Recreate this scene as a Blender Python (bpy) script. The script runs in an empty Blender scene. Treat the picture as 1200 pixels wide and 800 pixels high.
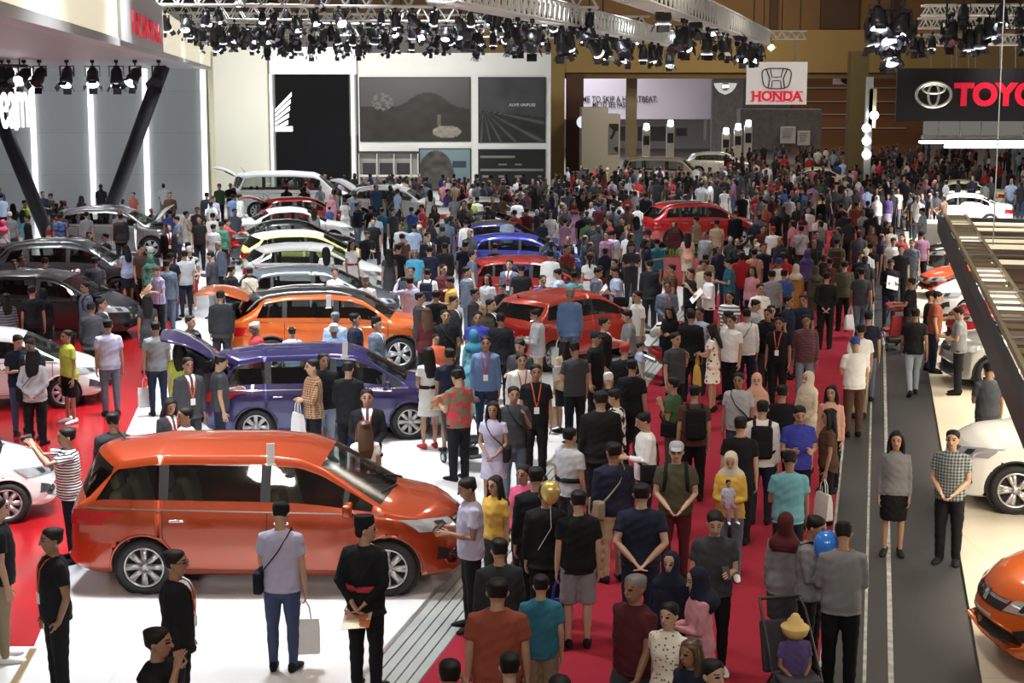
import bpy, bmesh, math, random
import numpy as np
from mathutils import Vector, Matrix, noise
R = math.radians
random.seed(7)
SC = bpy.context.scene
COL = SC.collection

# ---------------------------------------------------------------- camera
F_PX, HORIZON, HC = 1830.0, 100.0, 5.95
TH = math.atan((400 - HORIZON) / F_PX)
cam = bpy.data.cameras.new('camera')
cam.sensor_width = 36.0
cam.lens = F_PX / 1200 * 36
cam.clip_end = 600
co = bpy.data.objects.new('camera', cam)
COL.objects.link(co)
co.location = (0, 0, HC)
co.rotation_euler = (math.pi / 2 - TH, 0, 0)
SC.camera = co
SC.view_settings.view_transform = 'Standard'
SC.view_settings.look = 'None'
SC.view_settings.gamma = 1
SC.view_settings.use_curve_mapping = False
SC.view_settings.exposure = 0.0

# ---------------------------------------------------------------- world and lamps
w = bpy.data.worlds.new('world')
SC.world = w
w.use_nodes = True
w.node_tree.nodes['Background'].inputs[0].default_value = (1.0, 0.93, 0.84, 1)
w.node_tree.nodes['Background'].inputs[1].default_value = 0.16


def ray(px, py):
    u, v = (px - 600) / F_PX, (400 - py) / F_PX
    return Vector((u, math.cos(TH) + v * math.sin(TH), -math.sin(TH) + v * math.cos(TH)))


def at(px, py, z=0.0):
    d = ray(px, py)
    t = (z - HC) / d.z
    return Vector((0, 0, HC)) + d * t


def atY(px, py, Y):
    d = ray(px, py)
    return Vector((0, 0, HC)) + d * (Y / d.y)


_d = ray(1030, HORIZON)
AL = math.atan2(_d.x, _d.y)            # heading of the aisle
_d = ray(322, HORIZON)
BE = math.atan2(_d.x, _d.y)            # heading of the canopy on the left


def st(s, t, z=0.0, a=None):
    a = AL if a is None else a
    return Vector((s * math.cos(a) + t * math.sin(a), -s * math.sin(a) + t * math.cos(a), z))


def to_st(p, a=None):
    a = AL if a is None else a
    return p.x * math.cos(a) - p.y * math.sin(a), p.x * math.sin(a) + p.y * math.cos(a)


def area(loc, size, power, col=(1, 1, 1), sy=None, spread=180, aim=None):
    l = bpy.data.lights.new('stage_or_fill_light', 'AREA')
    l.energy = power
    l.color = col
    l.spread = R(spread)
    if sy:
        l.shape = 'RECTANGLE'
        l.size = size
        l.size_y = sy
    else:
        l.shape = 'DISK'
        l.size = size
    o = bpy.data.objects.new('stage_or_fill_light', l)
    COL.objects.link(o)
    o.location = loc
    if aim is not None:
        o.rotation_euler = (Vector(aim) - Vector(loc)).to_track_quat('-Z', 'Y').to_euler()
    else:
        o.rotation_euler = (0, 0, -AL)
    return o


COOL = (0.93, 0.97, 1.0)
# rig over the white platform: rows of stage lamps high above it
for tt, pw in ((17, 2300), (25, 2300), (34, 2500), (44, 2600), (55, 2700), (67, 2700), (79, 2600)):
    for k in range(4):
        s = -7.6 - 1.4 * 0 - k * (2.6 + tt * 0.055)
        area(st(s, tt, 10.5), 0.9, pw * 0.55 * (.27 if tt < 50 else .20), COOL, spread=75)
# lamps beneath the canopy on the left, over the red floor
for tt in (20, 29, 38, 48, 58):
    area(st(-2.6, tt, 6.5, BE), 0.7, 230, COOL, spread=110)
    area(st(-7.5, tt + 3, 6.5, BE), 0.7, 230, COOL, spread=110)
# weak house lights over the aisle
for tt in (16, 30, 46, 64, 84, 105):
    area(st(-1.9, tt, 12), 2.5, 290, (1.0, 0.86, 0.72), spread=130)
# fill lights added behind the camera to brighten faces
for xx in (-7, 0, 7):
    area((xx, -4, 11), 2.0, 240, (1.0, 0.90, 0.78), aim=(xx * 1.5 + 3, 32, 0), spread=110)
# lamps inside the booth on the right
s_lamp = 3.4
for tt in (18, 25, 32):
    area(st(s_lamp, tt, 2.70), 1.6, 420, (1.0, 0.90, 0.72), sy=5, spread=170)
for tt in (15, 24, 36, 50, 62):
    area(st(4.6, tt, 9.5), 1.0, 90, (1.0, 0.97, 0.9), spread=55)
area(st(4.6, 63, 4.4), 2.0, 1500, (1, 1, 1), spread=160)
for tt in (39, 46):
    area(st(4.2, tt, 6.0), 1.2, 700, (1.0, 0.97, 0.90), spread=110)
area(Vector((-20, 58, 6.3)), 1.2, 240, COOL, aim=(-22, 72, 3.4), spread=120)  # lamp added to brighten the grey wall at left
# hall beyond the end wall, and wash on the back walls
area(Vector((4, 122, 12)), 8, 2900, (1.0, 0.95, 1.0), sy=20, spread=150)
area(Vector((25, 122, 12)), 8, 1100, (1.0, 0.88, 0.75), sy=20, spread=150)
area(Vector((-14, 76, 10.6)), 1.2, 430, (1, 1, 0.96), aim=(-14.5, 88, 4), spread=100)
area(Vector((-6, 76, 10.6)), 1.2, 380, (1, 0.99, 0.95), aim=(-5, 88, 4), spread=100)
area(Vector((12, 84, 12)), 3, 520, (1.0, 0.84, 0.60), aim=(14, 99, 8), spread=120)

# ---------------------------------------------------------------- materials
MATS = {}


def lin(c):
    return tuple(((x / 12.92) if x <= 0.04045 else ((x + 0.055) / 1.055) ** 2.4) for x in c)


def hexc(h):
    h = h.lstrip('#')
    return lin(tuple(int(h[i:i + 2], 16) / 255 for i in (0, 2, 4)))


def mat(key, col=(0.5, 0.5, 0.5), rough=0.6, metal=0.0, emit=0.0, coat=0.0, noise_amt=0.0, scale=6.0, bump=0.0, spec=0.5, ecol=None):
    if key in MATS:
        return MATS[key]
    if isinstance(col, str):
        col = hexc(col)
    m = bpy.data.materials.new(key)
    m.use_nodes = True
    nt = m.node_tree
    b = nt.nodes['Principled BSDF']
    b.inputs['Base Color'].default_value = (*col, 1)
    b.inputs['Roughness'].default_value = rough
    b.inputs['Metallic'].default_value = metal
    b.inputs['Specular IOR Level'].default_value = spec
    if coat:
        b.inputs['Coat Weight'].default_value = coat
        b.inputs['Coat Roughness'].default_value = 0.04
    if emit:
        b.inputs['Emission Color'].default_value = (*(ecol or col), 1)
        b.inputs['Emission Strength'].default_value = emit
    if noise_amt or bump:
        tc = nt.nodes.new('ShaderNodeTexCoord')
        n = nt.nodes.new('ShaderNodeTexNoise')
        n.inputs['Scale'].default_value = scale
        n.inputs['Detail'].default_value = 4
        nt.links.new(tc.outputs['Object'], n.inputs['Vector'])
        if noise_amt:
            mx = nt.nodes.new('ShaderNodeMix')
            mx.data_type = 'RGBA'
            mx.inputs[6].default_value = (*[c * (1 - noise_amt) for c in col], 1)
            mx.inputs[7].default_value = (*[min(1, c * (1 + noise_amt)) for c in col], 1)
            nt.links.new(n.outputs['Fac'], mx.inputs[0])
            nt.links.new(mx.outputs[2], b.inputs['Base Color'])
        if bump:
            bp = nt.nodes.new('ShaderNodeBump')
            bp.inputs['Strength'].default_value = bump
            bp.inputs['Distance'].default_value = 0.02
            nt.links.new(n.outputs['Fac'], bp.inputs['Height'])
            nt.links.new(bp.outputs['Normal'], b.inputs['Normal'])
    MATS[key] = m
    return m


def two_tone(key, c1, c2, kind, scale=8.0, rough=0.8, axis=2):
    """stripes / plaid / batik / brick patterns in object space"""
    if key in MATS:
        return MATS[key]
    c1 = hexc(c1) if isinstance(c1, str) else c1
    c2 = hexc(c2) if isinstance(c2, str) else c2
    m = mat(key, c1, rough)
    nt = m.node_tree
    b = nt.nodes['Principled BSDF']
    tc = nt.nodes.new('ShaderNodeTexCoord')
    mx = nt.nodes.new('ShaderNodeMix')
    mx.data_type = 'RGBA'
    mx.inputs[6].default_value = (*c1, 1)
    mx.inputs[7].default_value = (*c2, 1)

    def wave(d):
        n = nt.nodes.new('ShaderNodeTexWave')
        n.bands_direction = d
        n.inputs['Scale'].default_value = scale
        n.inputs['Distortion'].default_value = 0.3
        nt.links.new(tc.outputs['Object'], n.inputs['Vector'])
        r = nt.nodes.new('ShaderNodeMath')
        r.operation = 'GREATER_THAN'
        r.inputs[1].default_value = 0.55
        nt.links.new(n.outputs['Fac'], r.inputs[0])
        return r
    if kind == 'stripe':
        r = wave('XYZ'[axis])
        nt.links.new(r.outputs[0], mx.inputs[0])
    elif kind == 'plaid':
        r1, r2 = wave('Z'), wave('X')
        a = nt.nodes.new('ShaderNodeMath')
        a.operation = 'ADD'
        nt.links.new(r1.outputs[0], a.inputs[0])
        nt.links.new(r2.outputs[0], a.inputs[1])
        h = nt.nodes.new('ShaderNodeMath')
        h.operation = 'MULTIPLY'
        h.inputs[1].default_value = 0.5
        nt.links.new(a.outputs[0], h.inputs[0])
        nt.links.new(h.outputs[0], mx.inputs[0])
    else:
        n = nt.nodes.new('ShaderNodeTexNoise' if kind == 'batik' else 'ShaderNodeTexVoronoi')
        n.inputs['Scale'].default_value = scale
        nt.links.new(tc.outputs['Object'], n.inputs['Vector'])
        r = nt.nodes.new('ShaderNodeMath')
        r.operation = 'GREATER_THAN' if kind == 'batik' else 'LESS_THAN'
        r.inputs[1].default_value = 0.52 if kind == 'batik' else 0.28
        nt.links.new(n.outputs['Fac' if kind == 'batik' else 'Distance'], r.inputs[0])
        nt.links.new(r.outputs[0], mx.inputs[0])
    nt.links.new(mx.outputs[2], b.inputs['Base Color'])
    return m


def brick_mat(key, c1, mortar, w_, h_, rough, msize=0.006, coords='Object', rot=None):
    if key in MATS:
        return MATS[key]
    m = mat(key, c1, rough)
    nt = m.node_tree
    b = nt.nodes['Principled BSDF']
    tc = nt.nodes.new('ShaderNodeTexCoord')
    mp = nt.nodes.new('ShaderNodeMapping')
    if rot:
        mp.inputs['Rotation'].default_value = rot
    br = nt.nodes.new('ShaderNodeTexBrick')
    br.offset = 0.0
    br.inputs['Color1'].default_value = (*c1, 1)
    br.inputs['Color2'].default_value = (*[c * 0.94 for c in c1], 1)
    br.inputs['Mortar'].default_value = (*mortar, 1)
    br.inputs['Scale'].default_value = 1.0
    br.inputs['Mortar Size'].default_value = msize
    br.inputs['Brick Width'].default_value = w_
    br.inputs['Row Height'].default_value = h_
    nt.links.new(tc.outputs[coords], mp.inputs['Vector'])
    nt.links.new(mp.outputs['Vector'], br.inputs['Vector'])
    nt.links.new(br.outputs['Color'], b.inputs['Base Color'])
    return m


def glass_mat(key, tint, rough=0.03):
    if key in MATS:
        return MATS[key]
    m = bpy.data.materials.new(key)
    m.use_nodes = True
    nt = m.node_tree
    nt.nodes.clear()
    o = nt.nodes.new('ShaderNodeOutputMaterial')
    t = nt.nodes.new('ShaderNodeBsdfTransparent')
    t.inputs[0].default_value = (*tint, 1)
    g = nt.nodes.new('ShaderNodeBsdfGlossy')
    g.inputs['Roughness'].default_value = rough
    fr = nt.nodes.new('ShaderNodeFresnel')
    fr.inputs[0].default_value = 1.5
    ml = nt.nodes.new('ShaderNodeMath')
    ml.operation = 'MULTIPLY_ADD'
    ml.inputs[1].default_value = 1.0
    ml.inputs[2].default_value = 0.03
    mx = nt.nodes.new('ShaderNodeMixShader')
    nt.links.new(fr.outputs[0], ml.inputs[0])
    nt.links.new(ml.outputs[0], mx.inputs[0])
    nt.links.new(t.outputs[0], mx.inputs[1])
    nt.links.new(g.outputs[0], mx.inputs[2])
    nt.links.new(mx.outputs[0], o.inputs[0])
    MATS[key] = m
    return m


# ---------------------------------------------------------------- mesh helpers
class MB:
    """collects shapes into one mesh"""

    def __init__(self):
        self.v, self.f, self.m = [], [], []
        self.mi = 0

    def add(self, vs, fs, M=None):
        o = len(self.v)
        if M is not None:
            vs = [M @ Vector(p) for p in vs]
        self.v += [tuple(p) for p in vs]
        self.f += [tuple(i + o for i in f) for f in fs]
        self.m += [self.mi] * len(fs)
        return self

    def box(self, c, s, M=None, bev=0.0):
        x, y, z = (d / 2 for d in s)
        if bev <= 0:
            vs = [(c[0] + a * x, c[1] + b * y, c[2] + d * z) for a in (-1, 1) for b in (-1, 1) for d in (-1, 1)]
            fs = [(0, 1, 3, 2), (4, 6, 7, 5), (0, 4, 5, 1), (2, 3, 7, 6), (0, 2, 6, 4), (1, 5, 7, 3)]
            return self.add(vs, fs, M)
        bm = bmesh.new()
        bmesh.ops.create_cube(bm, size=1.0)
        for v in bm.verts:
            v.co = Vector((v.co.x * s[0], v.co.y * s[1], v.co.z * s[2])) + Vector(c)
        bmesh.ops.bevel(bm, geom=bm.edges[:], offset=bev, segments=3, affect='EDGES', profile=0.6)
        bm.verts.index_update()
        vs = [v.co.copy() for v in bm.verts]
        fs = [[v.index for v in f.verts] for f in bm.faces]
        bm.free()
        return self.add(vs, fs, M)

    def tube(self, pts, rad, n=10, side=None, M=None, cap=True, round_=True):
        vs, fs = tube(pts, rad, n, side, cap, round_)
        return self.add(vs, fs, M)

    def cyl(self, a, b, r, n=16, r2=None, M=None):
        vs, fs = tube([a, b], [r, r if r2 is None else r2], n, None, True, False)
        return self.add(vs, fs, M)

    def poly(self, pts2, z0, z1, M=None):
        n = len(pts2)
        vs = [(p[0], p[1], z0) for p in pts2] + [(p[0], p[1], z1) for p in pts2]
        fs = [tuple(range(n))[::-1], tuple(range(n, 2 * n))] + [(i, (i + 1) % n, n + (i + 1) % n, n + i) for i in range(n)]
        return self.add(vs, fs, M)

    def mesh(self, name, smooth=False):
        me = bpy.data.meshes.new(name)
        me.from_pydata(self.v, [], self.f)
        me.validate()
        if len(me.polygons) == len(self.m):
            me.polygons.foreach_set('material_index', self.m)
        if smooth:
            me.polygons.foreach_set('use_smooth', [True] * len(me.polygons))
        me.update()
        return me

    def build(self, name, mats, parent=None, smooth=False, recalc=True):
        me = self.mesh(name, smooth)
        if recalc:
            bm = bmesh.new()
            bm.from_mesh(me)
            bmesh.ops.recalc_face_normals(bm, faces=bm.faces)
            bm.to_mesh(me)
            bm.free()
        for m in (mats if isinstance(mats, (list, tuple)) else [mats]):
            me.materials.append(m)
        return link(name, me, parent)


def link(name, data, parent=None):
    o = bpy.data.objects.new(name, data)
    COL.objects.link(o)
    if parent is not None:
        o.parent = parent
    return o


def tube(pts, rad, n=10, side=None, cap=True, round_=True):
    pts = [Vector(p) for p in pts]
    rad = [(r, r) if not isinstance(r, (tuple, list)) else r for r in rad]
    m = len(pts)
    tan = []
    for i in range(m):
        a, b = pts[max(0, i - 1)], pts[min(m - 1, i + 1)]
        d = (b - a)
        tan.append(d.normalized() if d.length > 1e-9 else Vector((0, 0, 1)))
    if side is None:
        side = Vector((1, 0, 0)) if abs(tan[0].x) < 0.9 else Vector((0, 1, 0))
    side = Vector(side)
    rings = []
    if cap and round_:
        k = min(rad[0])
        rings.append((pts[0] - tan[0] * k * 0.8, tan[0], [q * 0.5 for q in rad[0]]))
        rings.append((pts[0] - tan[0] * k * 0.45, tan[0], [q * 0.85 for q in rad[0]]))
    for i in range(m):
        rings.append((pts[i], tan[i], rad[i]))
    if cap and round_:
        k = min(rad[-1])
        rings.append((pts[-1] + tan[-1] * k * 0.45, tan[-1], [q * 0.85 for q in rad[-1]]))
        rings.append((pts[-1] + tan[-1] * k * 0.8, tan[-1], [q * 0.5 for q in rad[-1]]))
    vs, fs = [], []
    for p, t, r in rings:
        a = side - t * side.dot(t)
        a = a.normalized() if a.length > 1e-6 else t.orthogonal().normalized()
        b = t.cross(a)
        for j in range(n):
            th = 2 * math.pi * j / n
            vs.append(p + a * (math.cos(th) * r[0]) + b * (math.sin(th) * r[1]))
    for i in range(len(rings) - 1):
        for j in range(n):
            k = (j + 1) % n
            fs.append((i * n + j, i * n + k, (i + 1) * n + k, (i + 1) * n + j))
    if cap:
        fs.append(tuple(range(n))[::-1])
        e = (len(rings) - 1) * n
        fs.append(tuple(range(e, e + n)))
    return vs, fs


def tag(o, label=None, cat=None, group=None, kind=None):
    if label:
        o['label'] = label
    if cat:
        o['category'] = cat
    if group:
        o['group'] = group
    if kind:
        o['kind'] = kind
    return o


def empty(name, loc, rz=0.0, label=None, cat=None, group=None):
    o = bpy.data.objects.new(name, None)
    COL.objects.link(o)
    o.location = loc
    o.rotation_euler = (0, 0, rz)
    o.empty_display_size = 0.2
    return tag(o, label, cat, group)


CHILD = {}


def adopt():
    CHILD.clear()
    for o in COL.objects:
        if o.parent:
            CHILD.setdefault(o.parent.name, []).append(o)


def dup(root, loc=None, rz=None, label=None, group=None, remat=None):
    """copy of a thing with copies of its parts and sub-parts"""
    def cp(o, parent):
        c = o.copy()
        COL.objects.link(c)
        if parent:
            c.parent = parent
        if remat and o.name.split('.')[0] in remat:
            if c.data and c.data.materials:
                c.material_slots[0].link = 'OBJECT'
                c.material_slots[0].material = remat[o.name.split('.')[0]]
        for ch in list(o.children):
            cp(ch, c)
        return c
    c = cp(root, None)
    if loc is not None:
        c.location = loc
    if rz is not None:
        c.rotation_euler = (0, 0, rz)
    if label:
        c['label'] = label
    if group:
        c['group'] = group
    return c


def text(name, body, m, size, loc, rot, parent=None, extrude=0.02, offset=0.0, sx=1.0, align='CENTER'):
    cu = bpy.data.curves.new(name, 'FONT')
    cu.body = body
    cu.size = size
    cu.extrude = extrude
    cu.offset = offset
    cu.align_x = align
    cu.align_y = 'CENTER'
    t = bpy.data.objects.new(name, cu)
    COL.objects.link(t)
    bpy.context.view_layer.update()
    me = bpy.data.meshes.new_from_object(t.evaluated_get(bpy.context.evaluated_depsgraph_get()))
    bpy.data.objects.remove(t)
    me.materials.clear()
    me.materials.append(m)
    o = link(name, me, parent)
    o.location = loc
    o.rotation_euler = rot
    o.scale = (sx, 1, 1)
    return o


BLACK = mat('black_metal', (0.012, 0.012, 0.014), 0.45)
DARK = mat('dark_plastic', (0.02, 0.02, 0.022), 0.5)
CHROME = mat('chrome', (0.75, 0.75, 0.77), 0.12, 1.0)
ALU = mat('aluminium', (0.55, 0.55, 0.53), 0.35, 0.9)
WHITE = mat('white_paint', (0.82, 0.82, 0.80), 0.5)
LAMPW = mat('lit_white', (1, 1, 1), 0.4, emit=9.0)
# ---------------------------------------------------------------- floors
def S(px, py, z=0.0):
    return to_st(at(px, py, z))[0]


s_edge = (S(442, 767, .1) + S(537, 660, .1)) / 2          # platform edge
s_cl = (S(493, 800) + S(675, 559) + S(762, 450)) / 3      # carpet, left side
s_cr = (S(965, 740) + S(990, 475)) / 2                    # carpet, right side
s_toy = (S(1150, 797) + S(1089, 445)) / 2                 # booth platform on the right
T0, T1 = -2.0, 100.0


def strip(name, s0, s1, z0, z1, m, t0=T0, t1=T1, kind='structure'):
    b = MB()
    p = [st(s0, t0), st(s1, t0), st(s1, t1), st(s0, t1)]
    b.poly([(q.x, q.y) for q in p], z0, z1)
    o = b.build(name, m)
    return tag(o, kind=kind)


HALLF = mat('hall_floor', (0.11, 0.105, 0.10), 0.45, noise_amt=0.2, scale=0.7)
b = MB()
b.poly([(-70, -6), (70, -6), (70, 190), (-70, 190)], -0.2, 0.0)
tag(b.build('floor', HALLF), kind='structure')
CARPET = mat('red_carpet', (0.235, 0.016, 0.030), 0.95, noise_amt=0.18, scale=3.0, bump=0.2, spec=0.1)
strip('red_carpet_floor', s_cl, s_cr, 0.0, 0.008, CARPET)
TRACK = mat('walkway_vinyl', (0.026, 0.027, 0.029), 0.45, noise_amt=0.25, scale=1.2, bump=0.05)
strip('walkway_floor', s_cr, s_toy, 0.0, 0.012, TRACK)
STRIPM = mat('worn_white_strip', (0.28, 0.28, 0.27), 0.6, noise_amt=1.0, scale=7)
for k, (x, y, wd) in enumerate(((961, 790, .035), (1013, 790, .035), (1044, 790, .055))):
    s = S(x, y)
    strip('trim_%d' % (k + 1), s - wd / 2, s + wd / 2, 0.012, 0.016, STRIPM, 4, 60)
BOOTH = brick_mat('booth_floor', (0.62, 0.57, 0.46), (0.40, 0.36, 0.28), 3.0, 3.0, 0.28)
strip('booth_floor', s_toy, s_toy + 26, 0.0, 0.05, BOOTH, 3, 75)
b = MB()
WHITEF = brick_mat('white_gloss_floor', (0.66, 0.67, 0.68), (0.52, 0.53, 0.55), 4.0, 4.0, 0.16, 0.004)
p = [st(s_edge, -1), st(s_edge, 88), Vector((-34, 92, 0)), Vector((-34, -1, 0))]
b.poly([(q.x, q.y) for q in p], 0.0, 0.1)
tag(b.build('platform_floor', WHITEF), kind='structure')
# ribbed grey ramp beside the platform
RAMP = mat('ramp_grey', (0.30, 0.32, 0.31), 0.5, noise_amt=0.15, scale=2)
b = MB()
n = 5
for k in range(n):
    a0, a1 = k / n, (k + 1) / n - 0.03
    sa, sb = s_edge + .05 + (s_cl - s_edge - .05) * a0, s_edge + .05 + (s_cl - s_edge - .05) * a1
    za, zb = .085 * (1 - a0) + .006, .085 * (1 - a1) + .006
    q = [st(sa, T0, za), st(sb, T0, zb), st(sb, 88, zb), st(sa, 88, za)]
    q += [Vector((v.x, v.y, 0.0)) for v in q]
    b.add(q, [(0, 1, 2, 3), (4, 7, 6, 5), (0, 4, 5, 1), (1, 5, 6, 2), (2, 6, 7, 3), (3, 7, 4, 0)])
tag(b.build('ramp_floor', RAMP), kind='structure')
strip('trim_4', s_edge, s_edge + 0.05, 0.0, 0.103, ALU, T0, 88)
# red gloss floor under the canopy on the left
REDF = mat('red_gloss_floor', (0.32, 0.008, 0.011), 0.2, noise_amt=0.15, scale=1.0)
rp = [at(x, y, .1) for x, y in ((-700, 757), (40, 757), (100, 612), (147, 509), (176, 445), (200, 385), (214, 346), (226, 312), (-420, 312))]
b = MB()
b.poly([(q.x, q.y) for q in rp], 0.1, 0.104)
tag(b.build('red_display_floor', REDF), kind='structure')
b = MB()
p0, p1 = at(-10, 850, .1), at(39, 762, .1)
dv = (p1 - p0).normalized()
sd = dv.cross(Vector((0, 0, 1))) * 0.035
b.poly([(q.x, q.y) for q in (p0 - sd, p0 + sd, p1 + sd, p1 - sd)], 0.1, 0.125)
tag(b.build('trim_5', mat('brass_strip', (0.55, 0.42, 0.22), 0.3, 0.9)), kind='structure')

# ---------------------------------------------------------------- end wall of the hall
OCHRE = mat('ochre_wall', (0.36, 0.245, 0.095), 0.8, noise_amt=0.08, scale=0.4)
OCHRE2 = mat('ochre_dark', (0.20, 0.125, 0.05), 0.8, noise_amt=0.1, scale=0.5)
BROWN = mat('brown_column', (0.085, 0.040, 0.022), 0.7, noise_amt=0.2, scale=1.5)
YW = 100.0


def wallbox(name, x0, x1, y0, y1, Y, depth, m, kind='structure', parent=None):
    """box whose face at distance Y covers the given picture span"""
    a, c = atY(x0, y0, Y), atY(x1, y1, Y)
    bb = MB()
    bb.box(((a.x + c.x) / 2, Y + depth / 2, (a.z + c.z) / 2), (abs(c.x - a.x), depth, abs(a.z - c.z)))
    o = bb.build(name, m, parent)
    if kind:
        tag(o, kind=kind)
    return o


wallbox('wall_end_beam', 560, 1500, 35, 85, YW, 2.0, OCHRE)
wallbox('trim_6', 656, 1500, 82, 92, YW + .4, 1.6, OCHRE2)
wallbox('wall_end_upper', 300, 1500, -80, 35, YW + 1.2, 1.0, mat('upper_wall', (0.22, 0.12, 0.045), 0.7, noise_amt=0.1, scale=0.6))
for k, (x0, x1) in enumerate(((965, 1006), (905, 911), (1050, 1056), (1150, 1190))):
    wallbox('trim_%d' % (7 + k), x0, x1, -80, 34, YW + .9, 0.3, BROWN)
wallbox('wall_end_left', 643, 661, 50, 240, YW - .2, 1.5, OCHRE)
for k, (x0, x1, Y, m) in enumerate(((664, 683, YW, BROWN), (735, 745, YW + 4, mat('pale_column', (0.40, 0.33, 0.22), 0.7)), (998, 1013, YW - 6, mat('olive_column', (0.15, 0.115, 0.045), 0.7)))):
    wallbox('column_%d' % (k + 1), x0, x1, 88 if k != 2 else 60, 232, Y, 1.0, m)
WOODW = two_tone('wood_wall', (0.30, 0.125, 0.052), (0.24, 0.10, 0.042), 'stripe', 0.12, 0.5)
wallbox('wall_hall_right', 930, 1080, 80, 190, 140, 1.0, WOODW)
b = MB()
for y in (103, 119, 134, 150):
    a, c = atY(930, y, 139.95), atY(1062, y, 139.95)
    b.box(((a.x + c.x) / 2, 139.9, a.z), (c.x - a.x, .1, .09))
tag(b.build('trim_11', mat('white_line', (0.6, 0.5, 0.4), 0.5)), kind='structure')
wallbox('wall_hall_back', 560, 960, 80, 185, 150, 1.0, mat('pale_back_wall', (0.45, 0.42, 0.43), 0.8))
wallbox('wall_far_left', -200, 320, -60, 235, 95, 1.0, mat('dark_upper', (0.05, 0.042, 0.035), 0.9))
wallbox('ceiling', -900, 2000, -500, -42, 96, 1.0, mat('dark_ceiling', (0.03, 0.026, 0.022), 0.9))
wallbox('wall_right', 1450, 1700, -80, 260, 60, 1.0, OCHRE2)

# ---------------------------------------------------------------- white pavilion wall with pictures
YB = 88.0
CREAM = mat('cream_wall', (0.78, 0.76, 0.66), 0.7, noise_amt=0.03, scale=0.5)
PAVW = mat('pavilion_white', (0.80, 0.80, 0.76), 0.6)
wallbox('wall_pavilion_left', 240, 317, 54, 245, YB, 0.6, CREAM)
wallbox('wall_pavilion_right', 419, 645, 62, 245, YB, 0.6, PAVW)
pav = empty('screen_portal', atY(367, 230, YB), 0, 'white lit portal framing the black screen with white wing emblem', 'screen')


def child_box(name, x0, x1, y0, y1, Y, depth, m, parent):
    a, c = atY(x0, y0, Y), atY(x1, y1, Y)
    bb = MB()
    bb.box(((a.x + c.x) / 2 - parent.location.x, Y + depth / 2 - parent.location.y, (a.z + c.z) / 2 - parent.location.z), (abs(c.x - a.x), depth, abs(a.z - c.z)))
    return bb.build(name, m, parent)


PORT = mat('portal_white', (0.85, 0.85, 0.82), 0.5, emit=0.25)
child_box('lintel', 315, 417, 55, 87, YB - .3, 0.9, PORT, pav)
child_box('post', 315, 322, 87, 240, YB - .3, 0.9, PORT, pav)
child_box('post', 410.5, 417, 87, 240, YB - .3, 0.9, PORT, pav)
child_box('screen', 322, 410.5, 87, 240, YB, 0.4, mat('black_screen', (0.005, 0.005, 0.006), 0.7, spec=.1), pav)
b = MB()
pv = lambda x, y, Y=YB - .06: atY(x, y, Y) - pav.location
for k in range(5):                                        # feathers of the wing emblem
    x1, y1 = 341.5 - k * 1.0, 108 + k * 8.2
    x0, y0 = 322.6, 128 + k * 5.2
    a, c = pv(x0, y0), pv(x1, y1)
    b.add([a, c, c + Vector((0, 0, -.22)), a + Vector((0, 0, -.16)), a + Vector((0, .05, 0)), c + Vector((0, .05, 0)), c + Vector((0, .05, -.22)), a + Vector((0, .05, -.16))],
          [(0, 3, 2, 1), (4, 5, 6, 7), (0, 1, 5, 4), (1, 2, 6, 5), (2, 3, 7, 6), (3, 0, 4, 7)])
a, c = pv(322.6, 148), pv(343, 154)
b.box(((a.x + c.x) / 2, a.y, (a.z + c.z) / 2), (c.x - a.x, .06, a.z - c.z))
b.build('wing_emblem', mat('emblem_lit', (0.95, 0.95, 1), 0.4, emit=1.6), pav)


def picture(name, x0, x1, y0, y1, label, paint, cat='picture', Y=YB - .11, res=(96, 54), rough=0.35, emit=0.0):
    """a framed flat panel; the print is a colour grid on its face"""
    a, c = atY(x0, y0, Y), atY(x1, y1, Y)
    r = empty(name, ((a.x + c.x) / 2, Y, (a.z + c.z) / 2), 0, label, cat)
    W_, H_ = c.x - a.x, a.z - c.z
    bb = MB()
    bb.box((0, .05, 0), (W_ + .12, .08, H_ + .12))
    bb.build('backing', DARK, r)
    nx, ny = res
    me = bpy.data.meshes.new('print')
    vs = [(-W_ / 2 + W_ * i / nx, 0, -H_ / 2 + H_ * j / ny) for j in range(ny + 1) for i in range(nx + 1)]
    fs = [(j * (nx + 1) + i, j * (nx + 1) + i + 1, (j + 1) * (nx + 1) + i + 1, (j + 1) * (nx + 1) + i) for j in range(ny) for i in range(nx)]
    me.from_pydata(vs, [], fs)
    ca = me.color_attributes.new('ink', 'FLOAT_COLOR', 'POINT')
    for i, v in enumerate(vs):
        q = Vector(paint((v[0] + W_ / 2) / W_, (v[2] + H_ / 2) / H_)) * .42
        ca.data[i].color = (*q, 1)
    key = 'print_%d_%d' % (rough * 100, emit * 10)
    if key not in MATS:
        m = mat(key, (1, 1, 1), rough)
        at_ = m.node_tree.nodes.new('ShaderNodeAttribute')
        at_.attribute_name = 'ink'
        bs = m.node_tree.nodes['Principled BSDF']
        m.node_tree.links.new(at_.outputs['Color'], bs.inputs['Base Color'])
    me.materials.append(MATS[key])
    link('print', me, r)
    return r, W_, H_


def nz(x, y, s, o=0.0):
    return noise.noise(Vector((x * s, y * s, o))) * 0.5 + 0.5


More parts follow.
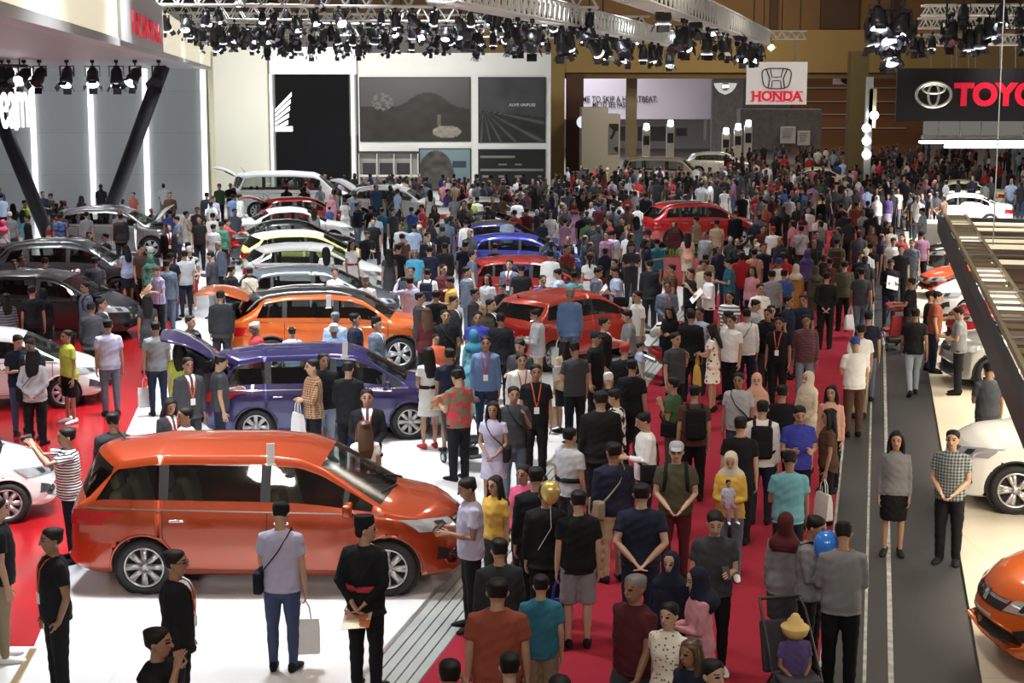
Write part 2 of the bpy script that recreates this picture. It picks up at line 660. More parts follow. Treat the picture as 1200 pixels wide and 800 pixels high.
def moto_print(u, v):
    sky = Vector((0.17, 0.16, 0.155)) * (0.75 + 0.5 * v)
    hill = 0.55 + 0.24 * math.exp(-(abs(u - 0.62) / 0.20) ** 2.6) - 0.04 * u
    c = sky
    if v < hill:
        k = 0.035 + 0.05 * nz(u, v, 9)
        c = Vector((k * 1.15, k * 0.95, k * 0.78))
    d = math.hypot((u - .2) / .1, (v - .62) / .14)          # rider leaping at the left
    if d < 1 and nz(u, v, 26, 3) > .5:
        c = Vector((0.36, 0.33, 0.31))
    d = math.hypot((u - .79) / .13, (v - .14) / .1)
    if d < 1:
        k = 0.35 + .5 * nz(u, v, 20, 5)
        c = Vector((k, k * .88, k * .74))
    if abs(u - .72) < .016 and .24 < v < .42:
        c = Vector((0.30, 0.25, 0.21))
    return c


def road_print(u, v):
    c = Vector((0.13, 0.135, 0.14)) * (0.5 + nz(u, v, 4) * .9)
    dx, dy = u - 0.06, v - 0.50
    if dy < 0 - 0.12 * u:
        an = math.atan2(dy, dx)
        k = 0.02 + .22 * max(0, math.sin(an * 22)) ** 6 + 0.05 * nz(u, v, 8)
        c = Vector((k, k * 1.02, k * 1.03))
    return c


def biker_print(u, v):
    c = Vector((0.36, 0.52, 0.56)) * (.75 + .4 * v)
    d = math.hypot((u - .32) / .36, (v - .35) / .62)
    if d < 1:
        k = 0.03 + .22 * nz(u, v, 7, 2)
        c = Vector((k, k * .88, k * .75))
    if .65 < u < .92 and .55 < v < .72:
        c = Vector((0.05, 0.10, 0.13))
    return c


picture('billboard', 422, 550.5, 91.5, 164.5, 'wide dark motorcycle picture on the white wall, largest of the wall pictures', moto_print)
r_, W_, H_ = picture('billboard', 561.5, 638, 91.5, 166, 'grey blurred road picture at right end of white wall', road_print)
text('caption', 'ALIVE UNIFUSE', mat('print_white', (.8, .8, .8), .5), .22, (W_ * .16, -.03, H_ * .08), (R(90), 0, 0), r_, .005)
picture('billboard', 492, 551, 175, 222, 'blue and brown picture of a riding figure below the motorcycle billboard', biker_print)


def panel_print(u, v):
    c = Vector((0.012, 0.012, 0.014))
    for y0, y1, x0, x1 in ((.80, .86, .02, .55), (.48, .52, .02, .98), (.62, .65, .3, .42), (.62, .65, .55, .65), (.30, .36, .05, .14), (.30, .36, .3, .4), (.30, .36, .55, .65), (.30, .36, .9, .95)):
        if y0 < v < y1 and x0 < u < x1:
            c = Vector((0.5, 0.5, 0.48))
    return c


picture('display_board', 561.5, 638, 176, 222, 'black information board with white lines below the road picture', panel_print, 'board')
cab = empty('display_cabinet', atY(455, 230, YB - .75), 0, 'open grey display cabinet with four dark bays below motorcycle picture', 'cabinet')
child_box('back_panel', 420, 490, 178, 226, YB - .2, .1, mat('cab_grey', (0.32, 0.31, 0.28), .6), cab)
child_box('top_panel', 419, 491, 177.5, 180, YB - .6, .6, DARK, cab)
for x in (420, 441, 461, 481, 489):
    child_box('upright', x, x + 1.6, 180, 226, YB - .6, .55, mat('cab_post', (0.55, .54, .5), .5), cab)
for x in (424, 444, 464):
    child_box('bay_panel', x + 1, x + 16, 191, 205, YB - .3, .06, DARK, cab)
child_box('shelf', 421, 489, 205, 207, YB - .6, .5, mat('cab_post'), cab)

# ---------------------------------------------------------------- far hall: white backdrop, stone slab, signs
wb = empty('backdrop_board', atY(745, 140, 130), 0, 'long white backdrop board with dark slogan in the hall beyond', 'board')
child_box('panel', 640, 834, 92, 139.5, 130, .3, mat('backdrop_white', (0.78, 0.74, 0.82), .7), wb)
for x in (655, 740, 825):
    child_box('support_post', x, x + 3, 139, 164.5, 130.05, .2, ALU, wb)
INK = mat('ink_black', (0.03, 0.025, 0.03), .6)
q = atY(682, 116.5, 129.9) - wb.location
text('slogan', 'ME TO SKIP A HEARTBEAT.', INK, .70, q, (R(90), 0, 0), wb, .01, .006, .74, 'LEFT')
q = atY(694, 123, 129.9) - wb.location
text('slogan', 'ME TO SEE PASSION.', INK, .58, q, (R(90), 0, 0), wb, .01, .005, .70, 'LEFT')
sl = empty('stone_slab', atY(852, 180, 128), 0, 'tall grey stone slab with winged white badge in far hall', 'wall panel')
child_box('slab', 835, 869, 93, 185, 128, .8, mat('stone', (0.17, 0.16, 0.155), .8, noise_amt=.5, scale=2.5), sl)
b = MB()
c0 = atY(850, 102, 127.9) - sl.location
for sx in (-1, 1):
    b.add([c0 + Vector((0, 0, .35)), c0 + Vector((sx * .95, 0, .3)), c0 + Vector((sx * .8, 0, -.05)), c0 + Vector((sx * .5, 0, -.4)), c0 + Vector((0, 0, -.62))], [(0, 1, 2, 3, 4) if sx < 0 else (4, 3, 2, 1, 0)])
b.build('winged_badge', mat('badge_lit', (.85, .85, .82), .4, emit=.4), sl, recalc=False)
b = MB()
b.cyl(c0 + Vector((0, -.02, .05)), c0 + Vector((0, -.08, .05)), .34, 20)
b.build('badge_disc', mat('badge_grey', (.35, .33, .32), .4), sl)
text('badge_text', 'MINI', LAMPW, .26, c0 + Vector((0, -.1, .05)), (R(90), 0, 0), sl, .01, .01)
wallbox('wall_stone_block', 868, 962, 128, 175, 118, 2.0, mat('stone'))
for (x0, x1, y0, y1, lb) in ((915, 932, 148, 168, 'taller white notice board on the grey stone block'), (935, 949, 153, 170, 'shorter white notice board on the grey stone block')):
    r = empty('notice_board', atY((x0 + x1) / 2, y1, 117.8), 0, lb, 'board')
    child_box('panel', x0, x1, y0, y1, 117.7, .15, mat('notice_white', (.7, .7, .67), .6), r)
    for k in range(4):
        child_box('print_line', x0 + 2, x1 - 2 - k, y0 + 2.5 + k * 3, y0 + 3.1 + k * 3, 117.66, .03, mat('print_grey', (.3, .3, .3), .6), r)
# white booth block in the far hall
bl = empty('booth_kiosk', atY(700, 225, 96), 0, 'tall white booth kiosk with round lit logo beyond the wall pictures', 'kiosk')
child_box('tower', 682, 712, 126, 222, 95, 3.4, mat('kiosk_white', (.80, .76, .66), .6), bl)
child_box('side_tower', 712, 726, 134, 222, 97, 3, mat('kiosk_side', (.72, .68, .60), .6), bl)
child_box('poster', 713.5, 724.5, 145, 180, 96.9, .08, two_tone('poster_fig', (.25, .3, .33), (.03, .03, .03), 'batik', .7, .5), bl)
b = MB()
c0 = atY(683, 143, 95.9) - bl.location
b.cyl(c0, c0 + Vector((0, -.15, 0)), .38, 24)
b.build('round_logo', mat('logo_lit', (.9, .9, 1), .4, emit=.8), bl)
for (x0, x1, y0, y1, Y, lb) in ((746, 781, 147, 166, 132, 'long dark screen on pale wall under the white backdrop'), (791, 806, 149, 160, 132, 'small dark picture on pale wall under the white backdrop'), (725, 734, 147, 166, 132, 'narrow dark screen behind the pale column')):
    r = empty('wall_screen', atY((x0 + x1) / 2, y1, Y), 0, lb, 'screen')
    child_box('frame', x0, x1, y0, y1, Y, .2, mat('screen_frame', (.30, .28, .28), .5), r)
    child_box('panel', x0 + 1.5, x1 - 1.5, y0 + 1.2, y1 - 1.2, Y - .06, .1, mat('screen_dark', (.05, .045, .045), .3, noise_amt=.9, scale=1.0), r)

# ---------------------------------------------------------------- hanging brand signs
hs = empty('hanging_sign', atY(909, 97, 70), 0, 'white hanging sign with chrome H emblem and red HONDA lettering', 'sign')
child_box('panel', 875.5, 945, 72.5, 122.5, 70, .12, mat('sign_white_glow', (.74, .73, .70), .5, emit=.28), hs)  # panel glows a little, added to lift its white
RED = mat('sign_red', (.70, .012, .04), .4, emit=.35)
RIM = mat('emblem_dark', (.10, .09, .085), .25, .6)


def serif_text(body, m, h, wd, parent, c, depth=.05):
    """slab-serif capitals; origin at the left, on the baseline"""
    o = text('lettering', body, m, h, c, (R(90), 0, 0), parent, depth, h * .028)
    wnow = max(v.co.x for v in o.data.vertices) - min(v.co.x for v in o.data.vertices)
    o.scale = (wd / wnow, 1, 1)
    return o


c0 = atY(910, 113, 69.95) - hs.location
o = serif_text('HONDA', RED, .58, 58 * 70 / F_PX, hs, c0)
b = MB()                                                   # slab serifs on the lettering
lw = 58 * 70 / F_PX
for px_ in (-.5, -.34, .08 - .17, .02, .12, .29, .5):
    for zz in (-.2, .2):
        b.box((c0.x + px_ * lw * .97, c0.y - .03, c0.z + zz), (.17, .06, .05))
b.build('letter_serif', RED, hs)
c0 = atY(910, 92, 69.92) - hs.location
b = MB()
loop = []
for k in range(40):                                        # rounded square rim of the emblem
    a = 2 * math.pi * k / 40
    x, z = math.cos(a), math.sin(a)
    e = (abs(x) ** 4 + abs(z) ** 4) ** .25
    x, z = x / e, z / e
    loop.append(Vector((x * .62 * (1 + .12 * z), 0, z * .44)) + c0)
b.tube(loop + [loop[0]], [.028] * 41, 6, (0, 1, 0), cap=False)
for sx in (-1, 1):
    b.tube([c0 + Vector((sx * .46, 0, .40)), c0 + Vector((sx * .30, 0, 0)), c0 + Vector((sx * .36, 0, -.40))], [.03] * 3, 6, (0, 1, 0))
    b.tube([c0 + Vector((sx * .28, 0, .40)), c0 + Vector((sx * .20, 0, .07)), c0 + Vector((0, 0, .06))], [.025] * 3, 6, (0, 1, 0))
    b.tube([c0 + Vector((sx * .22, 0, -.40)), c0 + Vector((sx * .18, 0, -.10)), c0 + Vector((0, 0, -.09))], [.025] * 3, 6, (0, 1, 0))
b.build('emblem', RIM, hs)
b = MB()
for x in (890, 931):
    a, c = atY(x, 72.5, 70) - hs.location, atY(x, 44, 70) - hs.location
    b.cyl(a, c, .04, 8)
b.build('hanger_pole', ALU, hs)

ts = empty('hanging_sign', atY(1190, 110, 60), 0, 'long black hanging sign with chrome oval emblem and red TOYOTA lettering', 'sign')
child_box('panel', 1052, 1330, 80, 142, 60, .15, mat('sign_black', (.011, .012, .016), .5), ts)
c0 = atY(1094, 111, 59.9) - ts.location
b = MB()


def ell(cx, cz, rx, rz, r):
    lp = [Vector((cx + rx * math.cos(2 * math.pi * k / 36), 0, cz + rz * math.sin(2 * math.pi * k / 36))) + c0 for k in range(37)]
    b.tube(lp, [r] * 37, 6, (0, 1, 0), cap=False)


ell(0, 0, .66, .46, .06)
ell(0, .22, .42, .17, .05)
ell(0, 0, .20, .42, .05)
b.build('emblem', mat('chrome_lit', (.75, .73, .62), .2, .9, emit=.12), ts)
c0 = atY(1119, 112, 59.9) - ts.location
text('lettering', 'TOYOTA', RED, 1.12, c0, (R(90), 0, 0), ts, .04, .055, 1.0, 'LEFT')
b = MB()
for x in (1091, 1115, 1121, 1135, 1143, 1172, 1190):
    a, c = atY(x, 80, 59.9) - ts.location, atY(x, 5, 59.9) - ts.location
    b.cyl(a, c, .012, 6)
b.build('hanger_wire', ALU, ts)

# small fittings on the wall right of the white sign
wallbox('trim_12', 945, 1000, 87, 89.2, 105, .2, WHITE)
wallbox('trim_13', 1016, 1055, 86, 88.5, 101, .2, WHITE)
pj = empty('wall_projector', atY(989, 98, 104), 0, 'white box projector with black lens mounted under the beam', 'projector')
child_box('housing', 979, 1000, 90, 99, 103, .8, WHITE, pj)
b = MB()
c0 = atY(992, 91.5, 102.9) - pj.location
b.cyl(c0, c0 + Vector((0, -.2, 0)), .38, 20)
b.build('lens', DARK, pj)
tw = empty('lamp_tower', atY(1017, 215, 90), 0, 'slim pale tower with stacked bright lamps beside the olive column', 'lamp tower')
child_box('mast', 1016, 1019, 90, 225, 90, .25, ALU, tw)
child_box('sign_plate', 1019, 1026, 104, 150, 90, .2, mat('plate_cream', (.7, .62, .42), .5), tw)
b = MB()
for y in (135, 150, 165, 181):
    c0 = atY(1015 + (9 if y == 135 else 0), y, 89.8) - tw.location
    b.cyl(c0, c0 + Vector((0, -.2, 0)), .24, 14)
b.build('lamp_head', LAMPW, tw)

# ---------------------------------------------------------------- canopy on the left
ZB, ZT = 6.6, 7.72
CANF = mat('canopy_cream_glow', (0.70, 0.66, 0.50), .55, emit=0.75, ecol=(.85, .77, .58))  # glow added to brighten the cream fascia, as if backlit
SOFF = mat('canopy_soffit', (0.34, 0.35, 0.36), .4)
pA, pB = atY(-40, 8, 12.9), at(247, 82, ZB)
pA = at(-140, -18, ZB)
dF = Vector((pB.x - pA.x, pB.y - pA.y, 0)).normalized()
nF = Vector((dF.y, -dF.x, 0))                              # outward, to the right
LF = (Vector((pB.x, pB.y, 0)) - Vector((pA.x, pA.y, 0))).length
can = empty('display_canopy', (pB.x, pB.y, ZB), 0, 'cream fascia canopy with grey soffit over the display at left', 'canopy')


def cpt(d, off, z):
    """d metres back along the fascia from its far corner, off metres inward (left)"""
    q = Vector((pB.x, pB.y, 0)) - dF * d - nF * off
    return Vector((q.x, q.y, z)) - Vector((pB.x, pB.y, ZB))


def slab(name, d0, d1, o0, o1, z0, z1, m):
    bb = MB()
    q = [cpt(d0, o0, 0), cpt(d1, o0, 0), cpt(d1, o1, 0), cpt(d0, o1, 0)]
    bb.poly([(v.x, v.y) for v in q], z0 - ZB, z1 - ZB)
    return bb.build(name, m, can)


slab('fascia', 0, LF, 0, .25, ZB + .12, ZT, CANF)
slab('fascia_edge', -.02, LF, -.03, .3, ZB, ZB + .13, mat('edge_grey', (.42, .42, .42), .4))
slab('soffit', 0, LF, .3, 16, ZB + .05, ZB + .12, SOFF)
slab('roof_edge', -.03, LF, -.04, .3, ZT, ZT + .06, mat('edge_grey'))
xs = []
for px_ in (138, 188):                                      # panel that carries the lettering
    u = ray(px_, 40)
    # intersect the viewing line with the fascia plane in plan
    t_ = (nF.x * pB.x + nF.y * pB.y) / (nF.x * u.x + nF.y * u.y)
    q = Vector((u.x * t_, u.y * t_, 0))
    xs.append((Vector((pB.x, pB.y, 0)) - q).dot(dF))
slab('sign_panel', xs[1], xs[0], -.06, .02, ZB + .1, ZT - .02, mat('panel_grey', (.50, .49, .49), .4))
dm = (xs[0] + xs[1]) / 2
rotF = math.atan2(dF.y, dF.x)
o = text('lettering', 'HONDA', RED, .58, cpt(dm - .5, -.08, (ZB + ZT) / 2 - .10), (R(90), 0, rotF), can, .012, .010, 1.0)
wn = max(v.co.x for v in o.data.vertices) - min(v.co.x for v in o.data.vertices)
o.scale = ((xs[0] - xs[1]) * .72 / wn, 1, 1)
# grey panelled wall below it, with upright light bars
YG = 72.0
GREYW = brick_mat('grey_panel_wall', (.40, .42, .435), (.28, .29, .30), 6.4, 1.9, .5, .012, 'Object', (R(90), 0, 0))
wallbox('wall_display_left', -260, 246, 76, 262, YG, .6, GREYW)
wallbox('trim_14', 244, 249, 60, 250, YG - .3, 1.0, mat('cream_post', (.70, .64, .44), .5, emit=.2))
BAR = mat('bar_lit', (1, 1, .97), .4, emit=1.8)
for k, (x0, x1, y1) in enumerate(((36, 43.5, 262), (104.5, 111, 262), (169, 174, 262), (237.5, 241.5, 250), (17, 19.5, 150))):
    lb = ('first upright light bar from the left', 'upright light bar left of the right-leaning strut', 'upright light bar behind the right-leaning strut', 'upright light bar at right end of grey wall', 'short upright light bar behind the lit letters')[k]
    r = empty('wall_light', atY(x1, y1, YG - .1), 0, lb + ' on grey wall', 'wall light', 'light bars on the grey wall')
    a, c = atY(x0, 80, YG - .08), atY(x1, y1, YG - .08)
    bb = MB()
    bb.tube([a - r.location, c - r.location], [.125, .125], 8)
    bb.build('light_tube', BAR, r, True)
    bb = MB()
    bb.box(tuple(a - r.location + Vector((0, .05, .1))), (.3, .2, .25))
    bb.box(tuple(c - r.location + Vector((0, .05, -.1))), (.3, .2, .25))
    bb.build('end_cap', ALU, r)
# dark leaning struts
for (x0, y0, x1, y1, lb) in ((1, 140, 62, 290, 'dark leaning canopy strut at far left below the lit letters'), (190, 80, 113, 290, 'dark leaning canopy strut in front of the grey wall, leaning right')):
    g = at(x1, y1, .1)
    a = atY(x0, y0, g.y)
    a = a + (a - g) * ((ZB + .05 - a.z) / (a.z - g.z))
    r = empty('canopy_strut', g, 0, lb, 'column')
    bb = MB()
    bb.tube([(0, 0, 0), a - g], [.26, .26], 12, round_=False)
    bb.build('shaft', mat('strut_dark', (.022, .022, .028), .4), r, True)
    bb = MB()
    bb.cyl((0, 0, 0), (0, 0, .06), .42, 16)
    bb.build('base_plate', BLACK, r)
# lit slogan letters at the left
lt = empty('lit_slogan', atY(41, 122, 42), R(70), 'glowing white slogan letters hanging at left edge below the canopy', 'sign')
o = text('lettering', 'Power of Dreams', mat('letters_lit', (1, 1, 1), .4, emit=1.6), 1.95, (0, 0, 0), (R(90), 0, 0), lt, .02, .012, .36, 'RIGHT')
b = MB()
b.box((-2.6, .2, 1.0), (5.2, .08, .08))
for x in (-5, -3.5, -2, -.3):
    b.cyl((x, .2, 1.0), (x, .2, ZB - lt.location.z + .05), .02, 6)
b.build('hanger_rail', BLACK, lt)

# ---------------------------------------------------------------- canopy of the booth on the right (seen from above)
ZC = 3.0
ta = at(1099, 254, ZC)
sc, tc_ = to_st(ta)
can2 = empty('booth_canopy', st(sc, tc_, ZC), -AL, 'low slatted timber canopy over the cars at right', 'canopy')
L2 = tc_ - 6
W2 = 14
b = MB()
b.box((.06, -L2 / 2, -.17), (.12, L2, .34))
b.box((W2 / 2, -.06, -.17), (W2, .12, .34))
b.build('fascia', mat('fascia_dark', (.035, .036, .04), .4), can2)
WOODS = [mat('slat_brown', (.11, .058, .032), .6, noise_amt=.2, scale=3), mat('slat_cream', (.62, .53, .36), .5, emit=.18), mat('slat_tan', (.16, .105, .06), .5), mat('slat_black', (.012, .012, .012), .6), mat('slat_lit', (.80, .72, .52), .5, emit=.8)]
random.seed(11)
pos = -.3
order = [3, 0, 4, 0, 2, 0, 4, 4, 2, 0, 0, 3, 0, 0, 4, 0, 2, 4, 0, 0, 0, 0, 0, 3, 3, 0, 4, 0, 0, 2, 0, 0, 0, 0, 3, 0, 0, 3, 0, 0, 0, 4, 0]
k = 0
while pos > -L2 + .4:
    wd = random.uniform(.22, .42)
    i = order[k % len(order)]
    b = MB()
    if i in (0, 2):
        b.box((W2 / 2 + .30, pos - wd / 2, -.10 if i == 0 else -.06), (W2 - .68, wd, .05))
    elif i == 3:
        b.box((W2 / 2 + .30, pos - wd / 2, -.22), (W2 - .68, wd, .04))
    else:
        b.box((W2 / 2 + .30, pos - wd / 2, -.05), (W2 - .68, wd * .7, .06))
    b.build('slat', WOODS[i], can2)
    pos -= wd + .01
    k += 1
b = MB()                                                   # pale ladder frame along the left edge
for x in (.16, .60):
    b.box((x, -L2 / 2, .05), (.055, L2, .08))
y = -.3
while y > -L2:
    b.box((.38, y, .05), (.42, .05, .05))
    y -= .62
b.build('ladder_frame', mat('frame_cream', (.34, .28, .18), .5), can2)
b = MB()
b.box((.40, -L2 / 2, -.08), (.36, L2, .04))
b.build('gutter', mat('gutter_brown', (.13, .075, .04), .6), can2)
b = MB()
for (yy, ln) in ((-2.2, 1.2), (-5.6, 1.4), (-11.5, 1.5), (-14.5, 2)):
    b.box((.38, yy, .02), (.36, ln, .03))
b.build('lit_panel', mat('panel_lit', (1, .96, .86), .5, emit=1.4), can2)
b = MB()
for yy in (-9.4, -14.2, -15.6, -17, -18.4, -6.0):
    b.cyl((.16, yy, .12), (W2, yy + .15, .14), .018, 6)
b.build('conduit', ALU, can2)
b = MB()
q = Vector((.7, -7.4, .1))
b.cyl(q, q + Vector((0, .3, 6)), .012, 6)
b.build('hanger_wire', ALU, can2)
for (x, y) in ((W2 - .3, -.5), (W2 - .3, -L2 + .5)):
    b = MB()
    b.box((x, y, -1.6), (.18, .18, 2.7))
    b.build('post', DARK, can2)
# bright low counter edge behind the canopy
rim = empty('lit_counter', at(1232, 262, 1.0), -AL, 'bright white counter strip behind the timber canopy', 'counter')
b = MB()
b.box((0, 0, -.5), (9, .5, .9), bev=.03)
b.build('body', WHITE, rim)
b = MB()
b.box((0, 0, 0), (9.1, .6, .08), bev=.02)
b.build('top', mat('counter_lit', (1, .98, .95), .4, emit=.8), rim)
# lit gantry under the black sign
gn = empty('light_gantry', atY(1160, 165, 70), 0, 'bright white lamp gantry hanging under the black sign', 'light gantry')
for (x0, x1, y0, y1, m) in ((1083, 1300, 159, 163, mat('gantry_grey', (.28, .28, .30), .5)), (1080, 1300, 165.5, 168, LAMPW), (1110, 1300, 170.5, 173.5, LAMPW)):
    child_box('light_bar' if m is LAMPW else 'frame', x0, x1, y0, y1, 70, .5, m, gn)
b = MB()
for x in (1100, 1125, 1150, 1200):
    a, c = atY(x, 160, 70) - gn.location, atY(x, 142, 70) - gn.location
    b.cyl(a, c, .03, 6)
b.build('hanger_wire', ALU, gn)
# ---------------------------------------------------------------- cars
from mathutils.bvhtree import BVHTree
RUBBER = mat('rubber', (.012, .012, .013), .7)
ALLOY = mat('alloy', (.62, .62, .64), .28, .85)
ALLOYD = mat('alloy_dark', (.05, .05, .055), .4, .6)
GLASS = glass_mat('car_glass', (.58, .62, .60))
GLASSF = glass_mat('windscreen_glass', (.55, .62, .60), .16)
TAIL = mat('tail_red', (.42, .006, .010), .12, coat=1.0)
LAMP = mat('headlamp_clear', (.70, .72, .75), .08, .6, coat=1.0)
SEATM = mat('seat_beige', (.42, .34, .24), .7)
SEATD = mat('seat_dark', (.03, .03, .03), .7)
PAINTS = {}


def paint(name, c, metal=.35, rough=.28):
    return mat('paint_' + name, c, rough, metal, coat=1.0)


CARS = {
    'mpv': dict(L=4.4, W=1.70, wf=1.37, wr=-1.28, R=.315, belt=(.99, .93), roof=1.60,
                zt=[(-2.2, .72), (-2.18, .95), (-2.13, 1.08), (-1.98, 1.43), (-1.86, 1.53), (-1.2, 1.60), (0, 1.61), (.45, 1.57), (.72, 1.48), (1.42, 1.06), (1.56, 1.0), (1.9, .93), (2.08, .82), (2.17, .66), (2.2, .50)],
                win=[(-1.95, -1.12), (-1.0, .02), (.13, 1.0), (1.06, 1.34)], ws=(.70, 1.40), rg=(-2.12, -1.95), doors=(-1.06, .075, 1.18)),
    'suv': dict(L=4.45, W=1.80, wf=1.36, wr=-1.28, R=.345, belt=(1.06, .99), roof=1.65,
                zt=[(-2.22, .72), (-2.2, .98), (-2.13, 1.12), (-1.85, 1.46), (-1.68, 1.55), (-.9, 1.63), (-.1, 1.65), (.40, 1.59), (.68, 1.50), (1.28, 1.12), (1.42, 1.06), (1.85, 1.00), (2.06, .90), (2.18, .74), (2.22, .55)],
                win=[(-1.70, -1.05), (-.95, .02), (.13, 1.0)], ws=(.66, 1.26), rg=(-2.12, -1.84), doors=(-1.0, .075, 1.12)),
    'hatch': dict(L=3.97, W=1.69, wf=1.22, wr=-1.31, R=.30, belt=(.98, .90), roof=1.50,
                  zt=[(-1.98, .70), (-1.96, .95), (-1.9, 1.07), (-1.68, 1.33), (-1.52, 1.41), (-.8, 1.49), (-.1, 1.50), (.30, 1.45), (.55, 1.37), (1.28, 1.0), (1.42, .94), (1.72, .84), (1.88, .73), (1.95, .62), (1.98, .48)],
                  win=[(-1.55, -1.08), (-1.0, -.08), (.02, .88), (.94, 1.2)], ws=(.53, 1.26), rg=(-1.89, -1.66), doors=(-1.04, -.03, 1.04)),
    'sedan': dict(L=4.5, W=1.74, wf=1.36, wr=-1.26, R=.315, belt=(.95, .89), roof=1.47,
                  zt=[(-2.25, .68), (-2.22, .90), (-2.15, 1.00), (-1.85, 1.05), (-1.58, 1.08), (-1.0, 1.36), (-.65, 1.44), (-.1, 1.47), (.28, 1.43), (.52, 1.36), (1.22, .99), (1.38, .94), (1.8, .86), (2.05, .76), (2.18, .63), (2.25, .46)],
                  win=[(-1.28, -.92), (-.84, .03), (.12, .9)], ws=(.50, 1.20), rg=(-1.55, -1.0), doors=(-.88, .075, 1.08)),
    'coupe': dict(L=4.24, W=1.78, wf=1.28, wr=-1.28, R=.33, belt=(.88, .82), roof=1.30,
                  zt=[(-2.12, .62), (-2.1, .86), (-2.03, .95), (-1.7, 1.0), (-1.3, 1.08), (-.7, 1.26), (-.2, 1.30), (.15, 1.25), (.85, .92), (1.05, .87), (1.6, .78), (1.9, .68), (2.05, .58), (2.12, .44)],
                  win=[(-.95, -.45), (-.36, .62)], ws=(.14, .84), rg=(-1.3, -.72), doors=(-.4, .85, .86)),
    'van': dict(L=4.9, W=1.85, wf=1.5, wr=-1.45, R=.34, belt=(1.08, 1.02), roof=1.90,
                zt=[(-2.45, .8), (-2.43, 1.1), (-2.38, 1.3), (-2.28, 1.7), (-2.18, 1.83), (-1.4, 1.9), (0, 1.91), (.9, 1.84), (1.15, 1.74), (1.75, 1.22), (1.9, 1.13), (2.25, 1.0), (2.38, .86), (2.44, .7), (2.45, .5)],
                win=[(-2.2, -1.2), (-1.1, .1), (.2, 1.2)], ws=(1.13, 1.74), rg=(-2.38, -2.26), doors=(-1.15, .15, 1.5)),
}


def interp(tab, x):
    if x <= tab[0][0]:
        return tab[0][1]
    for (a, b), (c, d) in zip(tab, tab[1:]):
        if x <= c:
            t = (x - a) / (c - a)
            return b + (d - b) * t
    return tab[-1][1]


NB, NSD, NG, NR = 2, 11, 6, 8
MODELS = {}


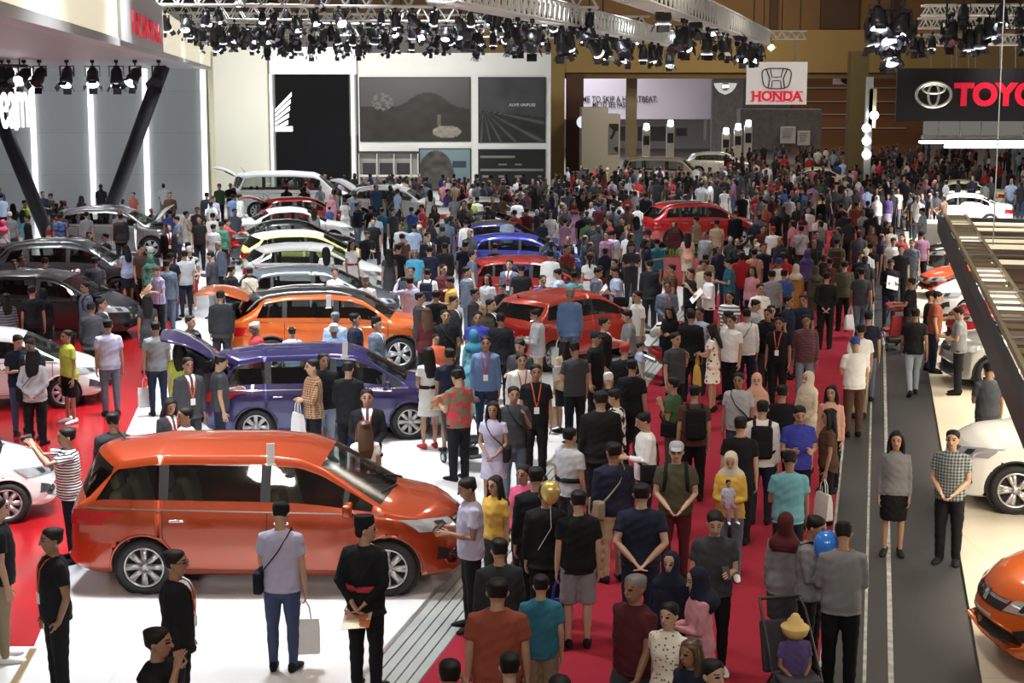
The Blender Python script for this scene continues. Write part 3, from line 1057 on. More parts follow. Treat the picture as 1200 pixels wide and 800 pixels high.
def car_model(kind):
    if kind in MODELS:
        return MODELS[kind]
    D = CARS[kind]
    L, W = D['L'], D['W']
    h = L / 2
    xs = set([-h, h])
    for a, b in D['win']:
        xs |= {a, b}
    xs |= set(D['ws']) | set(D['rg'])
    x = -h
    for k in range(5):
        xs.add(-h + .012 * 2 ** k)
        xs.add(h - .012 * 2 ** k)
    x = -h + .2
    while x < h - .18:
        xs.add(x)
        x += .055
    xs = sorted(xs)
    keep = [xs[0]]
    hard = {round(v, 4) for ab in D['win'] for v in ab} | {round(v, 4) for v in D['ws']} | {round(v, 4) for v in D['rg']} | {round(h, 4)}
    for v in xs[1:]:
        if v - keep[-1] < .022 and abs(v) < h - .2:
            if round(v, 4) in hard and round(keep[-1], 4) not in hard:
                keep[-1] = v
            elif round(v, 4) in hard:
                keep.append(v)
            continue
        keep.append(v)
    xs = keep
    # smooth the silhouette a little
    tab = D['zt']

    def zt(x):
        return (interp(tab, x) * 2 + interp(tab, x - .035) + interp(tab, x + .035)) / 4 if abs(x) < h - .1 else interp(tab, x)

    def zb(x):
        return interp([(-h, .40), (-h + .1, .30), (-h + .35, .22), (h - .4, .20), (h - .12, .22), (h, .30)], x)

    def wd(x):
        return W / 2 * interp([(-h, .80), (-h + .06, .90), (-h + .25, .965), (-h + .8, 1.0), (h - 1.0, 1.0), (h - .5, .975), (h - .2, .93), (h - .06, .86), (h, .76)], x)

    def belt(x):
        return interp([(-h, D['belt'][0]), (h - .8, D['belt'][1])], x)

    def bow(x):
        return interp([(-h, -.16), (-h + .6, -.10), (-h + 1.2, 0), (D['ws'][0] - .3, .03), (D['ws'][0], .10), (D['ws'][1], .16), (h - .6, .18), (h, .34)], x)
    rows = NB + NSD + NG + NR
    V = []
    for x in xs:
        w_, zb_, zt_ = wd(x), zb(x), zt(x)
        cr = .085 if zt_ > belt(x) + .12 else .055 + .03 * max(0, (zt_ - belt(x)) / .12)
        cr = min(cr, (zt_ - zb_) * .4)
        be = min(belt(x), zt_ - cr - .004)
        k = max(0, min(1, (zt_ - belt(x) - .03) / (D['roof'] - belt(x) - .05)))
        k = k ** .8
        ze = max(be + .003, zt_ - cr)
        ye = w_ * (.93 + (.745 - .93) * k)
        ring = [(0, zb_), (w_ * .84, zb_)]
        for j in range(NSD):
            t = j / (NSD - 1)
            z = zb_ + .025 + (be - zb_ - .025) * t
            f = interp([(0, .925), (.12, .965), (.3, .985), (.5, 1.0), (.62, .992), (.72, 1.0), (.86, .99), (1, .955)], t)
            ring.append((w_ * f, z))
        for j in range(1, NG + 1):
            t = j / NG
            y = w_ * .955 + (ye - w_ * .955) * (t ** 1.15)
            ring.append((y, be + (ze - be) * t))
        for j in range(1, NR + 1):
            t = j / NR
            y = ye * math.cos(t * math.pi / 2) ** (.8)
            if j == NR:
                y = 0
            ring.append((y, ze + (zt_ - ze) * (1 - abs(y / ye) ** 2.3)))
        sh = interp([(-h, .0), (D['rg'][1] - .05, .30 if kind != 'sedan' else .1), (D['win'][0][1], 0.0)], x)
        V.append([(x + (sh * min(1, max(0, (z - be) / max(.05, ze - be))) * (min(1, abs(y) / max(.01, ye)) ** 1.5) if z > be else 0) - bow(x) * (y / (W / 2)) ** 2 * (1 if z > zb_ + .001 else .3), y, z) for y, z in ring])
    arches = ((D['wf'], D['R'] + .055), (D['wr'], D['R'] + .055))
    zc = D['R']
    for i in range(len(xs)):                               # snap to the wheel arches
        for j in range(1, NB + NSD):
            x, y, z = V[i][j]
            for xc, ra in arches:
                d = math.hypot(x - xc, z - zc)
                if abs(d - ra) < .034 and d > 1e-4:
                    x, z = xc + (x - xc) * ra / d, zc + (z - zc) * ra / d
                    V[i][j] = (x, y, z)
    n = len(xs)
    verts, idx = [], {}
    for sgn in (1, -1):
        for i in range(n):
            for j in range(rows):
                if sgn == -1 and (j == 0 or j == rows - 1):
                    idx[(sgn, i, j)] = idx[(1, i, j)]
                    continue
                idx[(sgn, i, j)] = len(verts)
                x, y, z = V[i][j]
                verts.append((x, sgn * y, z))
    groups = {'body': [], 'ws': [], 'rg': [], 'roof': []}
    for k in range(len(D['win'])):
        groups['w%d1' % k], groups['w%d-1' % k] = [], []
    for k in range(len(D['win']) - 1):
        groups['p%d1' % k], groups['p%d-1' % k] = [], []
    for sgn in (1, -1):
        for i in range(n - 1):
            for j in range(rows - 1):
                q = [idx[(sgn, i, j)], idx[(sgn, i + 1, j)], idx[(sgn, i + 1, j + 1)], idx[(sgn, i, j + 1)]]
                if sgn == 1:
                    q = q[::-1]
                q2 = []
                for a in q:
                    if a not in q2:
                        q2.append(a)
                if len(q2) < 3:
                    continue
                xm = (xs[i] + xs[i + 1]) / 2
                cx = sum(V[a][b][0] for a, b in ((i, j), (i + 1, j), (i + 1, j + 1), (i, j + 1))) / 4
                cz = sum(V[a][b][2] for a, b in ((i, j), (i + 1, j), (i + 1, j + 1), (i, j + 1))) / 4
                g = 'body'
                if 1 <= j < NB + NSD - 1 and any(math.hypot(cx - xc, cz - zc) < ra for xc, ra in arches):
                    continue
                if NB + NSD <= j < NB + NSD + NG - 2:
                    hgt = V[i][NB + NSD + NG - 1][2] - V[i][NB + NSD - 1][2]
                    for kk, (a, b) in enumerate(D['win']):
                        if a <= xm <= b and hgt > .05:
                            g = 'w%d%d' % (kk, sgn)
                    for kk in range(len(D['win']) - 1):
                        if D['win'][kk][1] < xm < D['win'][kk + 1][0] and hgt > .05:
                            g = 'p%d%d' % (kk, sgn)
                if j >= NB + NSD + NG + 1:
                    if D['ws'][0] <= xm <= D['ws'][1]:
                        g = 'ws'
                    elif D['rg'][0] <= xm <= D['rg'][1]:
                        g = 'rg'
                    elif D['rg'][1] < xm < D['ws'][0]:
                        g = 'roof'
                groups[g].append(tuple(q2))
    capf = [idx[(1, n - 1, j)] for j in range(rows)] + [idx[(-1, n - 1, j)] for j in range(rows - 2, 0, -1)]
    capr = [idx[(1, 0, j)] for j in range(rows)] + [idx[(-1, 0, j)] for j in range(rows - 2, 0, -1)]

    def sub(name, faces, sm=True):
        used = sorted({a for f in faces for a in f})
        mp = {a: i for i, a in enumerate(used)}
        me = bpy.data.meshes.new(name)
        me.from_pydata([verts[a] for a in used], [], [tuple(mp[a] for a in f) for f in faces])
        me.update()
        if sm:
            me.polygons.foreach_set('use_smooth', [True] * len(me.polygons))
        return me
    groups['body'] += [tuple(capf[::-1]), tuple(capr)]
    full = [f for g in groups.values() for f in g]
    bvh = BVHTree.FromPolygons([Vector(v) for v in verts], full)
    M = {'D': D, 'full': full, 'verts': verts, 'bvh': bvh}
    M['body'] = sub('body', groups['body'])
    M['roof'] = sub('roof', groups['roof'])
    M['panes'] = []
    for g, nm, mt in [('ws', 'windscreen', GLASSF), ('rg', 'rear_window', GLASS)] + [('w%d%d' % (k, s), 'side_window', GLASS) for k in range(len(D['win'])) for s in (1, -1)] + [('p%d%d' % (k, s), 'door_pillar', DARK) for k in range(len(D['win']) - 1) for s in (1, -1)]:
        if groups[g]:
            me = sub(nm, groups[g])
            me.materials.append(mt)
            M['panes'].append((nm, me))

    def patch(quad, view, res=(8, 4), off=.008):
        """bilinear quad given in the plane across the view direction, dropped onto the body"""
        d = Vector({'front': (-1, 0, 0), 'rear': (1, 0, 0), 'right': (0, 1, 0), 'left': (0, -1, 0), 'top': (0, 0, -1)}[view])
        nu, nv = res
        vs, ok = [], True
        for b in range(nv + 1):
            for a in range(nu + 1):
                u, v = a / nu, b / nv
                p = [(1 - u) * (1 - v) * quad[0][k] + u * (1 - v) * quad[1][k] + u * v * quad[2][k] + (1 - u) * v * quad[3][k] for k in (0, 1)]
                if view in ('front', 'rear'):
                    o = Vector((-d.x * 5, p[0], p[1]))
                elif view == 'top':
                    o = Vector((p[0], p[1], 5))
                else:
                    o = Vector((p[0], -d.y * 5, p[1]))
                hit, nrm, _i, _d2 = bvh.ray_cast(o, d)
                if hit is None:
                    vs.append(None)
                else:
                    if nrm.dot(d) > 0:
                        nrm = -nrm
                    vs.append(hit + nrm * off)
        fs = []
        for b in range(nv):
            for a in range(nu):
                q = (b * (nu + 1) + a, b * (nu + 1) + a + 1, (b + 1) * (nu + 1) + a + 1, (b + 1) * (nu + 1) + a)
                if all(vs[i] is not None for i in q):
                    fs.append(q)
        vs = [v if v is not None else Vector((0, 0, .5)) for v in vs]
        return vs, fs

    def patches(name, items, mt):
        b = MB()
        for it in items:
            b.add(*patch(*it))
        me = b.mesh(name, True)
        me.materials.append(mt)
        return (name, me)
    P = []
    hw = W / 2
    nose = .70 if kind != 'van' else .85
    hl = interp(D['zt'], h - .22)
    for s in (1, -1):
        fq = [(s * hw * .42, hl - .20), (s * hw * .93, hl - .16), (s * hw * .95, hl - .02), (s * hw * .50, hl - .09)]
        P.append(patches('headlamp', [(fq, 'front', (10, 5), .012)], LAMP))
        fq2 = [(s * hw * .62, hl - .165), (s * hw * .76, hl - .15), (s * hw * .77, hl - .075), (s * hw * .63, hl - .095)]
        P.append(patches('lamp_reflector', [(fq2, 'front', (6, 4), .018)], DARK))
        P.append(patches('fog_lamp', [([(s * hw * .55, .36), (s * hw * .85, .40), (s * hw * .84, .54), (s * hw * .62, .46)], 'front', (6, 4), .010)], DARK))
        tl = interp(D['zt'], -h + .02)
        zt0 = min(1.02, tl)
        if kind == 'van':
            P.append(patches('tail_lamp', [([(-h - .05, zt0 - .18), (-h + .30, zt0 - .12), (-h + .26, zt0 - .02), (-h - .05, zt0 + .02)], 'right' if s < 0 else 'left', (8, 4), .010)], TAIL))
        else:
          P.append(patches('tail_lamp', [([(s * hw * .55, zt0 - .20), (s * hw * .97, zt0 - .16), (s * hw * .96, zt0 + .02), (s * hw * .58, zt0 - .06)], 'rear', (10, 5), .014),
                                      ([(-h - .05, zt0 - .18), (-h + .30, zt0 - .12), (-h + .26, zt0 - .02), (-h - .05, zt0 + .02)], 'right' if s < 0 else 'left', (8, 4), .010)], TAIL))
        sd = 'right' if s < 0 else 'left'
        seams = []
        for xd in D['doors']:
            seams.append(([(xd - .006, .30), (xd + .006, .30), (xd + .006, belt(xd) - .02), (xd - .006, belt(xd) - .02)], sd, (1, 14), .003))
        seams.append(([(D['doors'][0], .285), (D['doors'][-1], .285), (D['doors'][-1], .297), (D['doors'][0], .297)], sd, (20, 1), .003))
        P.append(patches('door_seam', seams, DARK))
        P.append(patches('window_trim', [([(D['win'][0][0], belt(D['win'][0][0]) - .018), (D['win'][-1][1], belt(D['win'][-1][1]) - .018), (D['win'][-1][1], belt(D['win'][-1][1]) - .004), (D['win'][0][0], belt(D['win'][0][0]) - .004)], sd, (24, 1), .006)], CHROME))
        for xd in (D['doors'][0] + .16, D['doors'][1] + .16):
            b = MB()
            zz = belt(xd) - .12
            hit = bvh.ray_cast(Vector((xd, s * 5, zz)), Vector((0, -s, 0)))[0]
            if hit:
                b.box((xd, hit.y + s * .018, zz), (.17, .03, .03), bev=.01)
                me = b.mesh('door_handle', True)
                me.materials.append(CHROME)
                P.append(('door_handle', me))
        b = MB()
        xm = D['win'][-1][1] - .06 if len(D['win']) > 3 or kind in ('suv', 'sedan', 'van') else D['win'][-1][1] - .1
        if len(D['win']) > 3:
            xm = D['win'][2][1] + .0
        zm = belt(xm) + .05
        hit = bvh.ray_cast(Vector((xm, s * 5, zm - .07)), Vector((0, -s, 0)))[0]
        y0 = hit.y if hit else s * hw
        b.tube([(xm, y0, zm - .06), (xm - .02, y0 + s * .09, zm)], [.025, .025], 8)
        b.box((xm - .03, y0 + s * .15, zm + .03), (.10, .20, .14), bev=.04)
        me = b.mesh('mirror', True)
        P.append(('mirror', me))
    P.append(patches('grille', [([(-hw * .40, hl - .21), (hw * .40, hl - .21), (hw * .46, hl - .10), (-hw * .46, hl - .10)], 'front', (14, 4), .012)], DARK))
    if kind != 'coupe':
      P.append(patches('grille_bar', [([(-hw * .44, hl - .135), (hw * .44, hl - .135), (hw * .45, hl - .105), (-hw * .45, hl - .105)], 'front', (14, 2), .02), ([(-.07, hl - .19), (.07, hl - .19), (.07, hl - .09), (-.07, hl - .09)], 'front', (4, 4), .024)], CHROME))
    P.append(patches('air_intake', [([(-hw * .5, .28), (hw * .5, .28), (hw * .56, .42), (-hw * .56, .42)], 'front', (14, 4), .010)], DARK))
    P.append(patches('number_plate', [([(-.23, .43), (.23, .43), (.23, .53), (-.23, .53)], 'front', (6, 3), .020), ([(-.23, .60), (.23, .60), (.23, .71), (-.23, .71)], 'rear', (6, 3), .014)], mat('plate_pale', (.55, .55, .55), .5)))
    P.append(patches('rear_badge', [([(-.06, .86), (.06, .86), (.06, .95), (-.06, .95)], 'rear', (3, 3), .014), ([(-.35, .80), (.35, .80), (.35, .83), (-.35, .83)], 'rear', (10, 1), .014)], CHROME))
    # arch lips, underbody, rails, wipers
    for xc, ra in arches:
        for s in (1, -1):
            b = MB()
            pts = []
            for a in range(-8, 189, 7):
                x, z = xc + math.cos(R(a)) * ra, zc + math.sin(R(a)) * ra
                hit = bvh.ray_cast(Vector((xc + math.cos(R(a)) * (ra + .03), s * 5, max(.21, zc + math.sin(R(a)) * (ra + .03)))), Vector((0, -s, 0)))[0]
                if hit:
                    pts.append(Vector((x, hit.y - s * .004, z)))
            if len(pts) > 3:
                b.tube(pts, [.016] * len(pts), 6, (0, 1, 0))
                P.append(('arch_lip', b.mesh('arch_lip', True)))
    b = MB()
    b.box((0, 0, .36), (L - .9, W - .62, .22))
    for xc, ra in arches:
        b.cyl((xc, -hw + .09, zc), (xc, hw - .09, zc), ra - .012, 20)
    b.box((0, 0, .27), (D['wf'] - D['wr'] - 2 * arches[0][1], W - .2, .1))
    me = b.mesh('underbody')
    me.materials.append(mat('underbody_black', (.008, .008, .009), .8))
    P.append(('underbody', me))
    b = MB()
    xr = D['ws'][0] - .3
    if kind == 'suv':
        for s in (1, -1):
            b = MB()
            pts = []
            for t in range(11):
                x = -h + .45 + (xr + h - .45) * t / 10
                hit = bvh.ray_cast(Vector((x, s * hw * .66, 5)), Vector((0, 0, -1)))[0]
                pts.append(hit + Vector((0, 0, .045 if 0 < t < 10 else .005)))
            b.tube(pts, [.018] * 11, 8)
            me = b.mesh('roof_rail', True)
            me.materials.append(ALLOY)
            P.append(('roof_rail', me))
    b = MB()
    a0 = bvh.ray_cast(Vector((-h + .55, 0, 5)), Vector((0, 0, -1)))[0]
    b.tube([a0, a0 + Vector((-.16, 0, .20))], [.012, .004], 6)
    b.box(tuple(a0), (.09, .05, .02), bev=.008)
    me = b.mesh('antenna', True)
    me.materials.append(DARK)
    P.append(('antenna', me))
    for y in (.45, -.1):
        b = MB()
        pts = []
        for t in range(5):
            hit = bvh.ray_cast(Vector((D['ws'][1] + .02 - .26 * t / 4 * .5, y - .1 * t, 5)), Vector((0, 0, -1)))[0]
            pts.append(hit + Vector((0, 0, .012)))
        b.tube(pts, [.010] * 5, 6)
        me = b.mesh('wiper', True)
        me.materials.append(DARK)
        P.append(('wiper', me))
    # seats, dash and steering wheel
    rows_ = [D['win'][-1][0] - .35 if len(D['win']) < 4 else D['win'][2][0] + .15, D['win'][-2][0] - .1 if len(D['win']) < 4 else D['win'][1][0] + .12]
    if kind in ('mpv', 'van'):
        rows_.append(-1.45)
    if kind == 'coupe':
        rows_ = [-.3]
    seats = []
    for k, xs_ in enumerate(rows_):
        for s in (1, -1):
            b = MB()
            zz = .30 if kind != 'coupe' else .14
            Mx = Matrix.Translation((xs_, s * hw * .42, zz))
            b.box((.22, 0, .20), (.50, .48, .16), Mx, .06)
            b.box((0, 0, .52), (.15, .47, .58), Mx @ Matrix.Rotation(R(-14), 4, 'Y'), .06)
            b.box((0, 0, .90), (.10, .25, .17), Mx @ Matrix.Rotation(R(-14), 4, 'Y'), .04)
            me = b.mesh('seat', True)
            seats.append(me)
    M['seats'] = seats
    b = MB()
    xd = D['ws'][1] - .22
    b.box((xd, 0, belt(xd) - .16), (.42, W - .36, .24), bev=.06)
    P.append(('dashboard', b.mesh('dashboard', True)))
    P[-1][1].materials.append(mat('dash_grey', (.06, .055, .05), .6))
    b = MB()
    c = Vector((xd - .28, -hw * .42, belt(xd) - .10))
    lp = [c + Vector((-.06 * math.sin(a), .18 * math.cos(a), .17 * math.sin(a))) for a in [2 * math.pi * k / 20 for k in range(21)]]
    b.tube(lp, [.014] * 21, 6, (1, 0, 0), cap=False)
    b.tube([c + Vector((0, -.17, 0)), c + Vector((0, .17, 0))], [.02, .02], 6)
    me = b.mesh('steering_wheel', True)
    me.materials.append(DARK)
    P.append(('steering_wheel', me))
    M['parts'] = P
    # wheel: tyre with rim as its own piece
    r, wdt = D['R'], .20
    b = MB()
    prof = [(r * .70, -wdt / 2 + .01), (r * .80, -wdt / 2), (r * .94, -wdt / 2 + .012), (r, -wdt / 2 + .045), (r, wdt / 2 - .045), (r * .94, wdt / 2 - .012), (r * .80, wdt / 2), (r * .70, wdt / 2 - .01)]
    ns = 36
    vs = [(q * math.cos(2 * math.pi * k / ns), y, q * math.sin(2 * math.pi * k / ns)) for k in range(ns) for q, y in prof]
    m_ = len(prof)
    fs = [(k * m_ + j, k * m_ + (j + 1) % m_, ((k + 1) % ns) * m_ + (j + 1) % m_, ((k + 1) % ns) * m_ + j) for k in range(ns) for j in range(m_)]
    b.add(vs, fs)
    M['tyre'] = b.mesh('wheel', True)
    M['tyre'].materials.append(RUBBER)
    b = MB()
    ri = r * .72
    prof = [(ri, -wdt / 2 + .005), (ri * 1.0, wdt / 2 - .02), (ri * .97, wdt / 2 - .005), (ri * .90, wdt / 2 - .012), (ri * .88, wdt / 2 - .05), (ri * .86, -wdt / 2 + .02)]
    m_ = len(prof)
    vs = [(q * math.cos(2 * math.pi * k / ns), y, q * math.sin(2 * math.pi * k / ns)) for k in range(ns) for q, y in prof]
    fs = [(k * m_ + j, k * m_ + j + 1, ((k + 1) % ns) * m_ + j + 1, ((k + 1) % ns) * m_ + j) for k in range(ns) for j in range(m_ - 1)]
    b.add(vs, fs)
    nsp = 8 if kind in ('mpv', 'hatch', 'van') else 5
    for k in range(nsp):
        a = 2 * math.pi * k / nsp
        Mx = Matrix.Rotation(a, 4, 'Y')
        hwid = .030 if nsp == 8 else .026
        for da in ((0,) if nsp == 8 else (-.16, .16)):
            M2 = Mx @ Matrix.Rotation(da, 4, 'Y')
            y1, y0 = wdt / 2 - .018, wdt / 2 - .028
            b.add([(.03, y0, -hwid * .8), (ri * .93, y1, -hwid * 1.25), (ri * .93, y1, hwid * 1.25), (.03, y0, hwid * .8), (.03, y0 - .05, -hwid * .8), (ri * .93, y1 - .04, -hwid * 1.25), (ri * .93, y1 - .04, hwid * 1.25), (.03, y0 - .05, hwid * .8)],
                  [(0, 1, 2, 3), (4, 7, 6, 5), (0, 4, 5, 1), (1, 5, 6, 2), (2, 6, 7, 3), (3, 7, 4, 0)], M2)
    b.cyl((0, wdt / 2 - .07, 0), (0, wdt / 2 - .012, 0), .055, 16)
    M['rim'] = b.mesh('rim', True)
    b = MB()
    b.cyl((0, -wdt / 2 + .02, 0), (0, -wdt / 2 + .05, 0), ri * .98, 24)
    M['disc'] = b.mesh('brake_disc')
    M['disc'].materials.append(mat('brake_grey', (.03, .03, .03), .5, .3))
    MODELS[kind] = M
    return M


LANDMARKS = []
CARBOX = []
SHOWN = []


def build_car(kind, pos, rz, pnt, label, short, scale=1.0, seat=None, rim=None, tailgate=False, hood=False, group=None, mirror=None, roofm=None, door=False):
    M = car_model(kind)
    D = M['D']
    r = empty('car', pos, rz, label, 'car', group)
    r.scale = (scale,) * 3

    def part(name, me, m=None, parent=r):
        if m is not None and not me.materials:
            me.materials.append(m)
        o = link(name, me, parent)
        if m is not None:
            o.material_slots[0].link = 'OBJECT'
            o.material_slots[0].material = m
        return o
    body = part('body', M['body'], pnt)
    part('roof', M['roof'], roofm or pnt)
    for nm, me in M['panes']:
        part(nm, me)
    for nm, me in M['parts']:
        if nm == 'mirror':
            part(nm, me, mirror or pnt)
        elif nm == 'arch_lip':
            part(nm, me, DARK if kind == 'suv' else pnt)
        else:
            part(nm, me)
    for me in M['seats']:
        part('seat', me, seat or SEATD)
    for x in (D['wf'], D['wr']):
        for s in (1, -1):
            wh = part('wheel', M['tyre'])
            wh.location = (x, s * (D['W'] / 2 - .115), D['R'])
            if s < 0:
                wh.rotation_euler = (0, 0, math.pi)
            part('rim', M['rim'], rim or ALLOY, wh)
            part('brake_disc', M['disc'], None, wh)
    h = D['L'] / 2
    if tailgate:
        zr = interp(D['zt'], D['rg'][1]) - .03
        b = MB()
        x0 = D['rg'][1] + .05
        ln = 1.0
        an = R(tailgate)
        c, s = math.cos(an), math.sin(an)
        pts = [Vector((x0 - c * ln * t, 0, zr + s * ln * t + .10 * math.sin(t * 3.1))) for t in (0, .15, .35, .55, .8, 1.0)]
        b.tube(pts, [(D['W'] * .36, .035), (D['W'] * .40, .05), (D['W'] * .42, .045), (D['W'] * .43, .05), (D['W'] * .43, .07), (D['W'] * .40, .05)], 16, (0, 1, 0))
        part('tailgate', b.mesh('tailgate', True), pnt)
        b = MB()
        q = [Vector((x0 - c * ln * t, y, zr + s * ln * t + .10 * math.sin(t * 3.1) - .055)) for t in (.12, .55) for y in (-D['W'] * .36, D['W'] * .36)]
        b.add(q, [(0, 1, 3, 2)])
        part('tailgate_window', b.mesh('tailgate_window'), DARK)
        b = MB()
        b.box((-h + .12, 0, .98), (.16, D['W'] * .74, .55), bev=.04)
        part('boot_opening', b.mesh('boot_opening', True), mat('boot_dark', (.015, .015, .016), .7))
    if hood:
        b = MB()
        x0 = D['ws'][1] + .05
        ln = h - .15 - x0
        an = R(hood)
        pts = [Vector((x0 + math.cos(an) * ln * t, 0, interp(D['zt'], x0) + .03 + math.sin(an) * ln * t + .06 * math.sin(t * 3.1))) for t in (0, .2, .5, .8, 1.0)]
        b.tube(pts, [(D['W'] * .41, .02), (D['W'] * .43, .03), (D['W'] * .43, .03), (D['W'] * .41, .03), (D['W'] * .34, .02)], 18, (0, 1, 0))
        part('hood', b.mesh('hood', True), pnt)
        b = MB()
        b.box(((x0 + h - .2) / 2 + .02, 0, interp(D['zt'], x0 + .3) - .06), (h - .3 - x0, D['W'] * .78, .12), bev=.03)
        for k in range(4):
            b.box((x0 + .25 + .18 * (k % 2), -.4 + .27 * k, interp(D['zt'], x0 + .3) + .0), (.3, .2, .12), bev=.03)
        part('engine_bay', b.mesh('engine_bay', True), mat('engine_grey', (.05, .05, .055), .4, .5, noise_amt=.6, scale=12))
        b = MB()
        e0 = Vector((h - .35, D['W'] * .33, .95))
        b.cyl(e0, pts[3] + Vector((0, D['W'] * .3, 0)), .012, 6)
        part('hood_prop', b.mesh('hood_prop'), DARK)
    LANDMARKS.append((short, Vector(pos), 2.6 * scale))
    SHOWN.append((Vector(pos), rz, scale, M['bvh']))
    CARBOX.append((Vector(pos), rz, D['L'] / 2 * scale, D['W'] / 2 * scale))
    return r


def car_w(kind, rear, front, pnt, label, short, z=.1, scale=None, **kw):
    """place by the two near-side wheel contact points"""
    D = CARS[kind]
    a, b = at(*rear, z), at(*front, z)
    v = b - a
    wb = D['wf'] - D['wr']
    sc = scale or max(.96, min(1.1, v.length / wb))
    rz = math.atan2(v.y, v.x)
    ys = -1 if v.x > 0 else 1
    mid = (a + b) / 2
    cx = (D['wf'] + D['wr']) / 2
    off = Matrix.Rotation(rz, 3, 'Z') @ Vector((cx * sc, ys * (D['W'] / 2 - .1) * sc, 0))
    p = mid - off
    return build_car(kind, p, rz, pnt, label, short, sc, **kw)


def car_c(kind, px, py, F, pnt, label, short, z=.1, scale=1.0, **kw):
    """place by the ground point under the middle; F 90 = nose to picture right"""
    p = at(px, py, z)
    return build_car(kind, p, R(F - 90) - math.atan2(p.x, p.y), pnt, label, short, scale, **kw)


ORANGE = paint('orange_red', (.36, .046, .010), .35)
ORANGE2 = paint('orange', (.62, .115, .012), .2)
PURPLE = paint('purple', (.020, .014, .085), .45)
PWHITE = paint('white', (.80, .80, .79), 0, .3)
PYEL = paint('yellow', (.66, .66, .20), 0, .3)
PSIL = paint('silver', (.42, .43, .43), .7, .28)
PGREY = paint('grey', (.075, .082, .09), .6, .28)
PDARK = paint('dark', (.028, .028, .032), .5, .28)
PRED = paint('red', (.40, .012, .014), .2)
PBLUE = paint('blue', (.04, .05, .35), .3)
POLIVE = paint('olive_silver', (.20, .22, .20), .6)
PSLATE = paint('slate', (.13, .155, .18), .6)

car_w('mpv', (172, 695), (455, 697), ORANGE, 'glossy orange-red MPV nearest the camera on the white platform', 'orange-red MPV', seat=SEATM)
car_w('mpv', (302, 521), (479, 514), PURPLE, 'dark purple MPV with raised tailgate just behind the orange-red MPV', 'purple MPV', seat=SEATM, tailgate=24)
car_w('suv', (319, 435), (469, 433), ORANGE2, 'orange crossover with raised tailgate between purple MPV and slate hatchback', 'orange crossover', tailgate=8, roofm=PDARK)
car_w('hatch', (305, 389), (431, 388), PSLATE, 'slate grey hatchback with red tail lamps beyond the orange crossover', 'slate hatchback')
car_w('hatch', (311, 352), (421, 351), PWHITE, 'white hatchback between the slate hatchback and the yellow hatchback', 'white hatchback')
car_w('hatch', (309, 331), (409, 329), PYEL, 'pale yellow hatchback behind the white hatchback', 'yellow hatchback', roofm=paint('overlit_roof', (.78, .76, .62), 0))  # yellow roof paled to cream: overexposure put into its colour
car_w('sedan', (300, 311), (393, 309), PDARK, 'dark sedan squeezed between yellow hatchback and white sedan', 'dark sedan')
car_w('sedan', (306, 292), (391, 290), PWHITE, 'long white sedan with black wheels in the left car row', 'white sedan')
car_w('hatch', (325, 274), (387, 273), paint('darkred', (.28, .012, .012)), 'dark red hatchback with open tailgate beyond the white sedan', 'dark red hatchback', tailgate=10)
car_w('van', (300, 257), (388, 256), PWHITE, 'white van with raised tailgate at far end of the left car row', 'white van', tailgate=20)
car_c('suv', 464, 262, 78, PWHITE, 'white SUV with crowd around its sides near the cabinet wall', 'white SUV', tailgate=25)
car_c('sedan', 572, 273, 100, PWHITE, 'low white sedan beyond the grey sports sedan', 'low white sedan')
car_c('coupe', 562, 288, 265, PDARK, 'dark grey sports car partly hidden behind the violet-blue sedan', 'dark sports car')
car_c('sedan', 588, 309, 85, paint('violet', (.09, .07, .42), .3), 'violet-blue sedan with grey-green roof in the middle car row', 'violet-blue sedan', roofm=POLIVE)
car_c('hatch', 612, 327, 88, PBLUE, 'bright blue hatchback in front of the violet-blue sedan', 'blue hatchback', scale=.95)
car_c('hatch', 628, 366, 84, PRED, 'red hatchback behind the red-orange hatchback', 'red hatchback')
car_c('hatch', 664, 420, 138, paint('red_orange', (.46, .030, .012), .2), 'shiny red-orange hatchback showing its rear lamps in middle of crowd', 'red-orange hatchback', scale=1.04)
car_c('suv', 817, 287, 112, PRED, 'red SUV in the crowd at far end of the platform', 'red SUV')
# left display
car_w('suv', (84, 302), (178, 302), PSIL, 'grey SUV with raised hood close to the grey wall', 'hood-up SUV', hood=42)
car_w('suv', (22, 356), (140, 355), PGREY, 'grey SUV with dark alloy wheels left of the man in plaid', 'grey SUV', rim=ALLOYD)
car_w('hatch', (-18, 398), (112, 400), PDARK, 'dark grey hatchback at left edge between grey SUV and white hatchback', 'dark hatchback')
car_w('hatch', (-80, 484), (68, 478), PWHITE, 'white hatchback nosing onto the red floor at left', 'white left hatchback')
car_w('hatch', (-195, 634), (-16, 616), PWHITE, 'white hatchback cut by left edge, only its nose in view', 'nearest white hatchback')
# right booth
car_c('suv', 1232, 450, 286, PSIL, 'silver SUV under the timber canopy beside the dark walkway', 'silver SUV', z=.05)
car_w('suv', (1428, 612), (1188, 602), PWHITE, 'white crossover with split spoke wheels at right edge', 'white crossover', z=.05)
car_c('hatch', 1378, 768, 296, paint('bright_orange', (.66, .12, .010), .1), 'bright orange hatchback in the lower right corner, only its nose showing', 'bright orange hatchback', z=.05, scale=1.06)
car_c('suv', 1224, 410, 288, PRED, 'red SUV under timber canopy just beyond the silver SUV', 'red booth SUV', z=.05)
car_c('hatch', 1180, 373, 288, PWHITE, 'white hatchback under the canopy between two red cars', 'white booth hatchback', z=.05)
car_c('coupe', 1164, 347, 288, paint('orange_sport', (.72, .08, .02), .1), 'orange-red sports car with flat nose under far end of canopy', 'orange sports car', z=.05)
car_c('sedan', 1160, 318, 288, PDARK, 'black sedan under far end of the timber canopy', 'black sedan', z=.05)
car_c('sedan', 1122, 266, 272, PWHITE, 'white sedan with bright windows beyond the timber canopy', 'white booth sedan', z=.05)
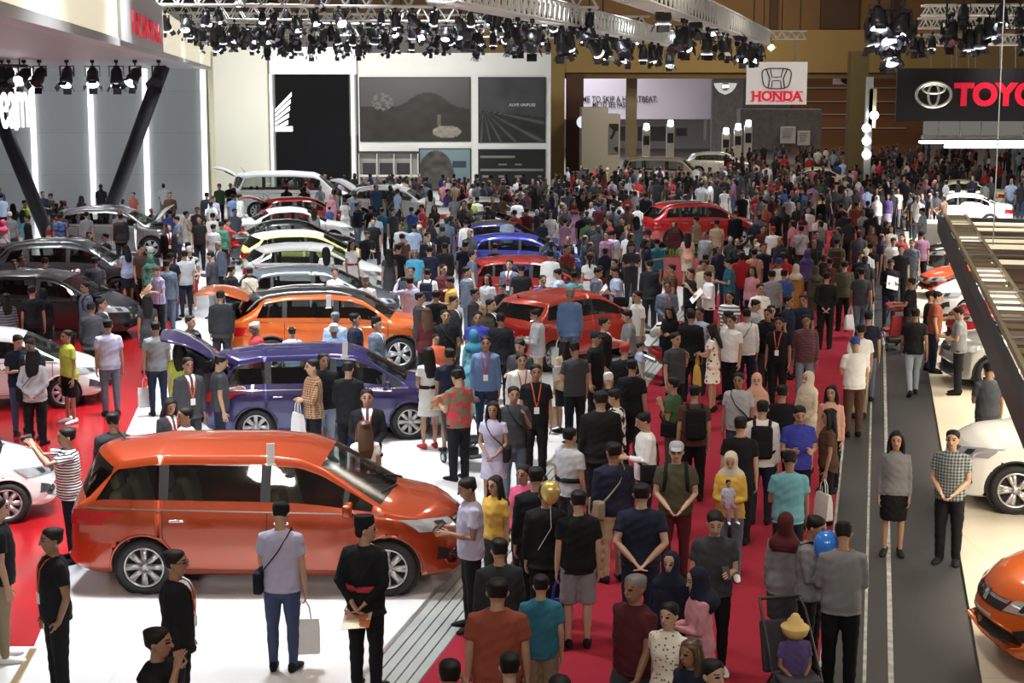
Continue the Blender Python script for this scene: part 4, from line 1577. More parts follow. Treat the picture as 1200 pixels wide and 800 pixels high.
car_c('sedan', 1120, 246, 274, paint('cream', (.72, .70, .45), 0), 'cream sedan half hidden by the white sedan beyond canopy', 'cream sedan', z=.05)
car_c('coupe', 1215, 240, 272, PWHITE, 'white coupe at right edge beyond the canopy', 'white right coupe', z=.05)
# far cars
car_c('van', 778, 223, 86, paint('beige', (.50, .44, .33), .2), 'beige van showing only roof and windows above far crowd', 'beige van', z=.1)
car_c('suv', 842, 207, 88, PWHITE, 'white SUV half hidden right of the beige van', 'far white SUV', z=0)
car_c('sedan', 952, 226, 275, paint('pale', (.62, .58, .50), 0), 'pale sedan sunk in the far crowd left of the olive column', 'far pale sedan', z=0)


def roof_card(car, px, py, z, label):
    p = at(px, py, z)
    pos, rz, sc, bvh = SHOWN[car]
    for _ in range(4):
        q = Matrix.Rotation(-rz, 3, 'Z') @ (p - pos) / sc
        hit = bvh.ray_cast(Vector((q.x, q.y, 5)), Vector((0, 0, -1)))[0]
        if hit:
            z = pos.z + hit.z * sc - .004
            p = at(px, py, z)
    r = empty('price_card', p, R(20), label, 'card', 'white cards on car roofs')
    b = MB()
    b.box((0, 0, .13), (.09, .012, .26), Matrix.Rotation(R(8), 4, 'X'), .004)
    b.build('card', WHITE, r)
    b = MB()
    b.box((0, 0, .008), (.11, .07, .016), None, .004)
    b.build('foot', mat('acrylic', (.7, .72, .74), .2), r)


roof_card(0, 317, 545, 1.80, 'small white card standing on roof of the orange-red MPV')
roof_card(1, 404, 419, 1.68, 'small white card standing on roof of the purple MPV')
roof_card(2, 385, 361, 1.76, 'small white card standing on roof of the orange crossover')
# ---------------------------------------------------------------- people: body and clothing meshes
ARM = {
    'd': ((.13, .02, -1), (.05, -.20, -1)), 'b': ((.22, .30, -1), (-.66, .30, -.72)), 'f': ((.16, -.12, -1), (-.52, -.64, -.55)),
    'h': ((.14, -.12, -1), (-.30, -1, .22)), 'p': ((.35, -.95, -.15), (-.45, -.45, .75)), 'x': ((.18, -.24, -1), (-.9, -.46, .06)),
    'a': ((.22, -.02, -1), (-.35, -.55, .85)), 't': ((.05, -.78, -.5), (-.36, -.06, 1)), 'e': ((.1, -.9, -.35), (0, -1, .02)),
    '+': ((.12, -.30, -1), (0, -.55, -1)), '-': ((.14, .36, -1), (.06, .08, -1)), 'c': ((.15, -.2, -1), (-.62, -.8, .08)),
    'u': ((.12, -.35, -1), (0, -1, -.12)), 'k': ((.30, .12, -1), (-.30, -.25, -1)),
}
POSE = {'s': 'dd0', 'b': 'bb0', 'f': 'ff0', 'h': 'hh0', 'o': 'hd0', 'r': 'dh0', 'p': 'pp0', 'x': 'xx0', 'a': 'ad0', 't': 'dt0', 'w': '+-1', 'v': '-+2', 'e': 'de0', 'E': 'ed0', 'c': 'cc0', 'u': 'uu0', 'k': 'kd0', 'W': 'h-1', 'z': 'ff3'}
UP, FO = .29, .25
TORSO = {
    'm': [(.84, .005, .150, .105), (.90, .005, .163, .118), (.98, .0, .158, .112), (1.06, -.005, .148, .105), (1.18, -.005, .160, .112), (1.29, 0, .175, .118), (1.36, .004, .165, .108), (1.405, .008, .126, .088), (1.445, .010, .074, .066)],
    'f': [(.84, .01, .155, .110), (.90, .012, .168, .122), (.97, .006, .158, .112), (1.05, 0, .128, .092), (1.12, -.004, .130, .096), (1.24, -.014, .148, .120), (1.31, -.004, .152, .112), (1.37, .004, .145, .092), (1.41, .008, .110, .075), (1.445, .010, .070, .060)],
}
SHX = {'m': .170, 'f': .148}
HPX = {'m': .088, 'f': .090}
PIV = Vector((0, .004, 1.49))
HEAD = [(1.478, -.062, .020, .022), (1.490, -.052, .040, .044), (1.515, -.034, .055, .066), (1.55, -.018, .064, .082), (1.585, -.010, .071, .093), (1.62, -.004, .0745, .098), (1.65, .001, .072, .095), (1.675, .004, .062, .081), (1.692, .006, .044, .057), (1.700, .006, .022, .028)]


def U(v):
    return Vector(v).normalized()


def skeleton(pose, sex):
    code = POSE[pose]
    K = {}
    for s, a in ((1, code[0]), (-1, code[1])):
        up, fo = ARM[a]
        sh = Vector((s * SHX[sex], .008, 1.368))
        up, fo = U((up[0] * s, up[1], up[2])), U((fo[0] * s, fo[1], fo[2]))
        el = sh + up * UP
        wr = el + fo * FO
        K['arm', s] = (sh, el, wr, fo, a)
        hip = Vector((s * HPX[sex], .004, .90))
        lg = code[2]
        th, sn = (.03 * s, 0, -1), (.0, .02, -1)
        if lg in '12':
            if (lg == '1') == (s == 1):
                th, sn = (0, .20, -1), (0, .52, -1)
            else:
                th, sn = (0, -.36, -1), (0, .02, -1)
        if lg == '3':
            th, sn = (.1 * s, -1, -.12), (.0, -.15, -1)
        th, sn = U(th), U(sn)
        kn = hip + th * .43
        an = kn + sn * .40
        K['leg', s] = (hip, kn, an, sn)
    K['dz'] = .07 - min(K['leg', 1][2].z, K['leg', -1][2].z)
    if code[2] == '3':
        K['dz'] = -.45
    return K


def remeshed(mb, vox, smooth=3, mats=None, pick=None, extra=None, fold=0.0, seed=0):
    me = mb.mesh('tmp')
    o = link('tmp', me)
    m = o.modifiers.new('r', 'REMESH')
    m.mode = 'VOXEL'
    m.voxel_size = vox
    if smooth:
        q = o.modifiers.new('s', 'SMOOTH')
        q.factor = .5
        q.iterations = smooth
    dg = bpy.context.evaluated_depsgraph_get()
    dg.update()
    out = bpy.data.meshes.new_from_object(o.evaluated_get(dg))
    bpy.data.objects.remove(o)
    bpy.data.meshes.remove(me)
    n = len(out.vertices)
    co_ = np.empty(n * 3)
    out.vertices.foreach_get('co', co_)
    if fold:
        no = np.empty(n * 3)
        out.vertices.foreach_get('normal', no)
        c3, n3 = co_.reshape(-1, 3), no.reshape(-1, 3)
        x, y, z = c3.T
        w_ = np.sin(z * 34 + 5 * np.sin(x * 11 + seed) + y * 9) * np.sin(x * 23 + z * 13 + seed * 2.1) + .6 * np.sin(z * 61 + x * 31 + 3 * np.sin(y * 15 + seed))
        c3 += n3 * (w_ * fold)[:, None]
        co_ = c3.reshape(-1)
    if extra is not None:
        ev, ef = extra
        vs = [tuple(v) for v in co_.reshape(-1, 3)]
        fs = [tuple(p.vertices) for p in out.polygons]
        off = len(vs)
        vs += [tuple(v) for v in ev]
        fs += [tuple(i + off for i in f) for f in ef]
        bpy.data.meshes.remove(out)
        out = bpy.data.meshes.new('tmp')
        out.from_pydata(vs, [], fs)
    else:
        out.vertices.foreach_set('co', co_)
    out.materials.clear()
    out.update()
    out.polygons.foreach_set('use_smooth', [True] * len(out.polygons))
    if pick:
        np_ = len(out.polygons)
        ce = np.empty(np_ * 3)
        out.polygons.foreach_get('center', ce)
        nn = np.empty(np_ * 3)
        out.polygons.foreach_get('normal', nn)
        out.polygons.foreach_set('material_index', pick(ce.reshape(-1, 3), nn.reshape(-1, 3)).astype(np.int32))
    return out


LIP = mat('lip', (.30, .12, .10), .5)
EYE = mat('eye_dark', (.02, .014, .012), .25)
SKINS = [mat('skin_%d' % k, c, .5, bump=.03, scale=60) for k, c in enumerate(((.40, .235, .150), (.33, .18, .112), (.26, .135, .082), (.46, .29, .20)))]
HAIRM = mat('hair_black', (.009, .007, .007), .6, spec=.25)
CACHE = {}


def headrot(yaw, pitch):
    return Matrix.Translation(PIV) @ Matrix.Rotation(R(yaw), 4, 'Z') @ Matrix.Rotation(R(pitch), 4, 'X') @ Matrix.Translation(-PIV)


def body_mesh(pose, sex, yaw, pitch):
    key = ('body', pose, sex, yaw, pitch)
    if key in CACHE:
        return CACHE[key]
    K = skeleton(pose, sex)
    g = 1.0 if sex == 'm' else .88
    T = Matrix.Translation((0, 0, K['dz']))
    b = MB()
    rs = TORSO[sex]
    b.tube([(0, y, z) for z, y, rx, ry in rs], [(rx - .018, ry - .016) for z, y, rx, ry in rs], 16, (1, 0, 0), T)
    b.tube([(0, .012, 1.40), (0, .006, 1.47), (0, -.004, 1.53)], [(.058 * g, .060 * g), (.052 * g, .056 * g), (.052 * g, .058 * g)], 12, (1, 0, 0), T)
    H = T @ headrot(yaw, pitch)
    b.tube([(0, y, z) for z, y, rx, ry in HEAD], [(rx, ry) for z, y, rx, ry in HEAD], 20, (1, 0, 0), H, True, False)
    b.tube([(0, -.094, 1.612), (0, -.108, 1.585), (0, -.116, 1.566)], [.009, .012, .016], 8, None, H)       # nose
    b.tube([(-.030, -.098, 1.616), (.030, -.098, 1.616)], [.008, .008], 6, None, H)                           # brow ridge
    b.tube([(-.018, -.092, 1.533), (.018, -.092, 1.533)], [.009, .009], 6, None, H)                           # lips
    for s in (1, -1):
        b.tube([(s * .072, .010, 1.60), (s * .080, .016, 1.585), (s * .074, .006, 1.56)], [.012, .014, .010], 8, None, H)
    ex = MB()
    hands = {}
    for s in (1, -1):
        sh, el, wr, fo, a = K['arm', s]
        b.tube([sh + Vector((-s * .03, 0, .0)), sh, sh.lerp(el, .5), el, el.lerp(wr, .45), wr], [.050 * g, .052 * g, .046 * g, .037 * g, .036 * g, .026 * g], 12, None, T)
        # palm: across-axis is chosen so that the thumb points forward or up
        hd = fo.copy()
        if a in 'hceu':
            hd = U(fo + Vector((0, 0, -.1)))
        across = Vector((0, -1, 0)) if abs(hd.y) < .75 else Vector((-s * .6, 0, .8))
        across = (across - hd * across.dot(hd)).normalized()
        pn = hd.cross(across)                                # palm normal
        if pn.dot(Vector((-s, 0, 0)) if abs(hd.y) < .75 else Vector((-s, 0, -.6))) < 0:
            pn = -pn
        pc = wr + hd * .095
        b.tube([wr - hd * .01, wr + hd * .03, wr + hd * .06, pc], [(.026 * g, .019 * g), (.036 * g, .017 * g), (.042 * g, .016 * g), (.040 * g, .014 * g)], 12, across, T)
        for k, (o_, ln) in enumerate(((.030, .070), (.010, .080), (-.010, .074), (-.029, .058))):
            f0 = wr + hd * .085 + across * o_ * g
            sp = hd + across * o_ * 2.2
            f1 = f0 + U(sp + pn * .15) * ln * .45
            f2 = f1 + U(sp + pn * .55) * ln * .35
            f3 = f2 + U(sp + pn * 1.1) * ln * .28
            ex.tube([f0, f1, f2, f3], [.0095 * g, .009 * g, .0085 * g, .0075 * g], 6, None, T)
        t0 = wr + hd * .028 + across * .026 * g
        t1 = t0 + U(across * .8 + hd * .7 + pn * .25) * .040
        t2 = t1 + U(across * .3 + hd + pn * .35) * .034
        ex.tube([t0, t1, t2], [.013 * g, .0105 * g, .009 * g], 6, None, T)
        hands[s] = T @ (wr + hd * .10 + pn * .02)
        hip, kn, an, sn = K['leg', s]
        b.tube([hip + Vector((0, 0, .03)), hip.lerp(kn, .25), hip.lerp(kn, .7), kn, kn.lerp(an, .30), kn.lerp(an, .75), an], [.080, .078, .060, .050 * g, .052 * g, .036 * g, .033 * g], 14, None, T)
        ft = U((s * .18, -1, 0)) if sn.y < .3 else U((s * .1, -.85, -.55))
        b.tube([an + Vector((0, .02, -.02)), an + ft * .08 + Vector((0, 0, -.035)), an + ft * .16 + Vector((0, 0, -.045))], [.027, .022, .014], 10, None, T)
        hands['an', s] = (T @ an, ft)
    Hi = H.inverted()

    def pick(c, n):
        q = (np.array(Hi.to_3x3()) @ c.T).T + np.array(Hi.translation)
        x, y, z = q.T
        r = np.zeros(len(c), int)
        fr = y < -.06
        r[fr & (abs(abs(x) - .031) < .014) & (abs(z - 1.600) < .0075)] = 1
        r[fr & (abs(abs(x) - .032) < .018) & (abs(z - 1.626) < .0045)] = 1
        r[fr & (abs(x) < .026) & (abs(z - 1.533) < .0085)] = 2
        return r
    me = remeshed(b, .0095, 2, pick=pick, extra=(ex.v, ex.f))
    me.name = 'person_body'
    for m in (SKINS[0], EYE, LIP):
        me.materials.append(m)
    CACHE[key] = (me, hands, K)
    return CACHE[key]


def garment(kind, pose, sex):
    key = (kind, pose, sex)
    if key in CACHE:
        return CACHE[key]
    K = skeleton(pose, sex)
    T = Matrix.Translation((0, 0, K['dz']))
    b = MB()
    g = 1.0 if sex == 'm' else .90
    pick = None
    rs = TORSO[sex]

    def legs(r0, r1, r2, upto, hem):
        for s in (1, -1):
            hip, kn, an, sn = K['leg', s]
            pts = [hip + Vector((0, 0, .02)), hip.lerp(kn, .35), hip.lerp(kn, .75)]
            rad = [r0 + .008, r0, (r0 + r1) / 2 + .003]
            if upto > 1:
                pts += [kn, kn.lerp(an, .4), kn.lerp(an, .85), an + Vector((0, 0, -.012))]
                rad += [r1, r1 * .97, r2, r2 * 1.02]
            else:
                pts += [kn.lerp(hip, .04)]
                rad += [r1 + .012]
            b.tube(pts, rad, 14, None, T, True, False)
        b.tube([(0, .005, .86), (0, .005, .92), (0, 0, .99), (0, 0, 1.05)], [(rs[0][2] + .012, rs[0][3] + .018), (rs[1][2] + .014, rs[1][3] + .014), (rs[2][2] + .008, rs[2][3] + .012), (rs[3][2] + .008, rs[3][3] + .010)], 18, (1, 0, 0), T)
    if kind == 'trousers':
        legs(.094 if sex == 'm' else .092, .072 * g, .060 * g, 2, 0)
    elif kind == 'slim':
        legs(.090, .062 * g, .047 * g, 2, 0)
    elif kind == 'shorts':
        legs(.100, .086 * g, 0, 1, 0)
    elif kind == 'skirt':
        hips = [K['leg', s][0] for s in (1, -1)]
        kn = (K['leg', 1][1] + K['leg', -1][1]) / 2
        b.tube([(0, 0, 1.06), (0, .004, .97), (0, .008, .88), (kn.x, kn.y * .5, .70), (kn.x, kn.y * .8, .50)], [(rs[3][2] + .008, rs[3][3] + .012), (rs[2][2] + .016, rs[2][3] + .018), (.190, .140), (.188, .148), (.182, .155)], 20, (1, 0, 0), T, True, False)
    else:
        ex = {'tee': .020, 'long': .020, 'suit': .036, 'dress': .014, 'robe': .024, 'jacket': .030}[kind]
        hem = {'tee': .83, 'long': .82, 'suit': .77, 'dress': .56, 'robe': .10, 'jacket': .84}[kind]
        pts, rad = [], []
        if kind in ('dress', 'robe'):
            zz = [hem, hem + (.80 - hem) * .5]
            for k, z in enumerate(zz):
                f = (.215, .175) if kind == 'robe' else (.200, .155)
                pts.append((0, .004, z))
                rad.append((f[0] - .012 * k, f[1] - .012 * k))
        elif hem < .84:
            pts.append((0, .005, hem))
            rad.append((rs[0][2] + ex + .036, rs[0][3] + ex + .034))
        for z, y, rx, ry in rs:
            e = ex
            if kind in ('tee', 'long', 'jacket', 'robe') and 1.0 < z < 1.2:
                e += .018 if sex == 'm' else .020
            if z < 1.0 and kind not in ('dress', 'suit'):
                e += .014
            if z > 1.43:
                e = .010
            pts.append((0, y, z))
            rad.append((rx + e, ry + e))
        b.tube(pts, rad, 20, (1, 0, 0), T, True, False)
        for s in (1, -1):
            sh, el, wr, fo, a = K['arm', s]
            ins = sh + Vector((-s * .06, 0, .012))
            if kind in ('tee', 'dress'):
                q = .62 if kind == 'tee' else .45
                b.tube([ins, sh, sh.lerp(el, q * .6), sh.lerp(el, q)], [.055 * g, .061 * g, .065 * g, .068 * g], 12, None, T, True, False)
            else:
                k = 1.08 if kind in ('suit', 'jacket') else 1.0
                b.tube([ins, sh, sh.lerp(el, .5), el, el.lerp(wr, .5), el.lerp(wr, .93)], [.056 * g * k, .061 * g * k, .059 * g * k, .052 * g * k, .046 * g * k, .038 * g * k], 12, None, T, True, False)
        if kind in ('suit',):
            dz = K['dz']

            def pick(c, n):
                x, y, z = c.T
                z = z - dz
                r = np.zeros(len(c), int)
                w_ = np.clip((z - 1.16) / .28, 0, 1) * .075
                v = (n[:, 1] < -.1) & (y < -.02) & (z > 1.16) & (abs(x) < w_)
                r[v] = 1
                r[v & (abs(x) < .020)] = 2
                return r
        elif kind in ('tee', 'long', 'jacket'):
            dz = K['dz']

            def pick(c, n):
                x, y, z = c.T
                r = np.zeros(len(c), int)
                r[(z - dz > 1.442)] = 1
                return r
    me = remeshed(b, .0135, 3, pick=pick, fold=.0028 if kind != 'slim' else .0018, seed=len(CACHE) * .7)
    me.name = kind
    CACHE[key] = me
    return me


def shoe_mesh(heel=False):
    key = ('shoe', heel)
    if key in CACHE:
        return CACHE[key]
    b = MB()
    b.tube([(0, .055, -.030), (0, .0, -.028), (0, -.08, -.038), (0, -.155, -.048), (0, -.195, -.052)], [(.038, .042), (.044, .046), (.048, .040), (.045, .029), (.030, .018)], 12, (1, 0, 0))
    b.tube([(0, .04, .0), (0, .035, -.02)], [.042, .042], 12)
    if heel:
        b.cyl((0, .06, -.03), (0, .065, -.10), .012, 8)
    me = remeshed(b, .010, 1)
    CACHE[key] = me
    return me


def hair_mesh(kind):
    key = ('hair', kind)
    if key in CACHE:
        return CACHE[key]
    b = MB()
    big = .012
    if kind in ('sh', 'gr', 'bald', 'lo', 'po', 'bun'):
        b.tube([(0, .052, 1.555), (0, .040, 1.585), (0, .024, 1.62), (0, .013, 1.652), (0, .008, 1.676), (0, .008, 1.694), (0, .008, 1.706), (0, .008, 1.712)], [(.060, .054), (.074, .072), (.084, .094), (.086, .105), (.081, .100), (.067, .084), (.045, .057), (.02, .026)], 20, (1, 0, 0), None, True, False)
    if kind == 'lo':
        b.tube([(0, .03, 1.66), (0, .055, 1.56), (0, .075, 1.45), (0, .095, 1.33), (0, .10, 1.22)], [(.080, .07), (.098, .058), (.110, .050), (.105, .040), (.075, .025)], 16, (1, 0, 0))
        for s in (1, -1):
            b.tube([(s * .065, -.02, 1.66), (s * .088, -.015, 1.58), (s * .095, -.005, 1.48), (s * .095, -.035, 1.36)], [.028, .030, .032, .024], 10)
    if kind == 'po':
        b.tube([(0, .095, 1.64), (0, .145, 1.60), (0, .135, 1.48), (0, .12, 1.36)], [.026, .036, .034, .016], 10)
    if kind == 'bun':
        b.tube([(0, .10, 1.655), (0, .13, 1.66)], [.04, .042], 10)
    if kind == 'hj':
        b.tube([(0, .05, 1.26), (0, .02, 1.33), (0, .008, 1.39), (0, -.002, 1.45), (0, .004, 1.49), (0, .014, 1.53), (0, .018, 1.58), (0, .016, 1.63), (0, .012, 1.675), (0, .010, 1.705), (0, .01, 1.722)],
               [(.135, .130), (.185, .150), (.180, .142), (.125, .118), (.096, .102), (.088, .104), (.091, .108), (.092, .108), (.080, .095), (.056, .066), (.03, .035)], 22, (1, 0, 0), None, True, False)
    if kind == 'cap':
        b.tube([(0, .040, 1.565), (0, .030, 1.60), (0, .016, 1.63), (0, .01, 1.66), (0, .008, 1.69), (0, .008, 1.712), (0, .008, 1.722)], [(.060, .055), (.074, .075), (.085, .100), (.086, .107), (.077, .097), (.055, .068), (.026, .03)], 20, (1, 0, 0), None, True, False)
        b.tube([(0, -.07, 1.648), (0, -.12, 1.642), (0, -.165, 1.630)], [(.075, .010), (.072, .008), (.045, .006)], 14, (1, 0, 0))
    if kind == 'songkok':
        b.tube([(0, .048, 1.56), (0, .030, 1.60), (0, .012, 1.64)], [(.060, .052), (.074, .076), (.082, .098)], 18, (1, 0, 0))
        b.tube([(0, .006, 1.642), (0, .006, 1.69), (0, .006, 1.735)], [(.080, .100), (.077, .098), (.070, .092)], 20, (1, 0, 0), None, True, False)
    me = remeshed(b, .010, 2 if kind != 'songkok' else 1)
    CACHE[key] = me
    return me


CLR = dict(black='15151a', navy='1b2239', blue='2f4f9a', royal='2d35a6', sky='a9c0e2', denim='5b79a8', white='ececec', cream='d9cfb6', grey='83858a', lgrey='b0b2b8', dgrey='3e4046',
           lilac='b2aeca', red='b8242c', maroon='571a22', orange='cf5622', rust='96442a', brown='573b2b', beige='b49e7e', green='41603c', olive='4d4d38', teal='1f7590', cyan='2fa3ca', lime='b9cd34',
           yellow='dcae2c', mustard='b88024', pink='da909f', hot='e4487f', mauve='8d6280', purple='5c4888', charcoal='2b2d32', aqua='5fa6b4', slate='5e6c80', jade='40735f', khaki='8d7f64', peach='e0a58c', jeans='39496b', pale='8e99a8')
CNAME = dict(sky='light blue', denim='denim blue', lgrey='light grey', dgrey='dark grey', hot='hot pink', jeans='blue denim', pale='pale grey', royal='royal blue', jade='dark sea-green', aqua='pale teal',
             plaidb='brown plaid', plaidg='grey plaid', plaidp='lilac plaid', plaidr='red plaid', stripew='black and white striped', stripeg='grey striped', stripem='maroon striped', batikr='red patterned', batikw='black and white patterned', batikb='blue patterned', batikm='dark patterned',
             floral='white floral', dots='white dotted', stripec='white and grey striped')
PATT = dict(plaidb=('b08a68', '4a2c20', 'plaid', 9), plaidg=('8c9696', '1c2022', 'plaid', 8), plaidp=('c9c6e4', '6b6796', 'plaid', 9), plaidr=('9c2a30', '2a1a22', 'plaid', 9), stripew=('f0f0f0', '20202c', 'stripe', 9), stripeg=('3c4046', '6a6e74', 'stripe', 5),
            stripem=('3a1a22', '7a5058', 'stripe', 14), batikr=('a8323c', '5c6a4c', 'batik', 9), batikw=('e2e2de', '14141a', 'batik', 11), batikb=('3c5684', '1e2c4c', 'batik', 10), batikm=('2c2424', '5c4a42', 'batik', 10),
            floral=('e6dfd2', '3a2a2c', 'voronoi', 12), dots=('e2ddd0', '6a6660', 'voronoi', 26), stripec=('e8e8ea', '5a6470', 'stripe', 4))


def cloth(c):
    if c in PATT:
        a, b, k, s = PATT[c]
        return two_tone('cloth_' + c, a, b, k, s, .85)
    k_ = hexc(CLR[c])
    g_ = sum(k_) / 3
    return mat('cloth_' + c, tuple((v * .85 + g_ * .15) * .84 for v in k_), .85, noise_amt=.10, scale=14, bump=.12, spec=.25)


def cword(c):
    return CNAME.get(c, {'charcoal': 'charcoal', 'cream': 'cream'}.get(c, c))


TOPK = dict(t=('tee', 't-shirt'), q=('tee', 'polo shirt'), r=('tee', 'shirt'), v=('tee', 'top'), l=('long', 'long-sleeved shirt'), b=('long', 'blouse'), s=('suit', 'suit'), j=('jacket', 'jacket'), d=('dress', 'dress'), n=('robe', 'long robe'))
BOTK = dict(j=('trousers', 'trousers'), e=('slim', 'jeans'), s=('shorts', 'shorts'), k=('skirt', 'skirt'))
PEOPLE = []
TIE = mat('tie_dark', (.05, .02, .025), .7)


def zone_z(p):
    s, t = to_st(p)
    if s < s_edge and t < 88:
        return .1
    if s < s_cl and t < 88:
        return .1 * (s_cl - s) / (s_cl - s_edge)
    return .05 if s > s_toy and t < 75 else .01


def place_person(px, py, H):
    z = .05
    for _ in range(4):
        p = at(px, py, z + H)
        z = zone_z(p)
    return Vector((p.x, p.y, z))


def obm(o, *ms):
    for i, m in enumerate(ms):
        if i < len(o.material_slots):
            o.material_slots[i].link = 'OBJECT'
            o.material_slots[i].material = m


def gmesh(me, n):
    while len(me.materials) < n:
        me.materials.append(WHITE)
    return me


def person(loc, H, F, sex, pose, top, bot, hair, extras, yaw=0, pitch=0, stout=1.0):
    me, hands, K = body_mesh(pose, sex, yaw, pitch)
    sc = H / 1.70
    o = link('person', me)
    o.location = loc
    az = math.atan2(loc.x, loc.y)
    o.rotation_euler = (0, 0, R(F) - az)
    o.scale = (sc * stout, sc * stout, sc)
    skin = SKINS[(int(abs(loc.x * 31 + loc.y * 17)) % 5) % 4]
    obm(o, skin, EYE, LIP)
    dz = K['dz']
    tk, tc = top.split('-')
    gname = {'t': 't_shirt', 'q': 'polo_shirt', 'r': 'shirt', 'v': 'top', 'l': 'shirt', 'b': 'blouse', 's': 'suit_jacket', 'j': 'jacket', 'd': 'dress', 'n': 'robe'}[tk]
    c = link(gname, gmesh(garment(TOPK[tk][0], pose, sex), 3), o)
    if tk == 's':
        obm(c, cloth(tc), cloth('white'), TIE)
    else:
        coll = next((e[3:] for e in extras if e.startswith('co-')), tc)
        obm(c, cloth(tc), cloth(coll), cloth(tc))
    if bot != '-':
        bk, bc = bot.split('-')
        c = link({'j': 'trousers', 'e': 'jeans', 's': 'shorts', 'k': 'skirt'}[bk], gmesh(garment(BOTK[bk][0], pose, sex), 1), o)
        obm(c, cloth(bc))
    heel = 'hr' in extras
    for s in (1, -1):
        an, ft = hands['an', s]
        c = link('shoe', gmesh(shoe_mesh(heel), 1), o)
        c.location = an + Vector((0, 0, .0))
        c.rotation_euler = (-math.asin(max(-1, min(1, ft.z))) if ft.z > -.2 else .5, 0, math.atan2(ft.x, -ft.y))
        obm(c, cloth('white' if 'sw' in extras else 'red' if heel else 'black'))
    hk, _, hc = hair.partition('-')
    if hk == 'gr':
        hm, hmat = hair_mesh('sh'), mat('hair_grey', (.16, .155, .15), .5)
    elif hk == 'wh':
        hm, hmat = hair_mesh('sh'), mat('hair_white', (.55, .54, .52), .5)
    elif hk == 'br':
        hm, hmat = hair_mesh('lo'), mat('hair_brown', (.07, .035, .018), .45)
    elif hk in ('hj', 'cap'):
        hm, hmat = hair_mesh(hk), cloth(hc)
    elif hk == 'sk':
        hm, hmat = hair_mesh('songkok'), cloth('black')
    elif hk == 'bald':
        hm = None
    else:
        hm, hmat = hair_mesh(hk), HAIRM
    if hm:
        c = link({'hj': 'headscarf', 'cap': 'cap', 'sk': 'hat'}.get(hk, 'hair'), gmesh(hm, 1), o)
        obm(c, hmat)
        c.matrix_local = Matrix.Translation((0, 0, dz)) @ headrot(yaw, pitch)
    for e in extras:
        if e.startswith('ly-'):
            b = MB()
            f = .012 if tk == 's' else 0
            for s in (1, -1):
                b.tube([(s * .072, .01, 1.455 + dz), (s * .066, -.085, 1.42 + dz), (s * .050, -.138 - f, 1.34 + dz), (s * .03, -.150 - f, 1.22 + dz), (0, -.150 - f, 1.10 + dz)], [(.011, .005)] * 5, 6, (1, 0, 0))
            c = b.build('lanyard', cloth(e[3:]), o, True)
            b = MB()
            b.box((0, -.154 - f, 1.05 + dz), (.075, .008, .10), None, .003)
            b.build('badge', WHITE, c)
        if e.startswith('be-'):
            b = MB()
            r0 = TORSO[sex][3]
            eb = .024 if tk == 'd' else .062 if tk == 's' else .050
            lp = [Vector(((r0[2] + eb) * math.cos(a), (r0[3] + eb) * math.sin(a), 1.05 + dz)) for a in [2 * math.pi * k / 24 for k in range(25)]]
            b.tube(lp, [(.012, .032)] * 25, 8, (1, 0, 0), None, False)
            b.build('belt', cloth(e[3:]), o, True)
        if e == 'gl':
            b = MB()
            for s in (1, -1):
                lp = [Vector((s * .032 + .022 * math.cos(a), -.108, 1.598 + .017 * math.sin(a))) for a in [2 * math.pi * k / 14 for k in range(15)]]
                b.tube(lp, [.0035] * 15, 5, (0, 1, 0), None, False)
                b.tube([(s * .054, -.106, 1.602), (s * .080, .01, 1.602)], [.003, .003], 5)
            c = b.build('glasses', DARK, o)
            c.matrix_local = Matrix.Translation((0, 0, dz)) @ headrot(yaw, pitch)
    return o, hands, K


def pmat(loc, H, F, stout=1.0):
    az = math.atan2(loc.x, loc.y)
    sc = H / 1.70
    return Matrix.Translation(loc) @ Matrix.Rotation(R(F) - az, 4, 'Z') @ Matrix.Diagonal((sc * stout, sc * stout, sc, 1))


